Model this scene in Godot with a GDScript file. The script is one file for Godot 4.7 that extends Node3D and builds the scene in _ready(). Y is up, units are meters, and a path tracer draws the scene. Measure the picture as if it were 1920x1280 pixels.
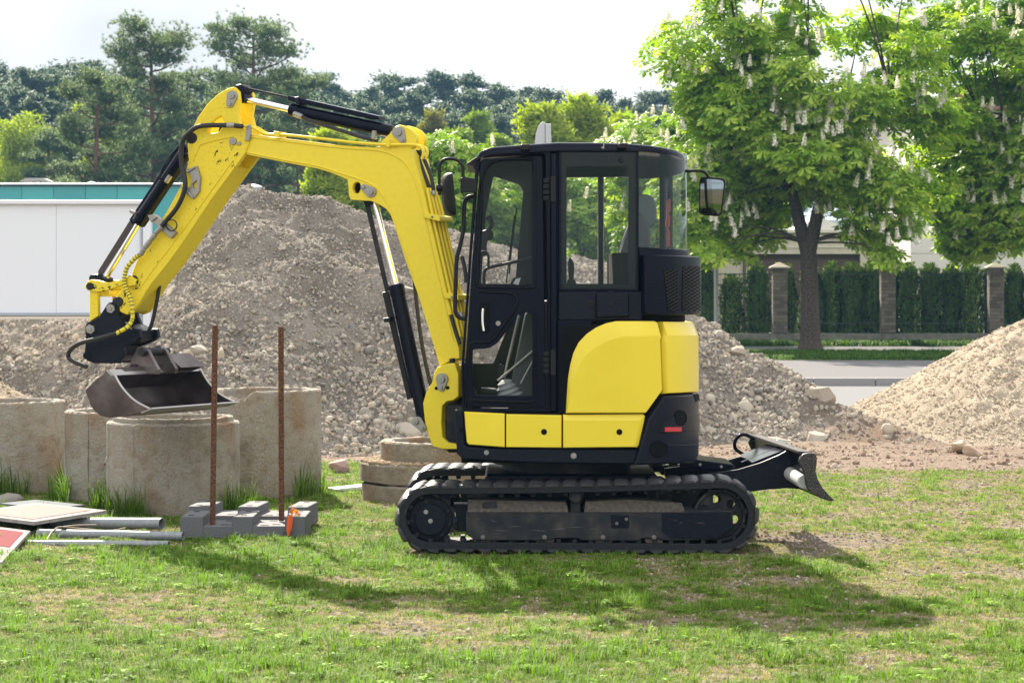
extends Node3D
# Drawing convention: sizes were taken off the photograph as a scale drawing. A drawing point (px, py) on a plane
# at depth d is the world point ((px - 960) * d / F, EYE - (py - HOR) * d / F, -d); everything is built there in metres.

const F := 4480.0
const HOR := 544.0
const EYE := 1.55

var rng := RandomNumberGenerator.new()
var M := {}
var org := Vector3.ZERO       # base of the thing that is being built
var used_names := {}


static func sp(px: float, py: float, d: float) -> Vector3:
	return Vector3((px - 960.0) * d / F, EYE - (py - HOR) * d / F, -d)


static func lin(r: float, g: float, b: float) -> Color:      # a linear base colour as the sRGB that albedo_color wants
	return Color(r, g, b).linear_to_srgb()


class Plane2:                    # a flat drawing plane that faces the camera
	var d := 14.0
	func _init(dd: float) -> void:
		d = dd
	func at(p: Vector2, o: float) -> Vector3:
		return Vector3((p.x - 960.0) * d / 4480.0, 1.55 - (p.y - 544.0) * d / 4480.0, -(d + o))


class SwungPlane extends Plane2:  # a vertical plane swung about the upright through (x0, d)
	var x0 := 0.0
	var s := 0.5
	func _init(dd: float, xx: float, ss: float) -> void:
		d = dd
		x0 = xx
		s = ss
	func at(p: Vector2, o: float) -> Vector3:
		var dd := (d + s * x0) / (1.0 + s * (p.x - 960.0) / 4480.0)
		var n := Vector3(s, 0, -1) / sqrt(1.0 + s * s)
		return Vector3((p.x - 960.0) * dd / 4480.0, 1.55 - (p.y - 544.0) * dd / 4480.0, -dd) + n * o


class SkewPlane extends Plane2:   # flat profile whose depth direction leans sideways
	var lean := 0.0
	func _init(dd: float, ll: float) -> void:
		d = dd
		lean = ll
	func at(p: Vector2, o: float) -> Vector3:
		return Vector3((p.x - 960.0) * d / 4480.0 + lean * o, 1.55 - (p.y - 544.0) * d / 4480.0, -(d + o))


class BentSheet extends Plane2:   # near side of a rounded plan: straight to x1, then a half ellipse that ends at x2 on the centre line dc
	var x1 := 0.7
	var x2 := 1.1
	var dc := 14.85
	var mirror := false
	func _init(dd: float, a: float, b: float, c: float) -> void:
		d = dd
		x1 = a
		x2 = b
		dc = c
	func depth(x: float) -> float:
		if x <= x1:
			return d
		var t := minf((x - x1) / (x2 - x1), 1.0)
		return d + (dc - d) * (1.0 - sqrt(maxf(0.0, 1.0 - t * t)))
	func at(p: Vector2, o: float) -> Vector3:
		var x := (p.x - 960.0) * d / 4480.0
		if x > x1:
			var lo := x1
			var hi := x2
			for i in 22:
				x = (lo + hi) * 0.5
				if x * 4480.0 / depth(x) + 960.0 < p.x:
					lo = x
				else:
					hi = x
		var dd := depth(x)
		var n := Vector3(0, 0, -1)
		if x > x1:
			var t := minf((x - x1) / (x2 - x1), 0.9999)
			n = Vector3(-t / (x2 - x1), 0, -sqrt(1.0 - t * t) / (dc - d)).normalized()
		var q := Vector3(x, 1.55 - (p.y - 544.0) * dd / 4480.0, -dd) + n * o
		if mirror:
			q.z = -2.0 * dc - q.z
		return q


class Geo:
	var v := PackedVector3Array()
	var n := PackedVector3Array()
	var c := PackedColorArray()
	var ix := PackedInt32Array()
	var col := Color.WHITE

	func tri3(a: Vector3, b: Vector3, d: Vector3, na: Vector3, nb: Vector3, nd: Vector3) -> void:
		var i := v.size()
		var f := (d - a).cross(b - a)
		v.append(a); n.append(na); c.append(col)
		if f.dot(na + nb + nd) >= 0.0:
			v.append(b); n.append(nb); c.append(col)
			v.append(d); n.append(nd); c.append(col)
		else:
			v.append(d); n.append(nd); c.append(col)
			v.append(b); n.append(nb); c.append(col)
		ix.append(i); ix.append(i + 1); ix.append(i + 2)

	func tri(a: Vector3, b: Vector3, d: Vector3, out: Vector3) -> void:
		var f := (d - a).cross(b - a).normalized()
		if f.dot(out) < 0.0:
			f = -f
		tri3(a, b, d, f, f, f)

	func quad(a: Vector3, b: Vector3, d: Vector3, e: Vector3, out: Vector3) -> void:
		tri(a, b, d, out)
		tri(a, d, e, out)

	func quad4(a: Vector3, b: Vector3, d: Vector3, e: Vector3, na: Vector3, nb: Vector3, nd: Vector3, ne: Vector3) -> void:
		tri3(a, b, d, na, nb, nd)
		tri3(a, d, e, na, nd, ne)

	static func area(l: PackedVector2Array) -> float:
		var s := 0.0
		for i in l.size():
			var p := l[i]
			var q := l[(i + 1) % l.size()]
			s += p.x * q.y - q.x * p.y
		return s * 0.5

	static func inset(l: PackedVector2Array, b: float) -> PackedVector2Array:
		var r := PackedVector2Array()
		var k := l.size()
		for i in k:
			var e0 := (l[i] - l[(i + k - 1) % k]).normalized()
			var e1 := (l[(i + 1) % k] - l[i]).normalized()
			var n0 := Vector2(-e0.y, e0.x)
			var n1 := Vector2(-e1.y, e1.x)
			r.append(l[i] + (n0 + n1) / maxf(0.35, 1.0 + n0.dot(n1)) * b)
		return r

	static func joined(loops: Array) -> PackedVector2Array:      # an outline with its holes bridged into it
		var o: PackedVector2Array = loops[0]
		for h in range(1, loops.size()):
			var l: PackedVector2Array = loops[h]
			var best := INF
			var bi := 0
			var bj := 0
			for i in o.size():
				for j in l.size():
					var dd := o[i].distance_squared_to(l[j])
					if dd < best:
						best = dd
						bi = i
						bj = j
			var r := PackedVector2Array()
			for i in bi + 1:
				r.append(o[i])
			var side := (l[bj] - o[bi]).orthogonal().normalized() * 0.004
			for j in l.size():
				r.append(l[(bj + j) % l.size()])
			r.append(l[bj] + side)
			r.append(o[bi] + side)
			for i in range(bi + 1, o.size()):
				r.append(o[i])
			if Geometry2D.triangulate_polygon(r).is_empty():
				r[bi + l.size() + 1] = l[bj] - side
				r[bi + l.size() + 2] = o[bi] - side
			o = r
		return o

	# a sheet cut to an outline (drawing units), front face at o0, back face at o1, front edges rounded by bev drawing units
	func plate(loops: Array, m: Plane2, o0: float, o1: float, bev := 0.0, strip := 0.0) -> void:
		var ls := []
		for h in loops.size():
			var l: PackedVector2Array = loops[h]
			if (area(l) > 0.0) != (h == 0):
				l = l.duplicate()
				l.reverse()
			ls.append(l)
		var ins := []
		for attempt in 5:
			ins = []
			if attempt == 4:
				bev = 0.0
			for l in ls:
				ins.append(inset(l, bev) if bev > 0.0 else l)
			if not Geometry2D.triangulate_polygon(joined(ins)).is_empty():
				break
			bev *= 0.55
		var b3 := minf(bev * m.d / 4480.0, absf(o1 - o0) * 0.45)
		_face(ins, m, o0, -1.0, strip)
		_face(ls, m, o1, 1.0, strip)
		for h in ls.size():
			var l: PackedVector2Array = ls[h]
			var li: PackedVector2Array = ins[h]
			var k := l.size()
			var en := PackedVector2Array()
			for i in k:
				var e := (l[(i + 1) % k] - l[i]).normalized()
				en.append(Vector2(e.y, -e.x))
			for i in k:
				var j := (i + 1) % k
				var na2 := en[i]
				var nb2 := en[i]
				if en[i].dot(en[(i + k - 1) % k]) > 0.75:
					na2 = (en[i] + en[(i + k - 1) % k]).normalized()
				if en[i].dot(en[j]) > 0.75:
					nb2 = (en[i] + en[j]).normalized()
				var parts := 1
				if strip > 0.0:
					parts = maxi(1, int(ceil(absf(l[j].x - l[i].x) / strip)))
				for q in parts:
					var t0 := float(q) / parts
					var t1 := float(q + 1) / parts
					var pa := l[i].lerp(l[j], t0)
					var pb := l[i].lerp(l[j], t1)
					var ia := li[i].lerp(li[j], t0)
					var ib := li[i].lerp(li[j], t1)
					var A := m.at(pa, o0 + b3)
					var B := m.at(pb, o0 + b3)
					var na := _side(m, pa, na2)
					var nb := _side(m, pb, nb2)
					quad4(A, B, m.at(pb, o1), m.at(pa, o1), na, nb, nb, na)
					if bev > 0.0:
						var fa := (m.at(ia, 0.0) - m.at(ia, 1.0)).normalized()
						var fb := (m.at(ib, 0.0) - m.at(ib, 1.0)).normalized()
						quad4(m.at(ia, o0), m.at(ib, o0), B, A, fa, fb, nb, na)

	# a pressed panel: its outline lies at o_out, a field inside it stands proud at o_in, a sloping band joins the two
	func domed(outer: PackedVector2Array, inner: PackedVector2Array, m: Plane2, o_out: float, o_in: float, o_back: float, strip: float) -> void:
		var k := outer.size()
		_face([inner], m, o_in, -1.0, strip)
		for i in k:
			var j := (i + 1) % k
			var parts := maxi(1, int(ceil(absf(outer[j].x - outer[i].x) / strip)))
			for q in parts:
				var t0 := float(q) / parts
				var t1 := float(q + 1) / parts
				var pa := outer[i].lerp(outer[j], t0)
				var pb := outer[i].lerp(outer[j], t1)
				var ia := inner[i].lerp(inner[j], t0)
				var ib := inner[i].lerp(inner[j], t1)
				var A := m.at(pa, o_out)
				var B := m.at(pb, o_out)
				var C := m.at(ib, o_in)
				var D := m.at(ia, o_in)
				var fa := (m.at(ia, 0.0) - m.at(ia, 1.0)).normalized()
				var fb := (m.at(ib, 0.0) - m.at(ib, 1.0)).normalized()
				var f := (C - A).cross(D - B).normalized()
				if f.dot(fa + fb) < 0.0:
					f = -f
				quad4(A, B, C, D, f, f, (f + fb * 0.6).normalized(), (f + fa * 0.6).normalized())
				var e := (pb - pa).normalized()
				var side := _side(m, pa, Vector2(e.y, -e.x))
				quad4(A, B, m.at(pb, o_back), m.at(pa, o_back), side, side, side, side)

	func _side(m: Plane2, p: Vector2, d2: Vector2) -> Vector3:
		var w := m.at(p + d2 * 0.5, 0.0) - m.at(p - d2 * 0.5, 0.0)
		var f := (m.at(p, 0.0) - m.at(p, 1.0)).normalized()
		return (w - f * w.dot(f)).normalized()

	func _face(ls: Array, m: Plane2, o: float, way: float, strip: float) -> void:
		var polys := []
		if strip > 0.0:
			var lo := INF
			var hi := -INF
			for p: Vector2 in ls[0]:
				lo = minf(lo, p.x)
				hi = maxf(hi, p.x)
			var x := lo
			while x < hi - 0.001:
				var cutter := PackedVector2Array([Vector2(x, -9000), Vector2(x + strip, -9000), Vector2(x + strip, 9000), Vector2(x, 9000)])
				polys.append_array(Geometry2D.intersect_polygons(ls[0], cutter))
				x += strip
		else:
			polys.append(joined(ls))
		for poly: PackedVector2Array in polys:
			var t := Geometry2D.triangulate_polygon(poly)
			if t.is_empty() and poly.size() > 2 and absf(area(poly)) > 0.5:
				print("a face could not be cut: ", poly.size(), " points near ", poly[0])
			for i in range(0, t.size(), 3):
				var a := poly[t[i]]
				var b := poly[t[i + 1]]
				var d := poly[t[i + 2]]
				var na := (m.at(a, 1.0) - m.at(a, 0.0)).normalized() * way
				var nb := (m.at(b, 1.0) - m.at(b, 0.0)).normalized() * way
				var nd := (m.at(d, 1.0) - m.at(d, 0.0)).normalized() * way
				tri3(m.at(a, o), m.at(b, o), m.at(d, o), na, nb, nd)

	func tube(pts: PackedVector3Array, r: float, sides := 10, r_end := -1.0) -> void:
		var k := pts.size()
		if r_end < 0.0:
			r_end = r
		var up := Vector3.UP
		var first := (pts[1] - pts[0]).normalized()
		if absf(first.dot(up)) > 0.9:
			up = Vector3.RIGHT
		var u := first.cross(up).normalized()
		var last := PackedVector3Array()
		var lastn := PackedVector3Array()
		for i in k:
			var t := (pts[mini(i + 1, k - 1)] - pts[maxi(i - 1, 0)]).normalized()
			u = (u - t * u.dot(t)).normalized()
			var w := t.cross(u)
			var rr := lerpf(r, r_end, float(i) / (k - 1))
			var ring := PackedVector3Array()
			var rn := PackedVector3Array()
			for j in sides + 1:
				var a := TAU * j / sides
				var d := u * cos(a) + w * sin(a)
				ring.append(pts[i] + d * rr)
				rn.append(d)
			if i > 0:
				for j in sides:
					quad4(last[j], last[j + 1], ring[j + 1], ring[j], lastn[j], lastn[j + 1], rn[j + 1], rn[j])
			if i == 0 or i == k - 1:
				for j in sides:
					tri(pts[i], ring[j], ring[j + 1], -t if i == 0 else t)
			last = ring
			lastn = rn

	# surface of revolution: profile points are (distance along the axis, radius)
	func lathe(at: Vector3, axis: Vector3, prof: PackedVector2Array, sides := 24, round_profile := false) -> void:
		axis = axis.normalized()
		var u := axis.cross(Vector3.UP if absf(axis.y) < 0.9 else Vector3.RIGHT).normalized()
		var w := axis.cross(u)
		var k := prof.size()
		var pn := PackedVector2Array()
		for i in k - 1:
			var e := (prof[i + 1] - prof[i]).normalized()
			pn.append(Vector2(-e.y, e.x))
		for i in k - 1:
			var n0 := pn[i]
			var n1 := pn[i]
			if round_profile:
				n0 = (pn[maxi(i - 1, 0)] + pn[i]).normalized()
				n1 = (pn[mini(i + 1, k - 2)] + pn[i]).normalized()
			for j in sides:
				var a0 := TAU * j / sides
				var a1 := TAU * (j + 1) / sides
				var d0 := u * cos(a0) + w * sin(a0)
				var d1 := u * cos(a1) + w * sin(a1)
				var A := at + axis * prof[i].x + d0 * prof[i].y
				var B := at + axis * prof[i].x + d1 * prof[i].y
				var C := at + axis * prof[i + 1].x + d1 * prof[i + 1].y
				var D := at + axis * prof[i + 1].x + d0 * prof[i + 1].y
				quad4(A, B, C, D, axis * n0.x + d0 * n0.y, axis * n0.x + d1 * n0.y, axis * n1.x + d1 * n1.y, axis * n1.x + d0 * n1.y)

	func rod(a: Vector3, b: Vector3, r: float, sides := 20, bev := 0.0) -> void:
		var l := a.distance_to(b)
		bev = minf(bev, minf(l * 0.45, r * 0.8))
		var p := PackedVector2Array([Vector2(0, 0), Vector2(0, r - bev)])
		if bev > 0.0:
			p.append(Vector2(bev, r))
			p.append(Vector2(l - bev, r))
		else:
			p.append(Vector2(l, r))
		p.append(Vector2(l, r - bev))
		p.append(Vector2(l, 0))
		lathe(a, b - a, p, sides)

	func box(at: Vector3, s: Vector3, b := Basis.IDENTITY, bev := 0.0) -> void:
		var h := s * 0.5
		bev = minf(bev, minf(h.x, minf(h.y, h.z)) * 0.9)
		for ax in 3:
			var q := (ax + 1) % 3
			var r := (ax + 2) % 3
			for sg in [-1.0, 1.0]:
				var nrm := Vector3.ZERO
				nrm[ax] = sg
				var cs := PackedVector3Array()
				for w in [[-1, -1], [1, -1], [1, 1], [-1, 1]]:
					var p := Vector3.ZERO
					p[ax] = h[ax] * sg
					p[q] = (h[q] - bev) * w[0]
					p[r] = (h[r] - bev) * w[1]
					cs.append(at + b * p)
				quad(cs[0], cs[1], cs[2], cs[3], b * nrm)
		if bev <= 0.0:
			return
		for ax in 3:
			var q := (ax + 1) % 3
			var r := (ax + 2) % 3
			for sq in [-1.0, 1.0]:
				for sr in [-1.0, 1.0]:
					var nq := Vector3.ZERO
					nq[q] = sq
					var nr := Vector3.ZERO
					nr[r] = sr
					var ps := PackedVector3Array()
					for w in [-1.0, 1.0]:
						var p := Vector3.ZERO
						p[ax] = (h[ax] - bev) * w
						p[q] = h[q] * sq
						p[r] = (h[r] - bev) * sr
						ps.append(at + b * p)
						p[q] = (h[q] - bev) * sq
						p[r] = h[r] * sr
						ps.append(at + b * p)
					quad4(ps[0], ps[1], ps[3], ps[2], b * nq, b * nr, b * nr, b * nq)
		for sx in [-1.0, 1.0]:
			for sy in [-1.0, 1.0]:
				for sz in [-1.0, 1.0]:
					var g := Vector3(sx, sy, sz)
					var i := (h - Vector3(bev, bev, bev)) * g
					tri3(at + b * Vector3(h.x * sx, i.y, i.z), at + b * Vector3(i.x, h.y * sy, i.z), at + b * Vector3(i.x, i.y, h.z * sz), b * Vector3(sx, 0, 0), b * Vector3(0, sy, 0), b * Vector3(0, 0, sz))

	# skin between closed rings of equal length, soft-shaded; ends capped
	func loft(rings: Array, caps := true, crease := 0.6) -> void:
		var k: int = rings[0].size()
		var mid := Vector3.ZERO
		for r: PackedVector3Array in rings:
			for p in r:
				mid += p
		mid /= float(k * rings.size())
		var fn := []
		for i in rings.size() - 1:
			var row := PackedVector3Array()
			var ca := Vector3.ZERO
			for j in k:
				ca += rings[i][j] + rings[i + 1][j]
			ca /= 2.0 * k
			for j in k:
				var a: Vector3 = rings[i][j]
				var b: Vector3 = rings[i][(j + 1) % k]
				var d: Vector3 = rings[i + 1][(j + 1) % k]
				var e: Vector3 = rings[i + 1][j]
				var f := (d - a).cross(e - b).normalized()
				if f.dot((a + b + d + e) * 0.25 - ca) < 0.0:
					f = -f
				row.append(f)
			fn.append(row)
		for i in rings.size() - 1:
			for j in k:
				var f: Vector3 = fn[i][j]
				var ns := []
				for w in [[i, j, -1, -1], [i, (j + 1) % k, -1, 0], [i + 1, (j + 1) % k, 0, 0], [i + 1, j, 0, -1]]:
					var s := Vector3.ZERO
					for di in [-1, 0]:
						for dj in [-1, 0]:
							var ii: int = w[0] + di
							var jj: int = (w[1] + dj + k) % k
							if ii >= 0 and ii < fn.size() and fn[ii][jj].dot(f) > crease:
								s += fn[ii][jj]
					ns.append(s.normalized() if s.length() > 0.01 else f)
				quad4(rings[i][j], rings[i][(j + 1) % k], rings[i + 1][(j + 1) % k], rings[i + 1][j], ns[0], ns[1], ns[2], ns[3])
		if caps:
			for e in [0, rings.size() - 1]:
				var cc := Vector3.ZERO
				for p: Vector3 in rings[e]:
					cc += p
				cc /= k
				var out: Vector3 = cc - (rings[1][0] + rings[rings.size() / 2][k / 2]) * 0.5
				var other: Vector3 = rings[1 if e == 0 else rings.size() - 2][0] - rings[e][0]
				for j in k:
					tri(cc, rings[e][j], rings[e][(j + 1) % k], -other)

	# upright prism over a ground-plan outline (x, z)
	func prism(plan: PackedVector2Array, y0: float, y1: float, bev := 0.0) -> void:
		if area(plan) < 0.0:
			plan = plan.duplicate()
			plan.reverse()
		var top := inset(plan, bev) if bev > 0.0 else plan
		var t := Geometry2D.triangulate_polygon(top)
		for i in range(0, t.size(), 3):
			tri(Vector3(top[t[i]].x, y1, top[t[i]].y), Vector3(top[t[i + 1]].x, y1, top[t[i + 1]].y), Vector3(top[t[i + 2]].x, y1, top[t[i + 2]].y), Vector3.UP)
			tri(Vector3(plan[t[i]].x, y0, plan[t[i]].y), Vector3(plan[t[i + 1]].x, y0, plan[t[i + 1]].y), Vector3(plan[t[i + 2]].x, y0, plan[t[i + 2]].y), Vector3.DOWN)
		var k := plan.size()
		for i in k:
			var j := (i + 1) % k
			var e := (plan[j] - plan[i]).normalized()
			var e0 := (plan[i] - plan[(i + k - 1) % k]).normalized()
			var e1 := (plan[(j + 1) % k] - plan[j]).normalized()
			var nn := Vector3(e.y, 0, -e.x)
			var na := nn
			var nb := nn
			if e.dot(e0) > 0.75:
				na = (nn + Vector3(e0.y, 0, -e0.x)).normalized()
			if e.dot(e1) > 0.75:
				nb = (nn + Vector3(e1.y, 0, -e1.x)).normalized()
			var A := Vector3(plan[i].x, y0, plan[i].y)
			var B := Vector3(plan[j].x, y0, plan[j].y)
			var C := Vector3(plan[j].x, y1 - bev, plan[j].y)
			var D := Vector3(plan[i].x, y1 - bev, plan[i].y)
			quad4(A, B, C, D, na, nb, nb, na)
			if bev > 0.0:
				quad4(D, C, Vector3(top[j].x, y1, top[j].y), Vector3(top[i].x, y1, top[i].y), na, nb, Vector3.UP, Vector3.UP)

	func mesh(shift := Vector3.ZERO) -> ArrayMesh:
		var a := []
		a.resize(Mesh.ARRAY_MAX)
		if shift != Vector3.ZERO:
			v = Transform3D(Basis.IDENTITY, -shift) * v
		a[Mesh.ARRAY_VERTEX] = v
		a[Mesh.ARRAY_NORMAL] = n
		a[Mesh.ARRAY_COLOR] = c
		a[Mesh.ARRAY_INDEX] = ix
		var m := ArrayMesh.new()
		m.add_surface_from_arrays(Mesh.PRIMITIVE_TRIANGLES, a)
		return m


# ---------------------------------------------------------------- naming and tree of objects

func unique(called: String) -> String:
	var k: int = used_names.get(called, 0)
	used_names[called] = k + 1
	return called if k == 0 else "%s_%03d" % [called, k]


func tag(o: Node, label: String, category: String, group := "", kind := "") -> Node:
	if label:
		o.set_meta("label", label)
	if category:
		o.set_meta("category", category)
	if group:
		o.set_meta("group", group)
	if kind:
		o.set_meta("kind", kind)
	return o


func thing(called: String, at: Vector3, label: String, category: String, group := "") -> Node3D:
	var o := Node3D.new()
	o.name = unique(called)
	o.position = at
	org = at
	add_child(o, true)
	tag(o, label, category, group)
	return o


func part(called: String, g: Geo, m: Material, parent: Node, label := "") -> MeshInstance3D:
	var o := MeshInstance3D.new()
	o.name = called if parent != self else unique(called)
	o.mesh = g.mesh(org)
	o.material_override = m
	parent.add_child(o, true)
	if label:
		o.set_meta("label", label)
	return o


func single(called: String, g: Geo, m: Material, base: Vector3, label: String, category: String, group := "") -> MeshInstance3D:
	org = base
	var o := part(called, g, m, self)
	o.position = base
	tag(o, label, category, group)
	return o


func struct(called: String, g: Geo, m: Material, label: String, category: String) -> MeshInstance3D:
	org = Vector3.ZERO
	var o := part(called, g, m, self)
	tag(o, label, category, "", "structure")
	return o


func many(called: String, mesh: Mesh, m: Material, buf: PackedFloat32Array, parent: Node, colored := true) -> MultiMeshInstance3D:
	var mm := MultiMesh.new()
	mm.transform_format = MultiMesh.TRANSFORM_3D
	mm.use_colors = colored
	mm.mesh = mesh
	mm.instance_count = buf.size() / (16 if colored else 12)
	mm.buffer = buf
	var o := MultiMeshInstance3D.new()
	o.name = called if parent != self else unique(called)
	o.multimesh = mm
	o.material_override = m
	parent.add_child(o, true)
	o.set_meta("kind", "stuff")
	return o


static func put(buf: PackedFloat32Array, b: Basis, o: Vector3, c: Color) -> void:
	buf.append_array(PackedFloat32Array([b.x.x, b.y.x, b.z.x, o.x, b.x.y, b.y.y, b.z.y, o.y, b.x.z, b.y.z, b.z.z, o.z, c.r, c.g, c.b, 1.0]))


static func P(a: Array) -> PackedVector2Array:       # flat list of numbers -> outline
	var r := PackedVector2Array()
	for i in range(0, a.size(), 2):
		r.append(Vector2(a[i], a[i + 1]))
	return r


static func soft(l: PackedVector2Array, r: float, k := 4) -> PackedVector2Array:   # rounds every corner of an outline
	var o := PackedVector2Array()
	var c := l.size()
	for i in c:
		var p := l[i]
		var a := l[(i + c - 1) % c]
		var b := l[(i + 1) % c]
		var ra := minf(r, p.distance_to(a) * 0.45)
		var rb := minf(r, p.distance_to(b) * 0.45)
		var s := p + (a - p).normalized() * ra
		var e := p + (b - p).normalized() * rb
		for j in k + 1:
			var t := float(j) / k
			o.append(s.lerp(p, t).lerp(p.lerp(e, t), t))
	return o


static func rect(x0: float, y0: float, x1: float, y1: float) -> PackedVector2Array:
	return PackedVector2Array([Vector2(x0, y0), Vector2(x1, y0), Vector2(x1, y1), Vector2(x0, y1)])


static func circ(x: float, y: float, r: float, k := 20, ry := -1.0) -> PackedVector2Array:
	var o := PackedVector2Array()
	for i in k:
		o.append(Vector2(x + cos(TAU * i / k) * r, y + sin(TAU * i / k) * (r if ry < 0.0 else ry)))
	return o


static func capsule(a: Vector2, b: Vector2, ra: float, rb: float) -> PackedVector2Array:
	var o := PackedVector2Array()
	var t := (b - a).angle()
	for i in 9:
		var w := t + PI / 2 + PI * i / 8
		o.append(a + Vector2(cos(w), sin(w)) * ra)
	for i in 9:
		var w := t - PI / 2 + PI * i / 8
		o.append(b + Vector2(cos(w), sin(w)) * rb)
	return o


static func along(pl: Plane2, a: Array, off: float, fine := 5) -> PackedVector3Array:   # smooth path through drawing points
	var pts := P(a)
	var o := PackedVector3Array()
	for i in pts.size() - 1:
		var p0 := pts[maxi(i - 1, 0)]
		var p3 := pts[mini(i + 2, pts.size() - 1)]
		for j in fine:
			o.append(pl.at(pts[i].cubic_interpolate(pts[i + 1], p0, p3, float(j) / fine), off))
	o.append(pl.at(pts[pts.size() - 1], off))
	return o


static func curve3(a: Array, fine := 5) -> PackedVector3Array:
	var o := PackedVector3Array()
	for i in a.size() - 1:
		var p0: Vector3 = a[maxi(i - 1, 0)]
		var p3: Vector3 = a[mini(i + 2, a.size() - 1)]
		for j in fine:
			o.append(a[i].cubic_interpolate(a[i + 1], p0, p3, float(j) / fine))
	o.append(a[a.size() - 1])
	return o


# ---------------------------------------------------------------- materials

func noise(freq: float, oct := 4, sd := 1, kind := FastNoiseLite.TYPE_SIMPLEX_SMOOTH) -> FastNoiseLite:
	var f := FastNoiseLite.new()
	f.noise_type = kind
	f.frequency = freq
	f.fractal_octaves = oct
	f.seed = sd
	return f


func ntex(f: FastNoiseLite, ramp: Array, size := 512, bump := false, strength := 8.0) -> NoiseTexture2D:
	var t := NoiseTexture2D.new()
	t.width = size
	t.height = size
	t.seamless = true
	t.noise = f
	if bump:
		t.as_normal_map = true
		t.bump_strength = strength
	elif ramp:
		var g := Gradient.new()
		var offs := PackedFloat32Array()
		var cols := PackedColorArray()
		for r in ramp:
			offs.append(r[0])
			cols.append(r[1])
		g.offsets = offs
		g.colors = cols
		t.color_ramp = g
	return t


func mat(called: String, c: Color, rough: float, metal := 0.0, spec := 0.5) -> StandardMaterial3D:
	var m := StandardMaterial3D.new()
	m.resource_name = called
	m.albedo_color = c
	m.roughness = rough
	m.metallic = metal
	m.metallic_specular = spec
	m.cull_mode = BaseMaterial3D.CULL_DISABLED
	M[called] = m
	return m


func tri_tex(m: StandardMaterial3D, t: Texture2D, metres: float, world := false) -> StandardMaterial3D:
	m.albedo_texture = t
	m.uv1_triplanar = true
	m.uv1_world_triplanar = world
	m.uv1_scale = Vector3.ONE / metres
	return m


func relief(m: StandardMaterial3D, t: Texture2D, cm: float) -> StandardMaterial3D:
	m.heightmap_enabled = true
	m.heightmap_texture = t
	m.heightmap_scale = cm
	m.heightmap_deep_parallax = false
	return m


# ---------------------------------------------------------------- the order of building

func _ready() -> void:
	rng.seed = 7
	# camera
	var cam := Camera3D.new()
	cam.name = "camera"
	cam.position = Vector3(0, EYE, 0)
	cam.projection = Camera3D.PROJECTION_FRUSTUM
	cam.near = 1.0
	cam.far = 1500.0
	cam.size = 1280.0 / F
	cam.frustum_offset = Vector2(0, (HOR - 640.0) / F)
	cam.current = true
	add_child(cam)
	# sky
	var env := Environment.new()
	env.background_mode = Environment.BG_SKY
	var sky := Sky.new()
	var sm := PanoramaSkyMaterial.new()
	sm.panorama = cloudy_sky()
	sky.sky_material = sm
	env.sky = sky
	env.tonemap_mode = Environment.TONE_MAPPER_LINEAR
	env.tonemap_exposure = 2.55
	env.sdfgi_enabled = true
	env.ssao_enabled = true
	env.ssil_enabled = true
	env.fog_enabled = true
	env.fog_density = 0.00036
	env.fog_light_color = Color(0.60, 0.82, 1.0)
	var lens := CameraAttributesPhysical.new()
	lens.frustum_focal_length = 84.0
	lens.frustum_focus_distance = 14.6
	lens.exposure_aperture = 9.0
	var we := WorldEnvironment.new()
	we.name = "world"
	we.environment = env
	we.camera_attributes = lens
	add_child(we)
	# sun: behind the scene, to the left
	var sun := DirectionalLight3D.new()
	sun.name = "sun"
	sun.light_energy = 1.6
	sun.light_color = Color(1.0, 0.955, 0.88)
	sun.light_angular_distance = 0.6
	sun.shadow_enabled = true
	sun.look_at_from_position(Vector3.ZERO, Vector3(0.40, -1.0, 1.38), Vector3.UP)
	add_child(sun)
	make_materials()
	ground()
	street()
	fence()
	hedge()
	houses()
	teal_building()
	white_board()
	piles()
	rings()
	debris()
	excavator()
	chestnuts()
	light_trees()
	pines()
	lawn()


func cloudy_sky() -> ImageTexture:          # thin bright overcast with a few greyer cloud bellies, glowing round the sun
	var w := 768
	var h := 384
	var im := Image.create(w, h, false, Image.FORMAT_RGBF)
	var n := noise(1.5, 5, 58)
	var to_sun := Vector3(-0.40, 1.0, -1.38).normalized()
	for j in h:
		var th := PI * (0.5 - (j + 0.5) / h)
		for i in w:
			var ph := ((i + 0.5) / w - 0.5) * TAU
			var d := Vector3(sin(ph) * cos(th), sin(th), -cos(ph) * cos(th))
			if d.y < 0.0:
				im.set_pixel(i, j, Color(0.20, 0.20, 0.16))
				continue
			var q := d / (d.y + 0.22)
			var k := clampf(n.get_noise_3d(q.x * 0.5, 2.0, q.z * 0.5) * 2.6 - 0.16, 0.0, 1.0)
			var l := lerpf(0.57, 0.365, k * clampf(d.y * 14.0 - 0.2, 0.0, 1.0))
			var glow := 0.5 * pow(maxf(0.0, d.dot(to_sun)), 14.0)
			im.set_pixel(i, j, Color(l * lerpf(0.985, 0.97, k) + glow, l + glow * 0.98, l * lerpf(1.02, 1.045, k) + glow * 0.94))
	return ImageTexture.create_from_image(im)


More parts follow.
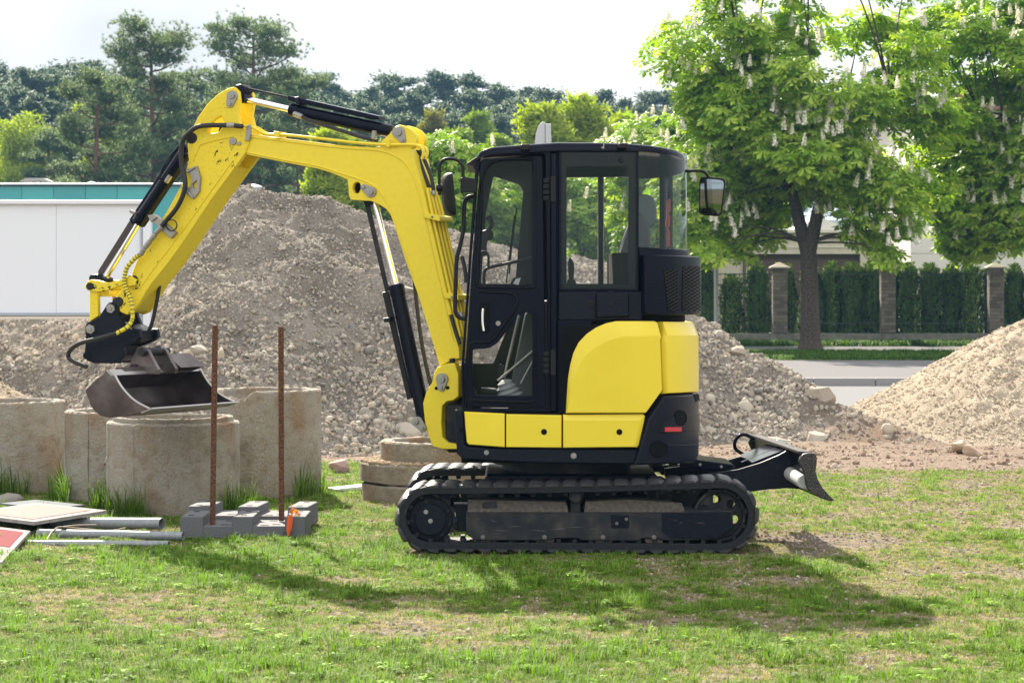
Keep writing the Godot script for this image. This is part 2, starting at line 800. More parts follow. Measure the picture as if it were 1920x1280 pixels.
func make_materials() -> void:
	var m: StandardMaterial3D
	m = mat("soil_and_turf", Color.WHITE, 0.97, 0.0, 0.2)
	m.vertex_color_use_as_albedo = true
	tri_tex(m, ntex(noise(0.03, 5, 3), [[0.0, Color(0.62, 0.6, 0.58)], [0.5, Color(0.9, 0.9, 0.9)], [1.0, Color(1, 1, 1)]]), 0.9, true)
	relief(m, ntex(noise(0.06, 4, 9), []), 1.2)
	m = mat("heap_soil", Color.WHITE, 0.97)
	m.vertex_color_use_as_albedo = true
	tri_tex(m, ntex(noise(0.05, 5, 5), [[0.0, Color(0.55, 0.53, 0.5)], [0.45, Color(0.86, 0.85, 0.84)], [1.0, Color(1, 1, 1)]]), 0.7, true)
	relief(m, ntex(noise(0.09, 4, 19), []), 2.0)
	m = mat("stone", Color.WHITE, 0.92)
	m.vertex_color_use_as_albedo = true
	m = mat("asphalt", Color.WHITE, 0.95, 0.0, 0.2)
	tri_tex(m, ntex(noise(0.2, 3, 2), [[0.0, lin(0.15, 0.15, 0.155)], [1.0, lin(0.22, 0.22, 0.225)]]), 2.0, true)
	m = mat("paving", Color.WHITE, 0.95, 0.0, 0.2)
	tri_tex(m, ntex(noise(0.1, 4, 8), [[0.0, lin(0.125, 0.12, 0.125)], [1.0, lin(0.19, 0.185, 0.19)]]), 2.0, true)
	m = mat("kerb_concrete", Color.WHITE, 0.9)
	tri_tex(m, ntex(noise(0.08, 4, 12), [[0.0, lin(0.20, 0.19, 0.19)], [1.0, lin(0.34, 0.32, 0.31)]]), 1.0, true)
	m = mat("plinth_concrete", Color.WHITE, 0.9)
	tri_tex(m, ntex(noise(0.02, 4, 13), [[0.0, lin(0.15, 0.14, 0.12)], [1.0, lin(0.30, 0.28, 0.25)]]), 3.0, true)
	# old concrete of the shaft rings: broad warm and grey clouds, fine pits
	m = mat("old_concrete", Color.WHITE, 0.93)
	m.vertex_color_use_as_albedo = true
	tri_tex(m, ntex(noise(0.008, 6, 21), [[0.0, lin(0.21, 0.17, 0.13)], [0.28, lin(0.30, 0.255, 0.20)], [0.5, lin(0.36, 0.325, 0.27)], [0.72, lin(0.335, 0.31, 0.275)], [1.0, lin(0.46, 0.43, 0.375)]], 1024), 1.1)
	m.detail_enabled = true
	m.detail_blend_mode = BaseMaterial3D.BLEND_MODE_MUL
	m.detail_albedo = ntex(noise(0.12, 4, 33), [[0.0, Color(0.55, 0.53, 0.5)], [0.32, Color(0.9, 0.9, 0.89)], [1.0, Color(1, 1, 1)]])
	relief(m, ntex(noise(0.07, 5, 22), []), 0.5)
	m = mat("chipped_concrete", lin(0.55, 0.52, 0.47), 0.95)
	relief(m, ntex(noise(0.05, 4, 23), []), 1.5)
	m.uv1_triplanar = true
	m.uv1_scale = Vector3.ONE * 2.0
	for i in 4:
		m = mat("brick_%d" % i, lin(0.135 + 0.03 * i, 0.112 + 0.025 * i, 0.095 + 0.022 * i), 0.92)
	mat("mortar", lin(0.10, 0.09, 0.08), 0.95)
	mat("cap_stone", lin(0.42, 0.36, 0.31), 0.9)
	mat("fence_steel", lin(0.012, 0.017, 0.016), 0.6, 0.0, 0.3)
	mat("rail_steel", lin(0.05, 0.065, 0.065), 0.5, 0.0, 0.4)
	mat("pole_steel", lin(0.30, 0.30, 0.28), 0.6, 0.2)
	m = mat("hedge_leaf", Color.WHITE, 0.8)
	m.vertex_color_use_as_albedo = true
	m.backlight_enabled = true
	m.backlight = Color(0.5, 0.55, 0.3)
	m = mat("render_beige", Color.WHITE, 0.9)
	tri_tex(m, ntex(noise(0.02, 3, 30), [[0.0, lin(0.60, 0.52, 0.44)], [1.0, lin(0.68, 0.60, 0.51)]]), 4.0, true)
	mat("render_white", lin(0.72, 0.68, 0.63), 0.9)
	mat("cornice", lin(0.75, 0.69, 0.61), 0.85)
	mat("garage_brown", lin(0.10, 0.058, 0.055), 0.6)
	mat("roof_tile", lin(0.24, 0.12, 0.09), 0.85)
	mat("window_glass", lin(0.10, 0.14, 0.17), 0.08, 0.0, 0.7)
	mat("window_frame", lin(0.16, 0.09, 0.06), 0.6)
	mat("pipe_brown", lin(0.14, 0.09, 0.08), 0.5)
	for i in 3:
		m = mat("teal_glass_%d" % i, lin(0.03 + 0.008 * i, 0.30 + 0.03 * i, 0.31 + 0.025 * i), 0.28, 0.0, 0.6)
	mat("flashing", lin(0.52, 0.54, 0.56), 0.4, 0.3)
	mat("board_white", lin(0.70, 0.73, 0.79), 0.45)
	mat("board_edge", lin(0.66, 0.68, 0.72), 0.4)
	mat("board_rail", lin(0.34, 0.38, 0.44), 0.4, 0.4)
	# machine
	m = mat("yellow_paint", Color.WHITE, 0.32, 0.0, 0.35)
	m.clearcoat_enabled = true
	m.clearcoat = 0.2
	m.clearcoat_roughness = 0.1
	tri_tex(m, ntex(noise(0.006, 4, 40), [[0.0, lin(0.78, 0.60, 0.035)], [1.0, lin(0.83, 0.655, 0.045)]]), 1.5)
	m = mat("worn_yellow", Color.WHITE, 0.42, 0.0, 0.35)
	tri_tex(m, ntex(noise(0.035, 5, 41), [[0.0, lin(0.04, 0.03, 0.012)], [0.10, lin(0.16, 0.11, 0.018)], [0.14, lin(0.66, 0.46, 0.02)], [0.30, lin(0.77, 0.595, 0.034)], [1.0, lin(0.82, 0.64, 0.04)]], 1024), 0.9)
	m = mat("boom_yellow", Color.WHITE, 0.36, 0.0, 0.35)
	m.clearcoat_enabled = true
	m.clearcoat = 0.12
	m.clearcoat_roughness = 0.2
	tri_tex(m, ntex(noise(0.03, 5, 44), [[0.0, lin(0.68, 0.52, 0.03)], [0.3, lin(0.79, 0.615, 0.036)], [1.0, lin(0.83, 0.655, 0.045)]], 1024), 1.4)
	m = mat("navy_paint", lin(0.0026, 0.0042, 0.0125), 0.14, 0.0, 0.24)
	m = mat("navy_matt", Color.WHITE, 0.34, 0.0, 0.27)
	tri_tex(m, ntex(noise(0.03, 5, 42), [[0.0, lin(0.0035, 0.0055, 0.0135)], [0.65, lin(0.006, 0.008, 0.0165)], [1.0, lin(0.024, 0.024, 0.028)]]), 0.6)
	m = mat("black_gloss", lin(0.003, 0.0035, 0.006), 0.12, 0.0, 0.27)
	mat("black_plastic", lin(0.008, 0.008, 0.010), 0.45, 0.0, 0.35)
	mat("seam_black", lin(0.004, 0.004, 0.005), 0.8, 0.0, 0.25)
	m = mat("rubber", Color.WHITE, 0.6, 0.0, 0.35)
	tri_tex(m, ntex(noise(0.03, 5, 43), [[0.0, lin(0.008, 0.009, 0.012)], [0.65, lin(0.013, 0.014, 0.018)], [1.0, lin(0.045, 0.042, 0.04)]]), 0.4)
	m = mat("tread_rubber", Color.WHITE, 0.5, 0.0, 0.5)
	tri_tex(m, ntex(noise(0.04, 5, 46), [[0.0, lin(0.014, 0.014, 0.018)], [0.6, lin(0.026, 0.026, 0.03)], [1.0, lin(0.09, 0.082, 0.075)]]), 0.3)
	mat("hose", lin(0.014, 0.014, 0.015), 0.55)
	m = mat("dusty_steel", Color.WHITE, 0.6, 0.0, 0.32)
	tri_tex(m, ntex(noise(0.005, 6, 45), [[0.0, lin(0.012, 0.014, 0.020)], [0.45, lin(0.019, 0.020, 0.025)], [0.7, lin(0.032, 0.030, 0.031)], [1.0, lin(0.07, 0.06, 0.051)]], 1024), 0.9)
	m = mat("dust", Color.WHITE, 0.95)
	tri_tex(m, ntex(noise(0.03, 5, 47), [[0.0, lin(0.035, 0.03, 0.027)], [1.0, lin(0.13, 0.108, 0.085)]]), 0.5)
	m = mat("chrome", lin(0.82, 0.82, 0.83), 0.20, 1.0)
	m = mat("zinc", Color.WHITE, 0.42, 0.55)
	tri_tex(m, ntex(noise(0.05, 4, 48), [[0.0, lin(0.22, 0.21, 0.19)], [1.0, lin(0.45, 0.44, 0.42)]]), 0.2)
	m = mat("bare_steel", Color.WHITE, 0.36, 0.7)
	tri_tex(m, ntex(noise(0.005, 5, 49), [[0.0, lin(0.04, 0.028, 0.027)], [0.4, lin(0.085, 0.064, 0.062)], [0.6, lin(0.13, 0.108, 0.108)], [1.0, lin(0.24, 0.205, 0.19)]], 1024), 1.4)
	m = mat("scuffed_steel", Color.WHITE, 0.55, 0.2, 0.35)
	tri_tex(m, ntex(noise(0.06, 6, 57), [[0.0, lin(0.012, 0.013, 0.018)], [0.45, lin(0.022, 0.022, 0.026)], [0.62, lin(0.05, 0.045, 0.04)], [0.75, lin(0.22, 0.20, 0.175)], [1.0, lin(0.35, 0.31, 0.27)]], 1024), 0.5)
	m = mat("roller_dust", lin(0.13, 0.105, 0.082), 0.9)
	m = mat("dusty_bolt", lin(0.16, 0.15, 0.14), 0.6, 0.3)
	m = mat("worn_edge", lin(0.42, 0.40, 0.39), 0.34, 0.8)
	mat("clear_glass", Color(0.05, 0.25, 0.18, 0.09), 0.02, 0.0, 0.26).transparency = BaseMaterial3D.TRANSPARENCY_ALPHA
	mat("tinted_glass", Color(0.05, 0.22, 0.18, 0.14), 0.02, 0.0, 0.36).transparency = BaseMaterial3D.TRANSPARENCY_ALPHA
	mat("mirror_glass", lin(0.24, 0.28, 0.30), 0.04, 1.0)
	mat("grille_steel", lin(0.07, 0.07, 0.075), 0.4, 0.3)
	mat("reflector_red", lin(0.50, 0.03, 0.04), 0.3)
	mat("seat_vinyl", lin(0.035, 0.042, 0.05), 0.55)
	mat("seat_grey", lin(0.07, 0.10, 0.105), 0.6)
	mat("red_plastic", lin(0.35, 0.05, 0.03), 0.5)
	mat("pale_plastic", lin(0.55, 0.56, 0.56), 0.5)
	mat("boot_grey", lin(0.26, 0.28, 0.28), 0.55)
	mat("guard_brown", lin(0.045, 0.032, 0.03), 0.5)
	mat("grease", lin(0.035, 0.027, 0.014), 0.6, 0.0, 0.3)
	mat("hose_yellow", lin(0.72, 0.60, 0.03), 0.5)
	# loose things
	m = mat("rust", Color.WHITE, 0.9)
	tri_tex(m, ntex(noise(0.05, 5, 50), [[0.0, lin(0.035, 0.016, 0.010)], [0.4, lin(0.085, 0.032, 0.015)], [0.6, lin(0.13, 0.05, 0.022)], [1.0, lin(0.26, 0.13, 0.07)]]), 0.5)
	m = mat("recycled_rubber", Color.WHITE, 0.85)
	tri_tex(m, ntex(noise(0.12, 4, 51), [[0.0, lin(0.075, 0.075, 0.083)], [0.6, lin(0.12, 0.12, 0.13)], [1.0, lin(0.24, 0.235, 0.235)]]), 0.5)
	m = mat("galvanised", Color.WHITE, 0.5, 0.4, 0.3)
	tri_tex(m, ntex(noise(0.03, 4, 52, FastNoiseLite.TYPE_CELLULAR), [[0.0, lin(0.20, 0.215, 0.23)], [1.0, lin(0.36, 0.375, 0.39)]]), 0.4)
	m = mat("sign_white", Color.WHITE, 0.85, 0.0, 0.15)
	tri_tex(m, ntex(noise(0.03, 4, 53), [[0.0, lin(0.20, 0.18, 0.165)], [0.4, lin(0.31, 0.285, 0.275)], [1.0, lin(0.37, 0.36, 0.35)]]), 0.8)
	mat("sign_red_faded", lin(0.34, 0.225, 0.21), 0.85, 0.0, 0.15)
	mat("sign_red", lin(0.17, 0.018, 0.03), 0.8, 0.0, 0.15)
	mat("sign_grey", lin(0.11, 0.13, 0.15), 0.8, 0.0, 0.2)
	mat("wire", lin(0.20, 0.15, 0.10), 0.7)
	m = mat("ribbon_orange", lin(0.85, 0.13, 0.02), 0.5)
	m.backlight_enabled = true
	m.backlight = Color(0.6, 0.2, 0.05)
	m = mat("petal_yellow", lin(0.85, 0.50, 0.02), 0.6)
	m.backlight_enabled = true
	m.backlight = Color(0.6, 0.5, 0.1)
	mat("petal_pink", lin(0.75, 0.16, 0.22), 0.6)
	# plants
	for a in [["grass", 0.7, Color(0.92, 0.95, 0.5)], ["leaf", 0.45, Color(0.95, 1.0, 0.5)], ["light_leaf", 0.6, Color(0.95, 1.0, 0.5)], ["needle", 0.7, Color(0.45, 0.5, 0.35)], ["blossom", 0.8, Color(0.7, 0.7, 0.62)]]:
		m = mat(a[0], Color.WHITE, a[1], 0.0, 0.35)
		m.vertex_color_use_as_albedo = true
		m.backlight_enabled = true
		m.backlight = a[2]
	m = mat("bark_dark", Color.WHITE, 0.95)
	tri_tex(m, ntex(noise(0.04, 5, 54), [[0.0, lin(0.02, 0.014, 0.011)], [0.45, lin(0.05, 0.036, 0.029)], [0.6, lin(0.10, 0.075, 0.06)], [1.0, lin(0.17, 0.13, 0.10)]]), 1.0, true)
	relief(m, ntex(noise(0.05, 4, 56), []), 2.5)
	m = mat("bark_red", Color.WHITE, 0.95)
	tri_tex(m, ntex(noise(0.04, 5, 55), [[0.0, lin(0.08, 0.04, 0.028)], [1.0, lin(0.22, 0.115, 0.075)]]), 1.2, true)


# ---------------------------------------------------------------- ground

var n_patch := FastNoiseLite.new()
var n_fine := FastNoiseLite.new()
var n_bump := FastNoiseLite.new()


func ground_y(x: float, z: float) -> float:
	var d := -z
	var y := n_bump.get_noise_2d(x, z) * 0.022
	if d > 90.0:
		y += (d - 90.0) * 0.035 + n_patch.get_noise_2d(x * 0.03, z * 0.03) * minf(3.0, (d - 90.0) * 0.05)
	return y if d < 28.0 or d > 88.0 else y * 0.1


func turf(x: float, z: float) -> float:        # 1 lush grass, 0 bare earth
	var g := 0.56 + n_patch.get_noise_2d(x, z) * 0.34 + n_fine.get_noise_2d(x, z) * 0.50 + n_bump.get_noise_2d(x * 6.0, z * 6.0) * 0.30
	g -= clampf((x - 0.6) * 0.05, -0.12, 0.14)
	g += clampf((-10.4 - z) * -0.0 + (10.6 + z) * 0.10, -0.05, 0.12)
	var edge := -20.6 + n_patch.get_noise_2d(x * 0.7, 40.0) * 0.5
	if x < -0.9:
		edge -= 1.2
	g -= clampf((edge - z) * 2.2 + 0.2, 0.0, 1.0) * 0.9
	# churned earth by the tracks' rear end and under the blade
	g -= 0.75 * exp(-pow((x - 1.95) / 0.55, 2.0) - pow((z + 14.6) / 0.55, 2.0))
	g -= 0.5 * exp(-pow((x - 2.9) / 0.5, 2.0) - pow((z + 13.2) / 0.3, 2.0))
	g -= 0.35 * exp(-pow((x + 0.1) / 0.9, 2.0) - pow((z + 10.9) / 0.4, 2.0))
	g -= 0.35 * exp(-pow((x + 1.9) / 0.7, 2.0) - pow((z + 11.6) / 0.5, 2.0))
	g += 0.25 * exp(-pow((x - 0.0) / 1.4, 2.0) - pow((z + 13.6) / 0.5, 2.0))
	return g


func ground() -> void:
	n_patch.noise_type = FastNoiseLite.TYPE_SIMPLEX_SMOOTH
	n_patch.frequency = 0.75
	n_patch.fractal_octaves = 3
	n_patch.seed = 11
	n_fine.noise_type = FastNoiseLite.TYPE_SIMPLEX_SMOOTH
	n_fine.frequency = 2.3
	n_fine.fractal_octaves = 3
	n_fine.seed = 12
	n_bump.noise_type = FastNoiseLite.TYPE_SIMPLEX_SMOOTH
	n_bump.frequency = 1.3
	n_bump.fractal_octaves = 4
	n_bump.seed = 13
	var xs := PackedFloat32Array([-700, -400, -220, -120, -70, -45, -30, -20, -14, -10])
	var x := -7.4
	while x < 7.4:
		xs.append(x)
		x += 0.065
	xs.append_array(PackedFloat32Array([10, 14, 20, 30, 45, 70, 120, 220, 400, 700]))
	var zs := PackedFloat32Array([60, 20, 0, -5])
	var z := -8.2
	while z > -25.0:
		zs.append(z)
		z -= 0.065
	zs.append_array(PackedFloat32Array([-26, -28, -30, -36, -45, -60, -75, -90, -100, -110, -120, -130, -140, -150, -160, -175, -190, -205, -220, -240, -270, -320, -420, -600, -900]))
	var w := xs.size()
	var v := PackedVector3Array()
	var c := PackedColorArray()
	for zz in zs:
		for xx in xs:
			v.append(Vector3(xx, ground_y(xx, zz), zz))
			var g := clampf(turf(xx, zz), 0.0, 1.0)
			var f := n_fine.get_noise_2d(xx * 3.0, zz * 3.0) * 0.5 + 0.5
			var soil := Color(0.15, 0.118, 0.092).lerp(Color(0.36, 0.295, 0.235), f)
			if zz < -20.2:
				soil = Color(0.185, 0.135, 0.105).lerp(Color(0.37, 0.29, 0.225), f)
			var turf_c := Color(0.14, 0.12, 0.055).lerp(Color(0.30, 0.25, 0.14), f)
			if zz < -60.0:
				g = 1.0
				turf_c = Color(0.05, 0.075, 0.025)
			c.append(soil.lerp(turf_c, clampf(g * 1.1 - 0.15, 0.0, 0.8)))
	var n := PackedVector3Array()
	n.resize(v.size())
	var h := zs.size()
	for j in h:
		for i in w:
			var a := v[j * w + mini(i + 1, w - 1)] - v[j * w + maxi(i - 1, 0)]
			var b := v[mini(j + 1, h - 1) * w + i] - v[maxi(j - 1, 0) * w + i]
			var q := a.cross(b).normalized()
			n[j * w + i] = q if q.y > 0.0 else -q
	var ix := PackedInt32Array()
	for j in h - 1:
		for i in w - 1:
			var a := j * w + i
			ix.append_array(PackedInt32Array([a, a + 1, a + w, a + 1, a + w + 1, a + w]))
	var g2 := Geo.new()
	g2.v = v
	g2.n = n
	g2.c = c
	fix_winding(v, ix)
	g2.ix = ix
	struct("ground", g2, M["soil_and_turf"], "patchy short lawn, bare earth and ground running back to the wooded rise", "ground")


func fix_winding(v: PackedVector3Array, ix: PackedInt32Array) -> void:      # clockwise from above
	var f := (v[ix[2]] - v[ix[0]]).cross(v[ix[1]] - v[ix[0]])
	if f.y < 0.0:
		for i in range(0, ix.size(), 3):
			var t := ix[i + 1]
			ix[i + 1] = ix[i + 2]
			ix[i + 2] = t


func slab(x0: float, x1: float, d0: float, d1: float, y0: float, y1: float) -> Geo:
	var g := Geo.new()
	g.box(Vector3((x0 + x1) / 2, (y0 + y1) / 2, -(d0 + d1) / 2), Vector3(x1 - x0, y1 - y0, d1 - d0))
	return g


func street() -> void:
	struct("road", slab(-80, 80, 31, 38.4, -0.05, 0.012), M["asphalt"], "pale sunlit road crossing behind the gravel heaps", "road")
	var kerb := Node3D.new()
	kerb.name = "kerb"
	add_child(kerb)
	tag(kerb, "grey concrete kerb stones edging the far side of the road", "kerb", "", "structure")
	org = Vector3.ZERO
	var stone: MeshInstance3D
	for i in 46:
		var xa := -14.0 + i * 1.0
		if i == 0:
			var g := Geo.new()
			g.box(Vector3(0, 0.065, -38.5), Vector3(0.992, 0.15, 0.18), Basis.IDENTITY, 0.012)
			stone = part("kerb_stone", g, M["kerb_concrete"], kerb)
			stone.position.x = xa + 0.35
		else:
			var s := stone.duplicate()
			s.position.x = xa + 0.35
			kerb.add_child(s, true)
	struct("pavement", slab(-80, 80, 38.6, 48.6, -0.05, 0.125), M["paving"], "pale paved strip between the kerb and the grass verge", "pavement")
	var vg := slab(-80, 80, 48.6, 54.3, -0.05, 0.13)
	struct("verge", vg, M["soil_and_turf"], "green grass verge under the chestnut tree beyond the pavement", "grass verge").mesh = tinted(vg, Color(0.09, 0.13, 0.03))
	struct("footpath", slab(-80, 80, 54.3, 60.6, -0.05, 0.127), M["paving"], "sunlit footpath in front of the fence plinth", "path")
	var v2 := slab(-80, 80, 60.6, 75, -0.05, 0.13)
	struct("hedge_bed", v2, M["soil_and_turf"], "grassy bed along the foot of the fence plinth", "grass verge").mesh = tinted(v2, Color(0.06, 0.09, 0.025))
	# grass on the two verges
	var buf := PackedFloat32Array()
	for i in 10000:
		var far := i % 3 == 0
		var d := rng.randf_range(60.7, 62.3) if far else rng.randf_range(48.7, 54.2)
		if not far and rng.randf() < 0.25:
			d = 54.2 - absf(rng.randfn(0.0, 0.25))
		var xx := rng.randf_range(-4.0, 20.0)
		var s := rng.randf_range(0.7, 1.5) * (1.5 if far else 1.0)
		var g := rng.randf_range(0.7, 1.25)
		put(buf, Basis(Vector3.UP, rng.randf() * TAU).scaled(Vector3(s * 1.6, s, s * 1.6)), Vector3(xx, 0.125, -d), Color(0.085 * g, 0.17 * g, 0.025 * g))
	var vb := many("verge_grass", tuft_mesh(9, 0.10, 0.008, 0.5, 5), M["grass"], buf, self)
	tag(vb, "green grass standing on the verges by the footpath", "grass")


func tinted(g: Geo, c: Color) -> ArrayMesh:
	for i in g.c.size():
		g.c[i] = c
	return g.mesh()


func tuft_mesh(blades: int, h: float, w: float, lean: float, sd: int) -> ArrayMesh:
	var r := RandomNumberGenerator.new()
	r.seed = sd
	var g := Geo.new()
	for i in blades:
		var a := r.randf() * TAU
		var dir := Vector3(cos(a), 0, sin(a))
		var side := Vector3(-sin(a + r.randf_range(-0.8, 0.8)), 0, cos(a))
		var o := dir * r.randf_range(0.0, 0.025) + side * r.randf_range(-0.02, 0.02)
		var hh := h * r.randf_range(0.5, 1.1)
		var l := lean * r.randf_range(0.25, 1.25)
		var p0 := o + Vector3(0, -0.01, 0)
		var p1 := o + dir * hh * l * 0.35 + Vector3.UP * hh * 0.6
		var p2 := o + dir * hh * l + Vector3.UP * hh * (1.0 - 0.35 * l)
		var ww := w * r.randf_range(0.6, 1.2)
		var t := r.randf_range(0.75, 1.2)
		g.col = Color(t, t, t)
		var up := (Vector3.UP + dir * -0.4).normalized()
		g.quad4(p0 - side * ww * 0.5, p0 + side * ww * 0.5, p1 + side * ww * 0.45, p1 - side * ww * 0.45, up, up, up, up)
		g.tri3(p1 - side * ww * 0.45, p1 + side * ww * 0.45, p2, up, up, up)
	return g.mesh()


func weed_mesh(sd: int) -> ArrayMesh:                # flat rosette of small round leaves
	var r := RandomNumberGenerator.new()
	r.seed = sd
	var g := Geo.new()
	for i in 11:
		var a := r.randf() * TAU
		var d := Vector3(cos(a), 0, sin(a))
		var s := Vector3(-sin(a), 0, cos(a))
		var o := d * r.randf_range(0.005, 0.045) + Vector3.UP * r.randf_range(0.012, 0.045)
		var l := r.randf_range(0.012, 0.022)
		var up := (Vector3.UP + d * 0.35).normalized()
		var lift := Vector3.UP * r.randf_range(-0.006, 0.006)
		var t := r.randf_range(0.8, 1.2)
		g.col = Color(t, t, t)
		g.quad4(o - d * l, o + s * l * 0.7, o + d * l + lift, o - s * l * 0.7, up, up, up, up)
	return g.mesh()


func lawn() -> void:
	var want := 335000
	var bf := PackedFloat32Array()
	bf.resize(want * 16)
	var kinds := PackedByteArray()
	var r := RandomNumberGenerator.new()
	r.seed = 99
	for i in want:
		# even over the ground, a little denser near the lens
		var d := sqrt(r.randf_range(8.7 * 8.7, 21.6 * 21.6))
		if r.randf() < 0.35:
			d = sqrt(r.randf_range(8.7 * 8.7, 15.0 * 15.0))
		var x := r.randf_range(-0.35, 0.35) * d
		var g := turf(x, -d)
		var roll := r.randf()
		if roll > g * 1.35 + 0.24:
			continue
		var k := 0
		var t := r.randf_range(0.42, 1.42)
		var col := Color(0.175 * t, 0.325 * t, 0.036 * t)
		var s := r.randf_range(0.55, 1.0) * (0.55 + 0.5 * clampf(g, 0.0, 1.2))
		var dry := r.randf()
		if g < 0.44 and dry < 0.8 or dry < 0.37:
			k = 1                                       # dry straw lying low
			col = Color(0.47 * t, 0.395 * t, 0.24 * t)
			if dry < 0.12:
				col = Color(0.38 * t, 0.39 * t, 0.11 * t)
		elif dry > 0.985 and g > 0.45:
			k = 2
			col = Color(0.23 * t, 0.41 * t, 0.025 * t)
		elif dry > 0.93 and g > 0.62:
			k = 3
			s *= 1.1
		elif dry < 0.5:
			col = Color(0.25 * t, 0.385 * t, 0.05 * t)
		if x < -2.62 and d > 13.9 and d < 15.9 and r.randf() < 0.75:
			continue
		# no grass under the tracks or in solid things
		if d > 13.98 and d < 14.34 and x > -0.62 and x < 1.36:
			continue
		if d > 14.9 and d < 15.28 and x > -2.05 and x < -1.27:
			continue
		var hidden := false
		for q in ring_spots:
			if Vector2(x - q[0], d - q[1]).length() < float(q[2]):
				hidden = true
		if hidden:
			continue
		for q in ring_spots.slice(0, 4):                   # long grass left standing round the rings
			var away: float = Vector2(x - q[0], d - q[1]).length() - q[2]
			if away < 0.11 and r.randf() < 0.16 + 0.5 * n_patch.get_noise_2d(x * 2.0 + 5.0, d * 2.0):
				k = 4
				s = r.randf_range(0.5, 1.15)
				col = Color(0.16 * t, 0.30 * t, 0.03 * t)
		if d > 13.45 and d < 13.97 and x > -0.6 and x < 1.3 and r.randf() < 0.035:
			k = 3
		if d > 13.5 and d < 13.98 and x > -0.75 and x < 1.45:
			s *= 0.62                                     # trodden down beside the track
		var a := r.randf() * TAU
		var ca := cos(a) * s
		var sa := sin(a) * s
		var hh := s * r.randf_range(0.8, 1.25)
		var y := ground_y(x, -d)
		var o: int = kinds.size() * 16
		bf[o] = ca
		bf[o + 2] = sa
		bf[o + 3] = x
		bf[o + 5] = hh
		bf[o + 7] = y
		bf[o + 8] = -sa
		bf[o + 10] = ca
		bf[o + 11] = -d
		bf[o + 12] = col.r
		bf[o + 13] = col.g
		bf[o + 14] = col.b
		bf[o + 15] = 1.0
		kinds.append(k)
	var meshes := [tuft_mesh(13, 0.036, 0.0030, 1.05, 1), tuft_mesh(11, 0.028, 0.0024, 1.7, 2), weed_mesh(3), tuft_mesh(12, 0.080, 0.0040, 0.8, 4), tuft_mesh(11, 0.25, 0.0065, 0.55, 6)]
	var names := ["lawn_grass", "dry_grass", "low_weeds", "grass_clumps", "tall_grass"]
	var labels := ["short green grass of the patchy lawn in the foreground", "dry straw coloured grass between the green of the lawn", "small bright green round leaved weeds in the lawn", "taller grass clumps scattered over the lawn and along the near track", "tall grass standing round the feet of the concrete rings"]
	for k in 5:
		var own := PackedFloat32Array()
		for i in kinds.size():
			if kinds[i] == k:
				own.append_array(bf.slice(i * 16, i * 16 + 16))
		if own.is_empty():
			continue
		tag(many(names[k], meshes[k], M["grass"], own, self), labels[k], "weeds" if k == 2 else "grass")


# ---------------------------------------------------------------- beyond the road

func pillar_x(i: int) -> float:
	return (1462.0 + 202.5 * (i - 1) - 960.0) * 62.6 / F


